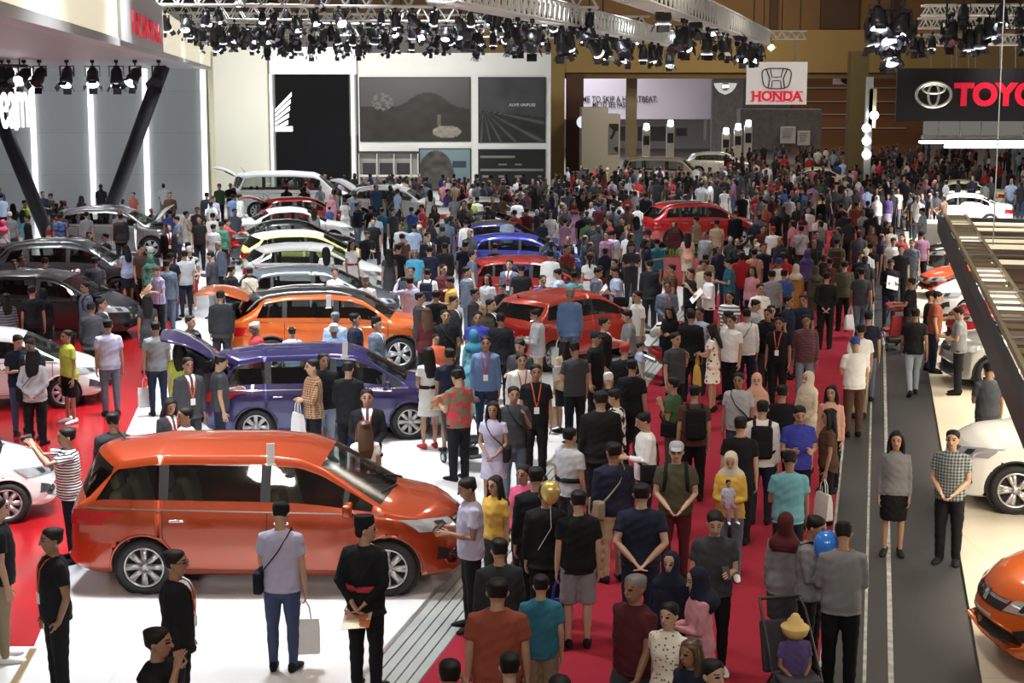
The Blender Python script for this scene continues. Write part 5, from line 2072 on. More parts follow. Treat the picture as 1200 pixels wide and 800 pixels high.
def carried(e, M, hands, K, who, F):
    """things people hold or wear on a strap: things of their own"""
    k, _, c = e.partition('-')
    dz = K['dz']
    side = {'l': 1, 'r': -1}.get(k[-1], None)
    if k in ('hb', 'hbl', 'hbr'):
        s = side or (1 if POSE_HAND.get(who['pose'], 1) == 1 else -1)
        h = M @ hands[s]
        r = empty('shopping_bag', h - Vector((0, 0, .58)), R(F) + R(20), None, 'bag')
        b = MB()
        w_, d_, hh = .30, .10, .36
        pts = []
        vs = [(x * w_ / 2 * q, y * d_ / 2 * q2, z) for z, q, q2 in ((0, .92, 1.0), (.02, 1, 1.1), (hh * .7, 1.0, .8), (hh, .95, .35)) for x, y in ((-1, -1), (1, -1), (1, 1), (-1, 1))]
        fs = [(0, 3, 2, 1), (12, 13, 14, 15)] + [(4 * i + j, 4 * i + (j + 1) % 4, 4 * i + 4 + (j + 1) % 4, 4 * i + 4 + j) for i in range(3) for j in range(4)]
        b.add(vs, fs)
        b.build('body', cloth(c), r)
        for y in (-.018, .018):
            b = MB()
            b.tube([(-.07, y, hh - .03), (-.05, y, hh + .12), (0, y * .3, .585), (.05, y, hh + .12), (.07, y, hh - .03)], [.007] * 5, 6)
            b.build('handle', cloth(c), r)
        r['label'] = '%s shopping bag held by %s' % (cword(c), who['short'])
    elif k in ('sb', 'sbl', 'sbr'):
        s = side or 1
        r = empty('shoulder_bag', M.translation, 0, None, 'bag')
        r.matrix_world = M
        b = MB()
        x, y = s * .205, .03
        b.box((x, y, .93 + dz), (.09, .28, .22), None, .03)
        b.build('body', cloth(c), r, True)
        b = MB()
        f = .162
        pts = [(x * .95, y - .09, 1.0 + dz), (s * .13, -f + .01, 1.12 + dz), (0, -f, 1.24 + dz), (-s * .08, -.128, 1.37 + dz), (-s * .105, -.03, 1.455 + dz), (-s * .09, .09, 1.40 + dz), (0, .155, 1.25 + dz), (s * .12, .15, 1.10 + dz), (x * .95, y + .09, 1.0 + dz)]
        b.tube(pts, [(.006, .017)] * 9, 6, (1, 0, 0))
        b.build('strap', cloth(c), r, True)
        r['label'] = '%s shoulder bag worn by %s' % (cword(c), who['short'])
    elif k == 'bp':
        r = empty('backpack', M.translation, 0, None, 'backpack')
        r.matrix_world = M
        b = MB()
        b.box((0, .235, 1.18 + dz), (.29, .17, .44), None, .06)
        b.build('body', cloth(c), r, True)
        b = MB()
        b.box((0, .325, 1.10 + dz), (.22, .06, .22), None, .025)
        b.build('front_pocket', cloth(c), r, True)
        for s in (1, -1):
            b = MB()
            b.tube([(s * .10, .16, 1.38 + dz), (s * .105, .06, 1.445 + dz), (s * .11, -.06, 1.425 + dz), (s * .12, -.15, 1.30 + dz), (s * .135, -.135, 1.15 + dz), (s * .18, .02, 1.04 + dz), (s * .14, .17, 1.02 + dz)], [(.022, .008)] * 7, 6, (1, 0, 0))
            b.build('shoulder_strap', cloth(c), r, True)
        r['label'] = '%s backpack worn by %s' % (cword(c), who['short'])
    elif k in ('ph', 'cam'):
        h = (M @ hands[1] + M @ hands[-1]) / 2 if who['pose'] in 'hpc' else M @ hands[-1 if who['pose'] in 'rteb' else 1]
        r = empty('camera' if k == 'cam' else 'mobile_phone', h + Vector((0, 0, .03)), R(F), None, 'camera' if k == 'cam' else 'phone')
        b = MB()
        if k == 'cam':
            b.box((0, 0, 0), (.13, .05, .085), None, .012)
            b.build('body', DARK, r)
            b = MB()
            b.cyl((0, -.02, 0), (0, -.09, 0), .034, 16)
            b.build('lens', BLACK, r)
        else:
            b.box((0, 0, 0), (.075, .011, .15), Matrix.Rotation(R(-45), 4, 'X'), .004)
            b.build('body', DARK, r)
            b = MB()
            b.box((0, .0065, 0), (.066, .002, .13), Matrix.Rotation(R(-45), 4, 'X'))
            b.build('screen', mat('phone_screen', (.02, .025, .03), .1, emit=.0), r)
        r['label'] = '%s held by %s' % ('dark camera' if k == 'cam' else 'dark phone', who['short'])
    elif k in ('br', 'pa'):
        if who['pose'] in 'hc':
            h = (M @ hands[1] + M @ hands[-1]) / 2
        elif who['pose'] in 'b':
            h = (M @ hands[1] + M @ hands[-1]) / 2 + Vector((0, 0, -.08))
        else:
            h = M @ hands[-1 if who['pose'] in 'rte' else 1]
        r = empty('brochure' if k == 'br' else 'paper_sheet', h, R(F), None, 'brochure' if k == 'br' else 'paper')
        b = MB()
        tilt = Matrix.Rotation(R(-38 if who['pose'] in 'hcorW' else 65), 4, 'X') @ Matrix.Rotation(R(18), 4, 'Y')
        b.box((0, 0, .03), (.28, .006, .37), tilt)
        b.build('cover', two_tone('brochure_print', 'd8c7a8', 'b06a3a', 'batik', 7, .4) if k == 'br' else WHITE, r)
        if k == 'br':
            b = MB()
            b.box((0, -.004, .05), (.22, .003, .15), tilt)
            b.box((0, .004, .05), (.22, .003, .15), tilt)
            b.build('printed_picture', mat('brochure_red', (.5, .2, .12), .4), r)
        r['label'] = '%s held by %s' % ('printed brochure' if k == 'br' else 'white paper', who['short'])
    else:
        return None
    return r


POSE_HAND = {'b': 1, 'o': -1, 'r': 1, 't': 1, 'a': -1}
# ---------------------------------------------------------------- people: who stands where
# head-top pixel x y | sex+height cm | facing (0 camera, 90 right, 180 away, 270 left) | pose | top | bottom | hair | extras
CROWD = '''
60 617 m172 285 k q-black j-black sh ly-orange co-black
-4 582 m172 95 s t-black e-khaki sh sw
205 643 m172 75 s s-black j-black sh ly-orange gl
184 734 m172 50 t q-black j-black sh y20
328 588 m174 165 o r-lilac e-jeans cap-black sbl-black hb-white
427 601 m174 155 b s-black j-black sk br y-60 be-red
551 558 m172 283 h r-lilac j-black sh ph
585 629 m168 190 s j-charcoal j-black sh
583 676 m176 178 s t-rust j-brown sh S1.12
634 672 m150 182 s t-teal s-khaki sh
527 771 m170 180 t v-black j-black sh
597 763 m165 185 s t-charcoal j-black sh
656 790 m170 180 s t-navy j-black sh
628 556 m176 186 s j-black j-black sh
614 549 f155 330 s v-hot j-dgrey sh gl
580 557 f150 320 s v-yellow j-dgrey lo gl
640 566 m168 182 s s-black j-black sh
678 573 m172 186 s t-black s-grey sh hbl-royal
752 565 m174 180 b t-navy j-navy sh S1.1
786 646 f156 345 s b-navy j-navy hj-navy
821 664 f156 285 c b-pink e-jeans hj-navy
744 673 m172 320 w q-maroon j-dgrey gr S1.06
784 702 f160 335 w d-dots - sh
810 745 f158 315 w v-navy j-black br
836 772 m165 40 s t-black j-black sh
838 597 m170 5 o r-dgrey e-black sh sw ph
793 517 m170 0 f t-olive e-maroon cap-lgrey gl bp-black S1.08
857 528 f158 355 c b-yellow j-slate hj-cream sw
868 487 m170 178 s t-black j-black sh co-orange
894 468 m172 180 s l-white e-navy sh bp-black
866 436 m168 345 s t-lgrey e-jeans sh sb-black
887 437 f156 0 f b-peach k-dgrey hj-peach
814 450 m170 186 s t-brown j-black sh bp-black
789 441 m166 250 a t-green j-olive sh sb-black
757 482 m170 282 o l-white e-navy sh sb-black
719 517 m172 205 s j-navy j-beige sh sb-khaki S1.1
704 457 m180 195 s s-black j-black sh S1.15
722 455 m168 255 o r-batikw j-beige sh
741 420 m172 160 s t-black j-black sh
713 436 f156 185 c b-black j-black cap-white
668 500 m168 140 s t-lgrey s-charcoal sh be-black
602 452 m168 10 a t-dgrey e-slate sh sb-black
628 426 m174 5 s r-black j-black sh ly-orange
611 413 m170 10 s l-white j-black sh ly-orange
674 400 m172 205 o r-dgrey j-black sh pa
662 397 f160 215 s b-beige k-black lo hb-cream
578 470 f158 350 f d-lilac - lo sb-black
537 432 m168 215 o r-batikr j-black sh br S1.06
502 408 f166 200 f d-white - lo be-black hr
527 407 m170 190 s t-navy s-khaki sh
569 393 m174 0 s l-denim e-navy sh ly-red
555 386 f158 185 s n-aqua - hj-teal
427 492 f164 190 s d-white - br be-red
430 455 m172 0 f s-black j-black sh ly-red hbl-red
408 422 m172 165 f s-black j-black sh hbl-blue
379 413 m172 20 s j-black e-pale sh
366 420 m172 285 x l-plaidb j-black sh hb-white
256 415 m170 95 o t-dgrey e-navy sh
220 418 m172 20 s s-dgrey j-dgrey sh ly-orange
198 465 f160 25 h s-charcoal j-charcoal lo ly-red ph
217 476 m170 285 s l-white j-black sh ly-orange
132 485 m174 175 s s-charcoal j-charcoal sh
78 508 m170 275 p t-stripew e-navy sh cam S1.06
38 408 f160 165 b b-lgrey j-black lo sb-black S1.12
20 395 m170 25 h t-navy e-jeans sh ph
36 397 m170 330 o s-charcoal j-charcoal sh
78 386 f164 300 s v-lime s-black po sw
126 373 m174 182 s r-lilac e-slate sh
182 376 m170 184 s t-grey e-navy sh hbl-white
210 401 f162 180 s v-lime e-sky lo
230 398 f162 200 s s-black j-black lo
1117 503 m170 350 f r-plaidg j-black sh
1051 505 f160 0 s b-grey k-black lo
989 610 m174 182 h l-grey j-black sh pa co-orange
953 612 m168 70 c j-grey j-black sh sb-black
921 606 f158 170 s b-grey k-dgrey hj-maroon
926 527 m168 186 o t-aqua j-black sh
937 474 m168 10 h t-royal j-black sh
972 479 f160 275 s v-brown j-black lo hb-white
975 451 f158 345 s b-peach j-black lo
947 435 f158 320 f b-cream k-cream hj-cream
917 450 m168 180 s t-black j-black sh
1003 394 m172 200 o q-white j-brown cap-blue
1009 379 m170 200 s q-white j-khaki sh
1073 359 m172 190 w t-black e-pale sh
1018 364 m172 182 s t-navy e-slate sh
1097 347 m170 95 o t-rust j-navy sh
1091 343 m168 90 s t-black j-navy sh
1126 355 m170 265 o r-grey j-black sh
1068 325 m168 262 u t-black j-dgrey sh
1056 287 m170 5 s q-black j-black sh
1044 303 m170 10 h l-black e-navy sh pa
1047 278 m168 10 o t-white j-dgrey sh
1057 274 f160 350 s v-red j-black sh
1069 280 m168 350 s t-slate j-grey sh
1080 270 m170 185 s r-mauve j-black sh
1160 424 m170 200 o r-dgrey j-navy sh
511 391 c135 20 s t-orange j-black sh
522 364 m174 10 k q-black j-black sh sb-olive
500 360 f162 190 s b-maroon j-black br
560 365 m172 0 s q-royal j-black sh
587 366 m172 170 s s-black j-black sh
610 396 m170 335 h t-dgrey j-black sh
630 361 m172 265 h l-lgrey j-beige sh ph
668 337 m178 182 s s-denim j-slate gr hb-white
698 388 m170 60 s t-black j-black cap-navy
708 371 m172 85 s s-black j-black sh
732 402 m168 180 s t-black j-black cap-red
750 401 c115 100 s v-sky j-slate sh
792 389 m172 40 a r-dgrey j-black sh
810 363 m174 185 s s-black j-black sh
836 379 f162 255 c d-floral - lo hb-yellow
853 367 m170 255 b t-white j-black sh
875 364 m170 185 s l-white j-navy sh sb-black
913 371 m168 350 s r-black j-black sh ly-orange
900 362 m168 340 s t-black j-dgrey sh
945 368 m170 0 s l-stripem e-pale sh
737 363 m168 275 o t-grey j-black sh
747 340 m176 300 s q-white j-grey sh
786 358 f160 335 h v-black j-black lo
722 311 m174 285 h t-sky e-navy sh pa sb-black
699 320 m170 80 h s-slate j-slate sh
691 296 f166 180 s d-white - po be-red
703 311 f160 5 o v-maroon k-black lo
720 303 m168 330 s t-black j-black sh
762 304 m172 182 s s-charcoal j-charcoal sh
782 329 m170 5 f j-slate e-navy sh ly-orange
809 314 m170 300 a q-black j-black sh
831 317 m170 290 o l-white j-black sh pa
855 302 m170 275 o t-teal e-navy sh
867 286 m180 185 s t-black j-black sh bp-black S1.1
882 312 f160 335 s b-pink e-navy lo
884 291 m170 190 s r-peach j-black sh sb-brown
894 285 m172 20 s r-navy j-black sh
891 332 m168 20 s t-white j-dgrey sh
884 350 m170 70 o j-lgrey j-dgrey sh
855 341 m168 340 s t-stripec j-grey sh
857 369 m168 330 s t-white j-black sh
820 360 m168 335 s r-sky j-dgrey sh
809 362 f160 180 s s-black j-black po
905 316 m170 182 s t-grey j-black sh
919 317 m168 180 s t-blue j-black sh
913 302 m170 182 s t-white j-dgrey cap-blue
924 346 m170 75 s r-navy j-black sh
941 346 m168 350 s t-navy j-black sh
904 359 m168 10 s r-black j-black sh ly-red
933 309 f158 182 s b-mustard k-mustard hj-cream
946 292 f158 186 s b-purple k-navy hj-purple
973 302 f156 182 s b-maroon j-black sh
990 305 m172 184 s r-olive j-black sh
969 318 m176 182 b l-black j-black sh
1010 312 m172 190 w t-dgrey e-slate sh hb-white
1010 295 m168 5 s t-black j-black sh
1020 284 m168 190 s t-black j-black sh
981 279 m168 182 s t-green j-dgrey sh bp-brown
956 311 f156 200 s b-olive k-olive hj-olive hb-cream
428 329 m174 190 s l-white j-cream gr
456 291 f164 186 s d-dgrey - lo
467 286 m172 150 s q-black e-denim sh hbr-white
486 291 m170 0 s q-cyan j-navy gr
482 312 m168 340 s r-dgrey j-black sh
480 328 m170 200 p l-lilac e-navy sh cam
492 333 m170 80 s s-dgrey j-dgrey sh
501 314 m168 170 s l-white j-black sh bp-navy
503 288 m174 190 s t-navy j-black sh S1.1
520 309 m168 30 x l-maroon j-black sh gl
529 324 m166 280 o t-yellow j-dgrey sh
511 338 m170 182 s t-black j-black sh sb-black
532 346 m170 60 s s-dgrey j-dgrey sh
416 366 m170 85 s s-navy j-navy sh
441 370 m168 65 f s-slate j-slate sk
547 312 m170 90 s s-slate j-slate sh
545 282 m172 185 s t-navy j-navy sh
553 291 m170 100 s r-slate j-dgrey sh
521 284 m172 190 s s-charcoal j-charcoal sh
580 288 m168 190 s t-charcoal j-black sh
597 304 m172 345 s s-slate j-slate sh ly-red
611 309 m174 182 s t-black j-black sh
645 288 m174 182 s l-white j-black sh
636 322 m168 20 f t-blue j-black sh
655 315 m170 255 h l-sky j-dgrey sh
571 321 f160 340 s v-lgrey j-black lo
589 331 f158 335 h v-black k-black sh
557 337 m170 60 s s-dgrey j-dgrey sh
566 355 m168 20 s r-olive j-black bald
575 350 m170 60 s s-black j-black sh
665 289 m168 40 f r-plaidr j-black sh
672 326 m168 200 s t-aqua j-black sh
740 284 m170 5 h r-dgrey j-dgrey sh ph
711 271 m170 330 s r-mauve e-navy sh
787 309 m168 280 t t-brown j-black sh
827 297 m168 180 s r-beige j-khaki sh
826 305 m168 340 s r-cream j-khaki sh
184 311 m170 305 h r-plaidp j-black cap-olive br
172 345 f162 184 s d-dgrey - lo
176 297 f165 190 s n-jade - hj-jade
195 304 m172 172 s s-slate j-slate sh
200 296 m170 150 f q-black j-jeans cap-black
216 293 m170 190 s t-lgrey e-navy sh
222 288 m170 195 s r-batikw s-red cap-white sw
248 294 m170 250 o j-dgrey j-grey sh
255 282 m170 330 s s-slate j-navy wh
271 306 m168 125 s t-black j-slate sh
258 335 m174 175 s s-charcoal j-charcoal sh
223 369 m168 55 s r-black j-black sh
292 311 f160 200 s v-cream j-white sh
300 376 m168 290 o q-red j-black wh gl
342 383 c140 182 s r-sky j-slate sh
393 366 m168 175 s l-sky j-slate gr
391 378 m168 180 s s-denim j-denim wh
382 289 f164 185 s d-white - lo
392 314 f164 5 s d-white - bun
412 278 f166 30 s d-white - lo be-red
107 360 m170 160 s s-dgrey j-dgrey sh
118 351 m170 80 s s-charcoal j-charcoal sh
100 330 m168 290 s t-slate j-dgrey sh bp-black
111 301 m174 172 s t-dgrey j-navy sh
91 315 c120 340 s r-plaidr j-dgrey cap-white
52 301 m170 160 o t-lgrey j-grey sh
27 304 m168 20 s r-slate j-dgrey sh
17 309 m166 10 s r-charcoal j-black sh
37 334 m172 182 s t-black j-black sh
50 338 f160 190 s b-black k-black hj-black
7 343 f160 190 s l-stripeg j-black lo
104 271 m168 0 a q-black j-black sh
123 273 m170 290 E s-navy j-navy sh
141 250 m172 190 s s-charcoal j-charcoal sh
101 248 m165 160 s t-grey j-black cap-black
70 250 m170 180 s r-batikb j-black sh
64 250 m168 110 s r-brown j-black sh
50 224 m170 20 s t-navy j-navy sh
60 226 m168 270 o t-charcoal j-dgrey sh
29 234 m170 60 s t-lime j-grey sh
11 248 m168 182 s t-grey j-dgrey cap-white
26 246 f160 180 s b-aqua j-white lo
32 252 f160 275 s b-black j-black sh hb-white
15 238 f160 200 s v-charcoal j-black lo
1 227 m170 182 s r-sky j-navy sh
3 257 f158 180 s b-lgrey k-dgrey hj-hot
75 234 f156 180 s b-maroon k-black hj-maroon
95 229 f160 160 s v-maroon j-black lo
156 225 f162 335 s r-batikr j-black sh
199 225 m172 0 f j-brown j-charcoal sh
208 253 m170 275 o r-slate j-navy sh
218 247 f162 95 f d-cream - sh
199 244 m168 180 s t-blue j-navy sh
231 242 m168 0 s t-dgrey j-black sh
233 253 m172 350 s t-black j-black sh
242 225 m174 170 s s-charcoal j-charcoal sh
250 229 m168 20 o l-lilac j-black sh
257 215 m172 10 s t-green j-black sh
270 214 m172 5 x q-black j-black bald
273 227 m168 182 s t-denim j-navy sh
281 227 m170 100 s l-white j-black sh
275 244 m172 20 s r-slate j-slate sh
266 256 m168 90 e l-red j-maroon sh
249 249 m168 180 s l-white j-black sh
250 262 m166 150 s r-lgrey j-black sh
259 260 m170 185 s j-jade j-black sh
197 262 m174 10 s s-black j-black sh ly-orange
220 283 m168 185 s t-charcoal j-black sh
148 284 f160 200 h v-sky k-navy lo pa
165 287 m168 30 s t-brown j-black sh
176 289 m168 190 s t-dgrey j-black cap-white
404 232 f164 175 s d-white - bun
388 226 f158 185 s b-pink k-pink hj-pink
386 242 c120 180 s t-blue j-navy sh
368 243 f160 180 s v-white j-white br
419 237 m172 60 s j-black e-slate sh
416 226 m170 170 s r-slate j-navy sh
434 240 m170 200 s t-black j-black sh
437 259 m172 0 s t-black j-black sh
430 270 m168 5 o q-black j-black sh hbl-lgrey
440 249 m170 185 s r-sky j-navy sh
447 243 m168 190 s t-teal j-navy sh
461 244 m168 30 s r-dgrey j-black sh
470 261 m168 340 s t-lgrey j-dgrey sh
471 273 m170 182 s r-brown j-black sh
485 262 m168 170 s t-sky e-jeans sh
482 242 m168 190 s t-blue j-navy sh
495 239 m168 275 o q-red j-cream sh
504 222 f164 185 s d-white - lo
509 240 f160 350 f v-black k-white lo
518 265 m172 200 s r-black j-black sh
501 272 m172 30 s s-charcoal j-charcoal sh
526 223 m168 10 s r-purple j-navy sh
603 248 m170 182 s t-red e-slate sh
617 243 m172 184 s t-maroon e-navy sh
635 254 f160 182 s b-navy k-lgrey bun
645 249 f166 5 f d-white - lo
662 254 f160 182 s v-mauve j-black sh
635 239 m170 180 s t-navy j-navy sh
606 234 m168 185 s t-white j-black sh
594 252 m168 200 s r-sky j-dgrey sh
546 282 m168 10 s r-charcoal j-black sh
546 257 m168 200 s l-white j-black sh
552 234 m168 10 s r-lime j-black sh
559 231 m170 182 s l-white j-black sh
574 235 m170 190 s r-black j-black sh
673 238 f158 184 s n-mauve - hj-maroon
682 248 m170 30 s t-black e-jeans sh
695 258 m176 182 s s-charcoal j-black sh
702 237 m170 185 s t-maroon e-denim sh
710 224 m174 190 s t-black j-black sh
704 219 m168 10 s t-rust j-brown sh
717 238 m168 330 s r-grey j-black sh
715 256 m170 290 s t-red j-brown sh
729 254 m172 350 s t-black j-black sh
746 253 f164 186 s b-slate k-slate lo
736 261 f158 20 s v-rust j-black lo
717 269 m170 200 s r-lilac j-black sh
757 226 m174 182 s j-black j-black sh
770 279 m168 182 s t-teal j-navy sh
760 269 m168 190 s t-navy j-navy sh
790 259 f162 340 s n-maroon - hj-brown
849 219 f164 182 s d-white - bun
870 225 m170 10 s r-black j-black sh
887 225 m170 5 c t-red e-slate sh
894 226 m168 10 s t-black j-black sh
862 246 m174 185 s s-black j-black cap-maroon
840 257 m170 200 s r-beige j-dgrey sh
816 253 m170 240 s r-khaki j-black sh
806 272 f160 184 s v-peach k-cream lo
827 270 m168 330 s t-grey j-black sh
894 264 m168 20 s t-maroon j-black sh
906 265 m168 190 s t-white j-black cap-red
940 221 m168 0 s t-blue j-navy sh
977 217 m172 180 s t-black j-black sh
990 221 m168 184 s t-olive j-dgrey sh
986 238 m172 182 s t-maroon j-black sh bp-black
1004 236 m172 184 s t-rust e-navy sh
1017 235 m170 190 s t-navy j-navy sh
1010 218 f156 10 s b-mauve k-mauve hj-mauve
1028 229 f160 10 s b-white j-lgrey hj-white
1041 227 f160 350 s v-purple k-lilac lo
965 230 m174 182 s l-black j-black sh
947 242 m168 10 s t-white j-dgrey sh
941 250 f156 185 s b-pink k-dgrey hj-maroon
939 264 m170 182 s t-lgrey j-dgrey sh sb-black
957 270 m168 20 s t-navy j-black sh
1022 265 f160 20 s v-brown j-black br
1045 264 f160 345 s v-white j-dgrey lo
925 228 m168 190 s r-lgrey j-black sh
910 244 m168 10 s r-black j-black sh
1082 243 m172 275 o r-sky e-denim sh
1052 220 m170 20 s t-white j-grey sh
'''
LANDM = []


def desc(d):
    tk, tc = d['top'].split('-')
    a = '%s %s' % (cword(tc), TOPK[tk][1])
    if d['bot'] != '-' and tk != 's':
        bk, bc = d['bot'].split('-')
        bw = 'jeans' if bc == 'jeans' else '%s %s' % (cword(bc), BOTK[bk][1])
        if bc == tc:
            a += ' and %s' % BOTK[bk][1]
        else:
            a += ' and %s' % bw
    hk, _, hc = d['hair'].partition('-')
    pre = ''
    if hk == 'hj':
        pre = '%s headscarf, ' % cword(hc)
    elif hk == 'cap':
        pre = '%s cap, ' % cword(hc)
    elif hk == 'sk':
        pre = 'black songkok, '
    return pre + a


def view(F):
    F %= 360
    if F < 50 or F > 310:
        return 'facing the camera'
    if 140 < F < 220:
        return 'seen from behind'
    return 'in profile'


def where(p):
    best, bd = None, 3.0
    for nm, c, r in LANDMARKS:
        dd = (Vector((p.x, p.y)) - Vector((c.x, c.y))).length
        if dd < r + .9 and dd < bd + 1.2 and (best is None or dd < bd):
            best, bd = nm, dd
    if best:
        return 'by the ' + best
    s, t = to_st(p)
    sb, tb = to_st(p, BE)
    if s < s_edge:
        q = at(226, 312, .1)
        if (Vector((p.x, p.y, 0)) - Vector((rp[2].x, rp[2].y, 0))).cross(Vector((rp[5].x - rp[2].x, rp[5].y - rp[2].y, 0))).z < 0 and p.y < q.y:
            return 'on the red display floor'
        return 'on the white platform' if p.y < 70 else 'near the picture wall'
    if s < s_cl:
        return 'on the grey ramp'
    if s < s_cr:
        return 'on the red carpet' if t < 62 else 'at far end of the red carpet'
    if s < s_toy:
        return 'on the dark walkway'
    return 'on the booth floor at right'


EXW = {'ly': '%s lanyard', 'sb': '%s shoulder bag', 'sbl': '%s shoulder bag', 'sbr': '%s shoulder bag', 'bp': '%s backpack', 'hb': '%s bag', 'hbl': '%s bag', 'hbr': '%s bag', 'br': 'brochure', 'pa': 'paper', 'ph': 'phone', 'cam': 'camera', 'be': '%s belt', 'gl': 'glasses', 'hr': 'red heels', 'sw': 'white sneakers'}
ITEMS = []
for line in CROWD.strip().splitlines():
    f = line.split()
    px, py = float(f[0]), float(f[1])
    sex, H = f[2][0], int(f[2][1:]) / 100
    d = dict(px=px, py=py, sex='m' if sex == 'm' or sex == 'c' else 'f', H=H, F=float(f[3]), pose=f[4], top=f[5], bot=f[6], hair=f[7], ex=f[8:], child=sex == 'c')
    d['yaw'] = next((float(e[1:]) for e in d['ex'] if e[0] == 'y' and e[1:].lstrip('-').isdigit()), 0)
    d['stout'] = next((float(e[1:]) for e in d['ex'] if e[0] == 'S'), 1.0)
    d['loc'] = place_person(px, py, H * (1.01 if f[7] != 'sk' else 1.03))
    ITEMS.append(d)


def blocked(p, mar=.32):
    for c, rz, hl, hw in CARBOX:
        q = Matrix.Rotation(-rz, 3, 'Z') @ Vector((p.x - c.x, p.y - c.y, 0))
        if abs(q.x) < hl + mar and abs(q.y) < hw + mar:
            return q, c, rz, hl, hw
    return None


ITEMS.sort(key=lambda d: d['loc'].length)
done = []
for d in ITEMS:                                             # clear of cars and of one another, moved along the view line only
    p = d['loc']
    u = Vector((p.x, p.y, 0)).normalized()
    for k in range(140):
        t = (k + 1) // 2 * .05 * (1 if k % 2 else -1)
        q = p + u * t
        if not blocked(q, .24) and all((q - o_).length > .46 for o_ in done):
            break
    q.z = zone_z(q)
    d['loc'] = q
    done.append(q)
# the loose crowd further back
random.seed(5)
TC = ['black'] * 16 + ['navy'] * 7 + ['dgrey'] * 7 + ['charcoal'] * 5 + ['grey'] * 3 + ['white'] * 4 + ['lgrey'] * 2 + ['red'] * 3 + ['maroon'] * 2 + ['blue', 'sky', 'green', 'beige', 'rust', 'pink', 'brown', 'slate', 'olive', 'mauve', 'batikb', 'plaidr', 'stripeg', 'batikm', 'brown', 'khaki']
BC = ['j-black'] * 5 + ['e-navy'] * 3 + ['j-dgrey'] * 2 + ['e-slate', 'j-khaki', 'e-jeans']
pts = [d['loc'] for d in ITEMS]


def fill(n, x0, x1, y0, y1, gap, zmin=None):
    out, tries = 0, 0
    while out < n and tries < n * 40:
        tries += 1
        px, py = random.uniform(x0, x1), random.uniform(y0, y1)
        f = random.random() < .30
        H = random.gauss(1.57, .04) if f else random.gauss(1.68, .05)
        p = place_person(px, py, H)
        if 750 < px < 885 and 215 < py < 272 and p.y < 75 or 405 < px < 530 and 222 < py < 252 and p.y < 68:
            continue
        if 772 < px < 832 and 275 < py < 325:
            continue
        if blocked(p, .3) or any((p - q).length < gap for q in pts):
            continue
        if p.y > 86.5 and px < 668 or p.y > 142:
            continue
        if 88 < p.y < 108 and (660 < px < 690 or 730 < px < 750 or 992 < px < 1020):
            continue
        if 116 < p.y < 124 and 860 < px < 970:
            continue
        if 94 < p.y < 104 and px < 735:
            continue
        pts.append(p)
        t = random.choice(TC)
        kind = random.choice('tttrqlj') if not f else random.choice('vvbb')
        hair = 'sh' if not f else random.choice(['lo', 'lo', 'po', 'hj-' + random.choice(['black', 'cream', 'navy', 'maroon', 'pink', 'grey'])])
        ITEMS.append(dict(px=px, py=py, sex='f' if f else 'm', H=H, F=random.choice([0, 20, 340, 180, 180, 190, 170, 90, 270, 120, 240]), pose=random.choice('sssshowvfb'), top=kind + '-' + t, bot=random.choice(BC), hair=hair, ex=[], yaw=0, stout=random.choice([1, 1, 1.06]), loc=p, child=False, auto=True))
        out += 1


fill(26, 640, 800, 222, 292, .62)
fill(40, 800, 1040, 222, 300, .62)
fill(10, 440, 640, 225, 270, .62)
fill(95, 330, 665, 203, 224, .55)
fill(40, 430, 790, 208, 240, .6)
fill(90, 660, 850, 194, 228, .6)
fill(190, 850, 1050, 168, 228, .6)
fill(70, 1040, 1110, 166, 232, .6)
fill(60, 1100, 1200, 168, 215, .7)
fill(10, -5, 300, 215, 250, .7)
ITEMS.sort(key=lambda d: d['loc'].length)
SOLO = [d for d in ITEMS if not d.get('auto')]
rest = [d for d in ITEMS if d.get('auto')]
n_solo = 300 - len(SOLO)
SOLO += rest[:max(0, n_solo)]
FAR = rest[max(0, n_solo):]

used = {}
todo = []
ORD = ['first', 'second', 'third', 'fourth', 'fifth', 'sixth', 'seventh', 'eighth', 'ninth', 'tenth']
for d in SOLO:
    d['short'] = 'person in ' + desc(d)
    xs_ = []
    for e in d['ex']:
        k, _, c = e.partition('-')
        if k in EXW and len(xs_) < 1 and k not in ('gl', 'be', 'sw'):
            xs_.append(EXW[k] % cword(c) if '%' in EXW[k] else EXW[k])
    base = d['short'] + (' with ' + xs_[0] if xs_ else '')
    d['w'] = where(d['loc'])
    d['base'] = base
    v = view(d['F'])
    d['cand'] = [base + ' ' + d['w'], base + ', ' + v + ', ' + d['w']]
    near = sorted((q for q in SOLO if q is not d and abs(q['px'] - d['px']) < 60 and abs(q['py'] - d['py']) < 40), key=lambda q: (abs(q['px'] - d['px']) + abs(q['py'] - d['py'])))
    for q in near[:4]:
        tk, tc = q['top'].split('-')
        sd = 'left' if q['px'] > d['px'] else 'right'
        d['cand'].append('person in %s, just %s of one in %s %s' % (desc(d), sd, cword(tc), TOPK[tk][1]))
        d['cand'].append('person in %s, just %s of one in %s %s %s' % (desc(d), sd, cword(tc), TOPK[tk][1], d['w']))


def nwords(s):
    return len(s.replace(',', ' ').split())


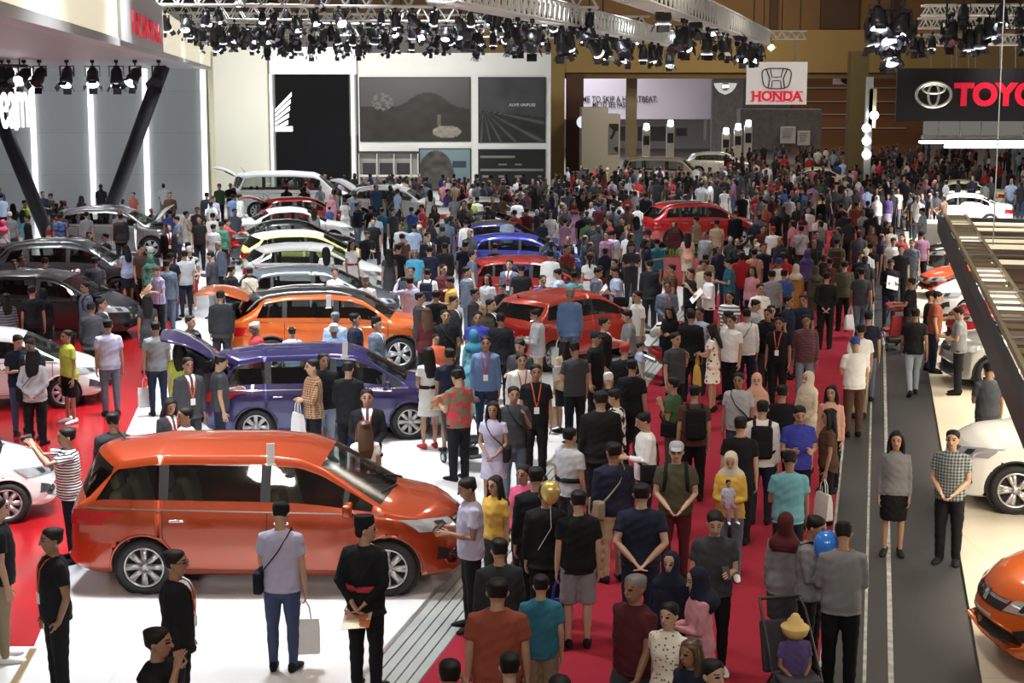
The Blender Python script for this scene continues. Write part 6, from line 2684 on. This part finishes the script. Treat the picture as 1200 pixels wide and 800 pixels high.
cnt = {}
for d in SOLO:
    for c in set(d['cand']):
        cnt[c] = cnt.get(c, 0) + 1
taken = {}
late = []
for d in SOLO:
    for c in d['cand']:
        if cnt[c] == 1 and nwords(c) <= 16 and c not in taken:
            taken[c] = d
            d['label'] = c
            break
    else:
        late.append(d)
by = {}
for d in late:
    by.setdefault(d['base'] + ' ' + d['w'], []).append(d)
for k, ds in by.items():
    ds.sort(key=lambda d: d['px'])
    for i, d in enumerate(ds):
        n_ = len(ds)
        o_ = 'leftmost' if i == 0 else 'rightmost' if i == n_ - 1 else ORD[min(i, 9)] + ' from left'
        c = 'person in %s, %s such, %s' % (desc(d), o_, d['w'])
        if n_ == 1:
            c = 'person in %s %s' % (desc(d), d['w'])
            if nwords(c) > 16:
                c = 'person in %s' % desc(d)
        j = 0
        while c in taken:
            j += 1
            c = 'person in %s, %s, %s' % (desc(d), ('in front row', 'in second row', 'in third row', 'further back')[min(j - 1, 3)], d['w']) if j < 5 else c + ' still'
        if nwords(c) > 16:
            c = c.replace(' such', '').replace('long-sleeved ', '').replace(' from left', '')
        taken[c] = d
        d['label'] = c

GROUPW = {'by': 'visitors around the cars', 'on the red carpet': 'visitors on the red carpet', 'on the white platform': 'visitors on the white platform', 'on the red display floor': 'visitors on the red floor', 'on the dark walkway': 'visitors on the dark walkway'}
seen = set()
for d in SOLO:
    pitch = 16 if d['pose'] in 'hoc' and (d['loc'].length < 46 or 1) else 0
    near_ = d['loc'].length < 34
    o, hands, K = person(d['loc'], d['H'], d['F'], d['sex'], d['pose'], d['top'], d['bot'], d['hair'], d['ex'] if near_ or not d.get('auto') else [], d['yaw'], pitch, d['stout'])
    tag(o, d['label'], 'person', GROUPW.get(d['w'].split()[0] if d['w'].startswith('by') else d['w'], 'visitors in the far crowd'))
    M = pmat(d['loc'], d['H'], d['F'], d['stout'])
    d['M'], d['hands'], d['K'] = M, hands, K
    for e in d['ex']:
        r = carried(e, M, hands, K, d, d['F'])
        if r is not None:
            lb = r['label']
            if nwords(lb + ' ' + d['w']) <= 16:
                lb += ' ' + d['w']
            if lb in seen or nwords(lb) > 16:
                lb = lb.split(' held by ')[0].split(' worn by ')[0] + (' worn' if ' worn by ' in lb else ' held') + ' by person ' + d['w'] + ', ' + view(d['F'])
                if lb in seen:
                    lb += ', at ' + ('left' if d['px'] < 400 else 'middle' if d['px'] < 800 else 'right')
            seen.add(lb)
            r['label'] = lb

d = next(q for q in SOLO if q['top'] == 'b-yellow')
hp = (d['M'] @ d['hands'][1] + d['M'] @ d['hands'][-1]) / 2
fw = Vector((-d['loc'].x, -d['loc'].y, 0)).normalized()
kid, kh, kk = person(hp + fw * .03 + Vector((0, 0, -.16)), .62, 20, 'm', 'z', 't-lilac', 'j-mauve', 'sh', ['sw'], 0, 0)
tag(kid, 'baby in lilac clothes carried in the arms of person in yellow blouse', 'person', 'visitors on the red carpet')

# ---- the rest of the far crowd: one mass
LOW = {}


def lowpoly(pose, sex):
    key = (pose, sex)
    if key in LOW:
        return LOW[key]
    out = []
    K = skeleton(pose, sex)
    T = Matrix.Translation((0, 0, K['dz']))
    b = MB()
    b.mi = 0
    b.tube([(0, y, z) for z, y, rx, ry in HEAD[1:-1:2]], [(rx, ry) for z, y, rx, ry in HEAD[1:-1:2]], 8, (1, 0, 0), T)
    b.tube([(0, .01, 1.40), (0, 0, 1.52)], [.052, .05], 6, None, T)
    for s in (1, -1):
        sh, el, wr, fo, a = K['arm', s]
        b.tube([sh.lerp(el, .6), el, wr, wr + fo * .14], [.04, .037, .028, .03], 6, None, T)
    b.mi = 1
    rs = TORSO[sex][::2]
    b.tube([(0, y, z) for z, y, rx, ry in rs], [(rx + .024, ry + .022) for z, y, rx, ry in rs], 10, (1, 0, 0), T)
    for s in (1, -1):
        sh, el, wr, fo, a = K['arm', s]
        b.tube([sh + Vector((-s * .05, 0, .01)), sh, sh.lerp(el, .65)], [.06, .066, .064], 7, None, T)
    b.mi = 2
    for s in (1, -1):
        hip, kn, an, sn = K['leg', s]
        b.tube([hip, kn, an], [.098, .07, .055], 7, None, T)
        b.tube([an + Vector((0, .04, -.03)), an + Vector((0, -.16, -.045))], [.04, .03], 6, None, T)
    b.mi = 3
    b.tube([(0, .05, 1.56), (0, .024, 1.62), (0, .01, 1.675), (0, .008, 1.712)], [(.06, .055), (.083, .094), (.077, .098), (.03, .036)], 8, (1, 0, 0), T)
    LOW[key] = b
    return b


mass = MB()
cols = []
for d in FAR:
    b = lowpoly(d['pose'], d['sex'])
    M = pmat(d['loc'], d['H'], d['F'], d['stout'])
    o = len(mass.v)
    mass.v += [tuple(M @ Vector(v)) for v in b.v]
    mass.f += [tuple(i + o for i in f) for f in b.f]
    mass.m += [0] * len(b.f)
    tc = d['top'].split('-')[1]
    tc = CLR.get(tc) or PATT[tc][0]
    bc = CLR[d['bot'].split('-')[1]]
    hc = (.012, .01, .01)
    if d['hair'].startswith('hj'):
        hc = hexc(CLR[d['hair'][3:]])
    pal = [(.27, .15, .095), tuple(c * .8 for c in hexc(tc)), hexc(bc), hc]
    cols += [pal[i] for i in b.m]
me = mass.mesh('crowd', True)
ca = me.color_attributes.new('ink', 'FLOAT_COLOR', 'CORNER')
arr = np.ones((len(me.loops), 4))
k = 0
for p, c in zip(me.polygons, cols):
    for li in p.loop_indices:
        arr[li, :3] = c
ca.data.foreach_set('color', arr.reshape(-1))
cm = mat('crowd_cloth', (1, 1, 1), .85)
a_ = cm.node_tree.nodes.new('ShaderNodeAttribute')
a_.attribute_name = 'ink'
cm.node_tree.links.new(a_.outputs['Color'], cm.node_tree.nodes['Principled BSDF'].inputs['Base Color'])
me.materials.append(cm)
o = link('crowd', me)
tag(o, 'dense mass of small far visitors at the back of the hall', 'crowd', None, 'stuff')
print('SOLO', len(SOLO), 'FAR', len(FAR), 'explicit', len([d for d in SOLO if not d.get('auto')]))
# ---------------------------------------------------------------- lighting trusses and stage lamps
TRUSS = mat('truss_alu', (.68, .70, .67), .45, .3)


def truss(p0, p1, h, wdt, label, sides=4):
    p0, p1 = Vector(p0), Vector(p1)
    r = empty('lighting_truss', p0, 0, label, 'truss', 'lighting trusses')
    d = (p1 - p0)
    L_ = d.length
    d.normalize()
    up = Vector((0, 0, 1))
    sd = d.cross(up).normalized()
    b = MB()
    offs = [sd * (wdt / 2 * a) + up * (h * c) for a in (-1, 1) for c in (0, 1)]
    for o_ in offs:
        b.tube([o_, o_ + d * L_], [.035, .035], 6)
    b.build('chord', TRUSS, r, True)
    b = MB()
    n_ = max(2, int(L_ / (h * 1.15)))
    for i in range(n_):
        a0, a1, am = d * (L_ * i / n_), d * (L_ * (i + 1) / n_), d * (L_ * (i + .5) / n_)
        for k in (0, 2):
            b.cyl(offs[k] + a0, offs[k + 1] + am, .02, 5)
            b.cyl(offs[k + 1] + am, offs[k] + a1, .02, 5)
        for k in (0, 1):
            b.cyl(offs[k] + a0, offs[k + 2] + am, .018, 5)
            b.cyl(offs[k + 2] + am, offs[k] + a1, .018, 5)
    b.build('bracing', TRUSS, r)
    b = MB()
    for t in (.12, .5, .88):
        q = up * h + d * (L_ * t)
        b.cyl(q, q + up * 7, .02, 5)
    b.build('hanger_cable', BLACK, r)
    return r


tA0, tA1 = atY(150, 22, 46), atY(700, 27, 46)
tB0, tB1 = atY(230, 40, 58), atY(895, 47, 58)
tG0, tG1 = atY(180, 30, 52), atY(760, 35, 52)
tE0, tE1 = atY(160, 6, 38), atY(700, 9, 38)
truss(tA0, tA1, .42, .42, 'grey lighting truss crossing the top of the view, second from the top')
truss(tB0, tB1, .42, .42, 'grey lighting truss just above the white picture wall')
truss(tG0, tG1, .42, .42, 'grey lighting truss between the middle truss and the one above the picture wall')
truss(tE0, tE1, .42, .42, 'grey lighting truss at very top of the view, nearest of all')
truss(st(-4.35, 22, 7.45), st(-4.35, 61, 7.45), .55, .5, 'long grey truss running along the carpet edge toward the white sign')
truss(st(-7.25, 26, 7.35), st(-7.25, 58, 7.35), .45, .45, 'grey truss running into the hall left of the carpet-edge truss')
truss(atY(888, 46, 70), atY(944, 46, 70), .35, .3, 'short truss holding the white hanging sign')
for k, (x0, y, Y) in enumerate(((1078, 53, 42), (1078, 33, 42.8), (1082, 18, 43.6))):
    truss(atY(x0, y, Y), atY(1330, y - 2, Y), .26, .4, 'pale truss with big black lamps at upper right, %s of three' % ('lowest', 'middle', 'topmost')[k])


def make_lamp():
    r = empty('stage_lamp', (0, 0, 0), 0, None, 'stage lamp')
    b = MB()                                               # origin at the clamp
    b.box((0, 0, -.02), (.09, .07, .10), None, .012)
    b.cyl((0, 0, -.05), (0, 0, -.14), .018, 8)
    b.build('clamp', BLACK, r)
    b = MB()
    for s in (1, -1):
        b.box((s * .17, 0, -.26), (.018, .05, .26))
    b.box((0, 0, -.14), (.35, .05, .018))
    b.build('yoke', BLACK, r)
    h_ = Matrix.Translation((0, 0, -.34))
    b = MB()
    vs, fs = tube([(0, 0, .15), (0, 0, .09), (0, 0, -.02), (0, 0, -.10), (0, 0, -.17)], [.09, .125, .135, .145, .16], 16, (1, 0, 0))
    b.add(vs, fs)
    for z in (.06, .02, -.02):
        b.cyl((0, 0, z), (0, 0, z + .012), .137, 16)
    hs_ = b.build('housing', mat('lamp_black', (.014, .014, .018), .35), r, True)
    hs_.location = (0, 0, -.34)
    b = MB()
    b.cyl((0, 0, -.285), (0, 0, -.30), .14, 18)
    b.build('lens', mat('lens_lit', (.9, .92, 1), .2, emit=5.0), hs_)
    b = MB()
    for k in range(4):
        a = k * math.pi / 2
        M2 = Matrix.Rotation(a, 4, 'Z') @ Matrix.Translation((.15, 0, -.30)) @ Matrix.Rotation(R(-28), 4, 'Y')
        b2 = MB()
        b2.box((.0, 0, -.07), (.008, .20, .15), M2)
        b2.build('barn_door', BLACK, hs_)
    return r


proto = make_lamp()
nl = 0
LENSOFF = mat('lens_dim', (.06, .06, .09), .15, .3)


def copy_lamp(p, rz, tilt, sc, label, group, lit=True):
    global nl
    o = proto if nl == 0 else dup(proto)
    nl += 1
    o.location = p
    o.rotation_euler = (0, 0, rz)
    o.scale = (sc,) * 3
    o['label'] = label
    o['group'] = group
    for c in o.children:
        if c.name.startswith('housing'):
            c.rotation_euler = (tilt, 0, 0)
            for k in c.children:
                if k.name.startswith('lens') and not lit:
                    k.material_slots[0].link = 'OBJECT'
                    k.material_slots[0].material = LENSOFF
    return o


random.seed(3)


def lamp_row(a, c, n_, drop, sc, label, group, jit=.5):
    for k in range(n_):
        t = (k + random.uniform(.1, .9)) / n_
        p = a.lerp(c, t) + Vector((0, random.uniform(-.3, .3), random.choice(drop)))
        copy_lamp(p, random.uniform(-.9, .9) + random.choice((0, 0, 3.1)), R(random.uniform(-55, 15)), sc * random.uniform(.85, 1.15), label, group, random.random() < .5)


dn = Vector((0, 0, -.02))
lamp_row(tB0 + dn, tB1 + dn, 52, (0, 0, -.12, .40), .85, 'small black spotlight among many on the truss above the white picture wall', 'spotlights on the far truss')
lamp_row(tA0 + dn, tA1 + dn, 42, (0, 0, -.1, .42), .78, 'black spotlight among many on the middle lighting truss', 'spotlights on the middle truss')
lamp_row(tG0 + dn, tG1 + dn, 40, (0, 0, -.1, .42), .82, 'black spotlight among many on the truss behind the middle truss', 'spotlights behind the middle truss')
lamp_row(tE0 + dn, tE1 + dn, 24, (0, 0, -.1, .42), .72, 'black spotlight among many on the topmost lighting truss', 'spotlights on the nearest truss')
lamp_row(st(-4.35, 32, 7.42), st(-4.35, 60, 7.42), 14, (0, 0, .5), 1.0, 'black spotlight hanging along the truss over the carpet edge', 'spotlights over the carpet edge')
lamp_row(st(-7.25, 30, 7.32), st(-7.25, 57, 7.32), 12, (0, 0), 1.0, 'black spotlight hanging along the truss left of the carpet edge', 'spotlights left of the carpet edge')
c0 = atY(1045, 2, 34)
for (x, y, s) in ((1030, 4, 1.2), (1022, 20, 1.2), (1040, 24, 1.1), (1058, 12, 1.2), (1066, 24, 1.1), (1040, 38, 1.2), (1052, 30, 1.1), (1044, 50, 1.0)):
    copy_lamp(atY(x, y - 8, 34), random.uniform(-1, 1), R(random.uniform(-60, -10)), s, 'large black lamp in the hanging cluster left of the upper right trusses', 'lamps in hanging cluster', random.random() < .6)
cl = empty('lamp_cluster_frame', atY(1045, -6, 34.2), 0, 'dark drop frame carrying the cluster of large black lamps', 'frame')
b = MB()
for x in (1030, 1045, 1060):
    q = atY(x, -30, 34.2) - cl.location
    q2 = atY(x, 38, 34.2) - cl.location
    b.cyl(q, q2, .03, 6)
b.build('pole', DARK, cl)
b = MB()
for y in (-8, 12, 30):
    b.cyl(atY(1020, y, 34.2) - cl.location, atY(1068, y, 34.2) - cl.location, .03, 6)
b.build('crossbar', DARK, cl)
for (x, y, s) in ((1072, 45, .8), (1080, 46, .8), (1093, 44, .7), (1112, 24, 1.25), (1117, 22, 1.1), (1136, 34, 1.1), (1148, 28, 1.2), (1160, 20, 1.1), (1175, 4, 1.1), (1198, 42, .8), (1196, 8, 1.0), (1130, 4, 1.0)):
    copy_lamp(atY(x, y - 6, 41.6), random.uniform(-1, 1), R(random.uniform(-45, 10)), s, 'large black lamp hung on the upper right trusses', 'lamps on the upper right trusses', random.random() < .6)
for (x, lit) in ((2, 0), (28, 1), (46, 0), (78, 1), (108, 1), (136, 1), (158, 1), (186, 0), (10, 0)):
    q = atY(x, 74, 44)
    copy_lamp(Vector((q.x, q.y, ZB + .04)), random.uniform(-.5, .5), R(random.uniform(-62, -20)), 1.15, 'black stage lamp hung beneath the cream canopy', 'lamps beneath the canopy', bool(lit))
# warm lamp by the sign
wl = copy_lamp(atY(903, 45, 69.6), 0, R(-70), .9, 'glowing warm lamp just above the white hanging sign', 'lamp above sign')
for c in wl.children:
    for k in c.children:
        if k.name.startswith('lens'):
            k.material_slots[0].link = 'OBJECT'
            k.material_slots[0].material = mat('lens_warm', (1, .62, .22), .2, emit=14)
for (x0, x1, y0, y1, lb) in ((722, 740, 47, 58, 'black speaker box hanging under the far truss, right of the picture wall'), (540, 558, 50, 61, 'black speaker box hanging above the picture wall')):
    r = empty('speaker_box', atY((x0 + x1) / 2, y0, 57.5), 0, lb, 'speaker')
    a, c = atY(x0, y0, 57.5) - r.location, atY(x1, y1, 57.5) - r.location
    b = MB()
    b.box(tuple((a + c) / 2), (c.x - a.x, .4, a.z - c.z), None, .02)
    b.build('cabinet', DARK, r)
    b = MB()
    b.box(tuple((a + c) / 2 + Vector((0, -.21, 0))), ((c.x - a.x) * .85, .02, (a.z - c.z) * .8))
    b.build('grille', BLACK, r)
    b = MB()
    b.cyl((0, 0, 0), (0, 0, .3), .03, 6)
    b.build('bracket', BLACK, r)

# ---------------------------------------------------------------- lamp posts in the far hall
for k, (x, y0, y1) in enumerate(((757, 151, 186), (785, 147, 186), (850, 156, 188), (864, 151, 188), (876, 147, 186))):
    g = atY(x, y1, 112)
    lb = ('white lamp post in far hall, left of the pair under the backdrop', 'white lamp post in far hall, right of the pair under the backdrop', 'leftmost white lamp post before the stone slab', 'middle white lamp post of the three before the stone block', 'tallest white lamp post beside the stone block')[k]
    r = empty('lamp_post', Vector((g.x, g.y, 0)), 0, lb, 'lamp post', 'lamp posts in the far hall')
    top = atY(x, y0, 112).z
    b = MB()
    b.box((0, 0, top / 2), (.55, .3, top), None, .03)
    b.build('pedestal', mat('post_white', (.7, .68, .66), .5), r)
    b = MB()
    b.box((0, -.16, top * .72), (.42, .04, top * .22))
    b.build('screen', DARK, r)
    b = MB()
    b.cyl((0, 0, top), (0, -.1, top + .35), .22, 16, .18)
    b.build('lamp_head', LAMPW, r)


# ---------------------------------------------------------------- motorcycles
def make_bike():
    r = empty('motorcycle', (0, 0, 0), 0, None, 'motorcycle')
    for x in (.66, -.64):
        b = MB()
        lp = [(x + .25 * math.cos(a), 0, .30 + .25 * math.sin(a)) for a in [2 * math.pi * k / 28 for k in range(29)]]
        b.tube(lp, [.055] * 29, 8, (0, 1, 0), None, False)
        wh = b.build('wheel', RUBBER, r, True)
        b = MB()
        for k in range(5):
            a = 2 * math.pi * k / 5
            b.cyl((x, 0, .30), (x + .22 * math.cos(a), 0, .30 + .22 * math.sin(a)), .018, 6)
        b.cyl((x, -.05, .30), (x, .05, .30), .06, 12)
        b.build('rim', ALLOYD, wh)
    b = MB()
    b.tube([(.55, 0, .62), (.40, 0, .88), (.12, 0, .86), (-.10, 0, .74)], [(.10, .10), (.16, .15), (.17, .13), (.11, .08)], 14, (0, 1, 0))
    b.build('fuel_tank', WHITE, r, True)
    b = MB()
    b.tube([(.72, 0, .58), (.70, 0, .80), (.52, 0, 1.0), (.44, 0, 1.06)], [(.12, .06), (.19, .14), (.15, .08), (.08, .03)], 14, (0, 1, 0))
    b.tube([(.55, 0, .36), (.2, 0, .34), (-.12, 0, .42)], [(.14, .12), (.17, .15), (.11, .10)], 12, (0, 1, 0))
    b.build('fairing', PRED, r, True)
    b = MB()
    b.tube([(-.02, 0, .78), (-.30, 0, .76), (-.52, 0, .86), (-.80, 0, .96)], [(.10, .05), (.14, .06), (.13, .05), (.06, .03)], 12, (0, 1, 0))
    b.build('seat', BLACK, r, True)
    b = MB()
    for s in (1, -1):
        b.tube([(.66, s * .09, .30), (.50, s * .09, .90)], [.026, .024], 8)
    b.build('fork', ALLOY, r, True)
    b = MB()
    b.tube([(.40, -.36, .98), (.50, -.14, .98), (.50, .14, .98), (.40, .36, .98)], [.018] * 4, 8)
    b.build('handlebar', BLACK, r, True)
    b = MB()
    b.box((-.38, .0, .42), (.55, .10, .09), None, .02)
    b.tube([(.1, -.14, .26), (-.35, -.16, .32), (-.72, -.17, .46)], [.04, .05, .055], 10)
    b.build('exhaust', ALLOY, r, True)
    b = MB()
    b.tube([(.78, 0, .84), (.82, 0, .80)], [(.10, .055), (.09, .05)], 10, (0, 1, 0))
    b.build('headlamp', LAMP, r, True)
    return r


bk = make_bike()
for k, (x, y, F, s, lb) in enumerate(((733, 262, 300, 1.15, 'red and white motorcycle in the crowd left of the red SUV'), (746, 248, 290, 1.15, 'white and red motorcycle raised behind the one left of red SUV'), (601, 245, 255, 1.1, 'red and white motorcycle in front of the black information board'), (622, 243, 285, 1.1, 'red motorcycle right of another before the black information board'), (770, 437, 40, 1.1, 'red motorcycle parked at platform edge behind the person in dark shirt'))):
    o = bk if k == 0 else dup(bk)
    p = at(x, y, .1)
    o.location = p
    o.rotation_euler = (0, 0, R(F - 90) - math.atan2(p.x, p.y))
    o.scale = (s,) * 3
    o['label'] = lb
    o['group'] = 'motorcycles on show'


# ---------------------------------------------------------------- strollers, planter, balloons
def make_stroller(m, hood=True):
    r = empty('stroller', (0, 0, 0), 0, None, 'stroller')
    for x in (.24, -.24):
        for y in (-.36, .34):
            b = MB()
            lp = [(x, y + .075 * math.cos(a), .09 + .075 * math.sin(a)) for a in [2 * math.pi * k / 18 for k in range(19)]]
            b.tube(lp, [.018] * 19, 8, (1, 0, 0), None, False)
            wh = b.build('wheel', RUBBER, r, True)
            b = MB()
            b.cyl((x - .02, y, .09), (x + .02, y, .09), .05, 12)
            b.build('hub', ALLOY, wh)
    b = MB()
    for s in (1, -1):
        b.tube([(s * .24, -.36, .10), (s * .23, -.05, .45), (s * .22, .38, .95), (s * .20, .50, 1.03)], [.014] * 4, 6)
        b.tube([(s * .24, .34, .10), (s * .23, -.05, .48)], [.014] * 2, 6)
    b.build('frame', ALLOYD, r, True)
    b = MB()
    b.tube([(-.20, .50, 1.03), (.20, .50, 1.03)], [.018, .018], 8)
    b.build('handle', BLACK, r, True)
    b = MB()
    b.box((0, -.08, .42), (.40, .36, .07), None, .03)
    b.box((0, .16, .66), (.40, .08, .50), Matrix.Translation((0, .05, 0)) @ Matrix.Rotation(R(-18), 4, 'X'), .03)
    b.box((0, -.36, .22), (.36, .16, .03), None, .01)
    b.build('seat', m, r, True)
    if hood:
        b = MB()
        b.tube([(0, .30, .92), (0, .20, 1.02), (0, .06, 1.05), (0, -.05, 1.0)], [(.21, .03), (.23, .035), (.23, .035), (.21, .02)], 14, (1, 0, 0))
        b.build('hood', m, r, True)
    b = MB()
    b.box((0, .12, .22), (.36, .36, .12), None, .03)
    b.build('basket', BLACK, r, True)
    return r


sm_ = mat('stroller_dark', (.03, .025, .035), .8)
for (x, y, F, c, lb, z) in ((548, 545, 30, sm_, 'black stroller parked behind the person in red patterned shirt', .1), (930, 841, 20, sm_, 'dark stroller with seated child at bottom of the carpet', .01), (1045, 408, 200, mat('stroller_red', (.30, .02, .03), .8), 'red stroller pushed along the dark walkway', .01)):
    s = make_stroller(c, y != 841)
    p = at(x, y, z)
    s.location = p
    s.rotation_euler = (0, 0, R(F) - math.atan2(p.x, p.y))
    s['label'] = lb
    if y == 841:
        kid, hd_, K_ = person(p + Matrix.Rotation(s.rotation_euler.z, 3, 'Z') @ Vector((0, .03, .10)), 1.15, F, 'm', 'z', 't-purple', 's-dgrey', 'sh', ['sw'])
        tag(kid, 'small child in yellow sun hat sitting in the dark stroller', 'person', 'visitors on the red carpet')
        b = MB()
        b.tube([(0, .005, 1.625), (0, .005, 1.64), (0, .005, 1.66), (0, .005, 1.72), (0, .005, 1.76)], [(.20, .22), (.19, .21), (.12, .14), (.11, .13), (.07, .08)], 24, (1, 0, 0), Matrix.Translation((0, 0, K_['dz'])))
        b.build('sun_hat', mat('straw_hat', (.62, .44, .16), .8), kid, True)
pl = empty('planter', at(806, 334, .1), R(-20), 'red planter box with green plants among the crowd', 'planter')
b = MB()
b.add([(-.62, -.35, 0), (.62, -.35, 0), (.62, .35, 0), (-.62, .35, 0), (-.8, -.45, .85), (.8, -.45, .85), (.8, .45, .85), (-.8, .45, .85)], [(0, 3, 2, 1), (4, 5, 6, 7), (0, 1, 5, 4), (1, 2, 6, 5), (2, 3, 7, 6), (3, 0, 4, 7)])
b.build('box', mat('planter_red', (.42, .015, .02), .25, coat=.6), pl)
b = MB()
random.seed(9)
for k in range(150):
    x, y = random.uniform(-.72, .72), random.uniform(-.38, .38)
    a, l = random.uniform(0, 6.28), random.uniform(.12, .3)
    q = Vector((x, y, .84))
    t = q + Vector((math.cos(a) * l * .6, math.sin(a) * l * .6, l))
    sd = Vector((-math.sin(a), math.cos(a), 0)) * .03
    m_ = q.lerp(t, .5) + Vector((0, 0, .03))
    b.add([q, m_ + sd, t, m_ - sd], [(0, 1, 2, 3)])
b.build('plants', mat('leaf_green', (.05, .16, .035), .6, noise_amt=.4), pl, recalc=False)


def balloon(px, py, Y, r_, m, label, pull):
    c = atY(px, py, Y)
    e = empty('balloon', c, 0, label, 'balloon')
    b = MB()
    n_ = 10
    b.tube([(0, 0, r_ * (-1.2 + 2.3 * k / n_)) for k in range(n_ + 1)], [max(.01, r_ * math.sqrt(max(0, 1 - ((k / n_ * 2 - 1.05) / 1.05) ** 2)) * (.82 + .18 * k / n_)) for k in range(n_ + 1)], 18, (1, 0, 0), None, True, False)
    b.build('skin', m, e, True)
    b = MB()
    b.cyl((0, 0, -r_ * 1.28), (0, 0, -r_ * 1.15), .02, 8, .006)
    b.build('knot', m, e)
    b = MB()
    b.tube([(0, 0, -r_ * 1.2), (.01, 0, -r_ * 1.2 - .25), (pull[0], pull[1], pull[2])], [.004] * 3, 5)
    b.build('string', WHITE, e)
    return e


def near_hand(px, py):
    return min((d for d in SOLO), key=lambda d: abs(d['px'] - px) + abs(d['py'] - py))


for (px, py, r_, m, lb, hx, hy) in ((969, 641, .145, mat('balloon_blue', (.03, .20, .75), .2, coat=.5), 'blue balloon between the two people in grey at bottom right', 953, 612),
                                (645, 577, .115, mat('balloon_gold', (.62, .48, .14), .25, .4, coat=.5), 'gold balloon above the crowd beside person in black suit', 640, 566),
                                (885, 245, .20, mat('balloon_red', (.65, .02, .04), .25, coat=.5), 'red balloon held in front of person in red t-shirt', 887, 225),
                                (892, 246, .19, mat('balloon_blue'), 'blue balloon touching the red balloon in the far crowd', 894, 226)):
    q = near_hand(hx, hy)
    Y = q['loc'].y - .32
    c = atY(px, py, Y)
    hand = q['M'] @ q['hands'][1] - c
    balloon(px, py, Y, r_, m, lb, hand)
bpy.context.view_layer.update()
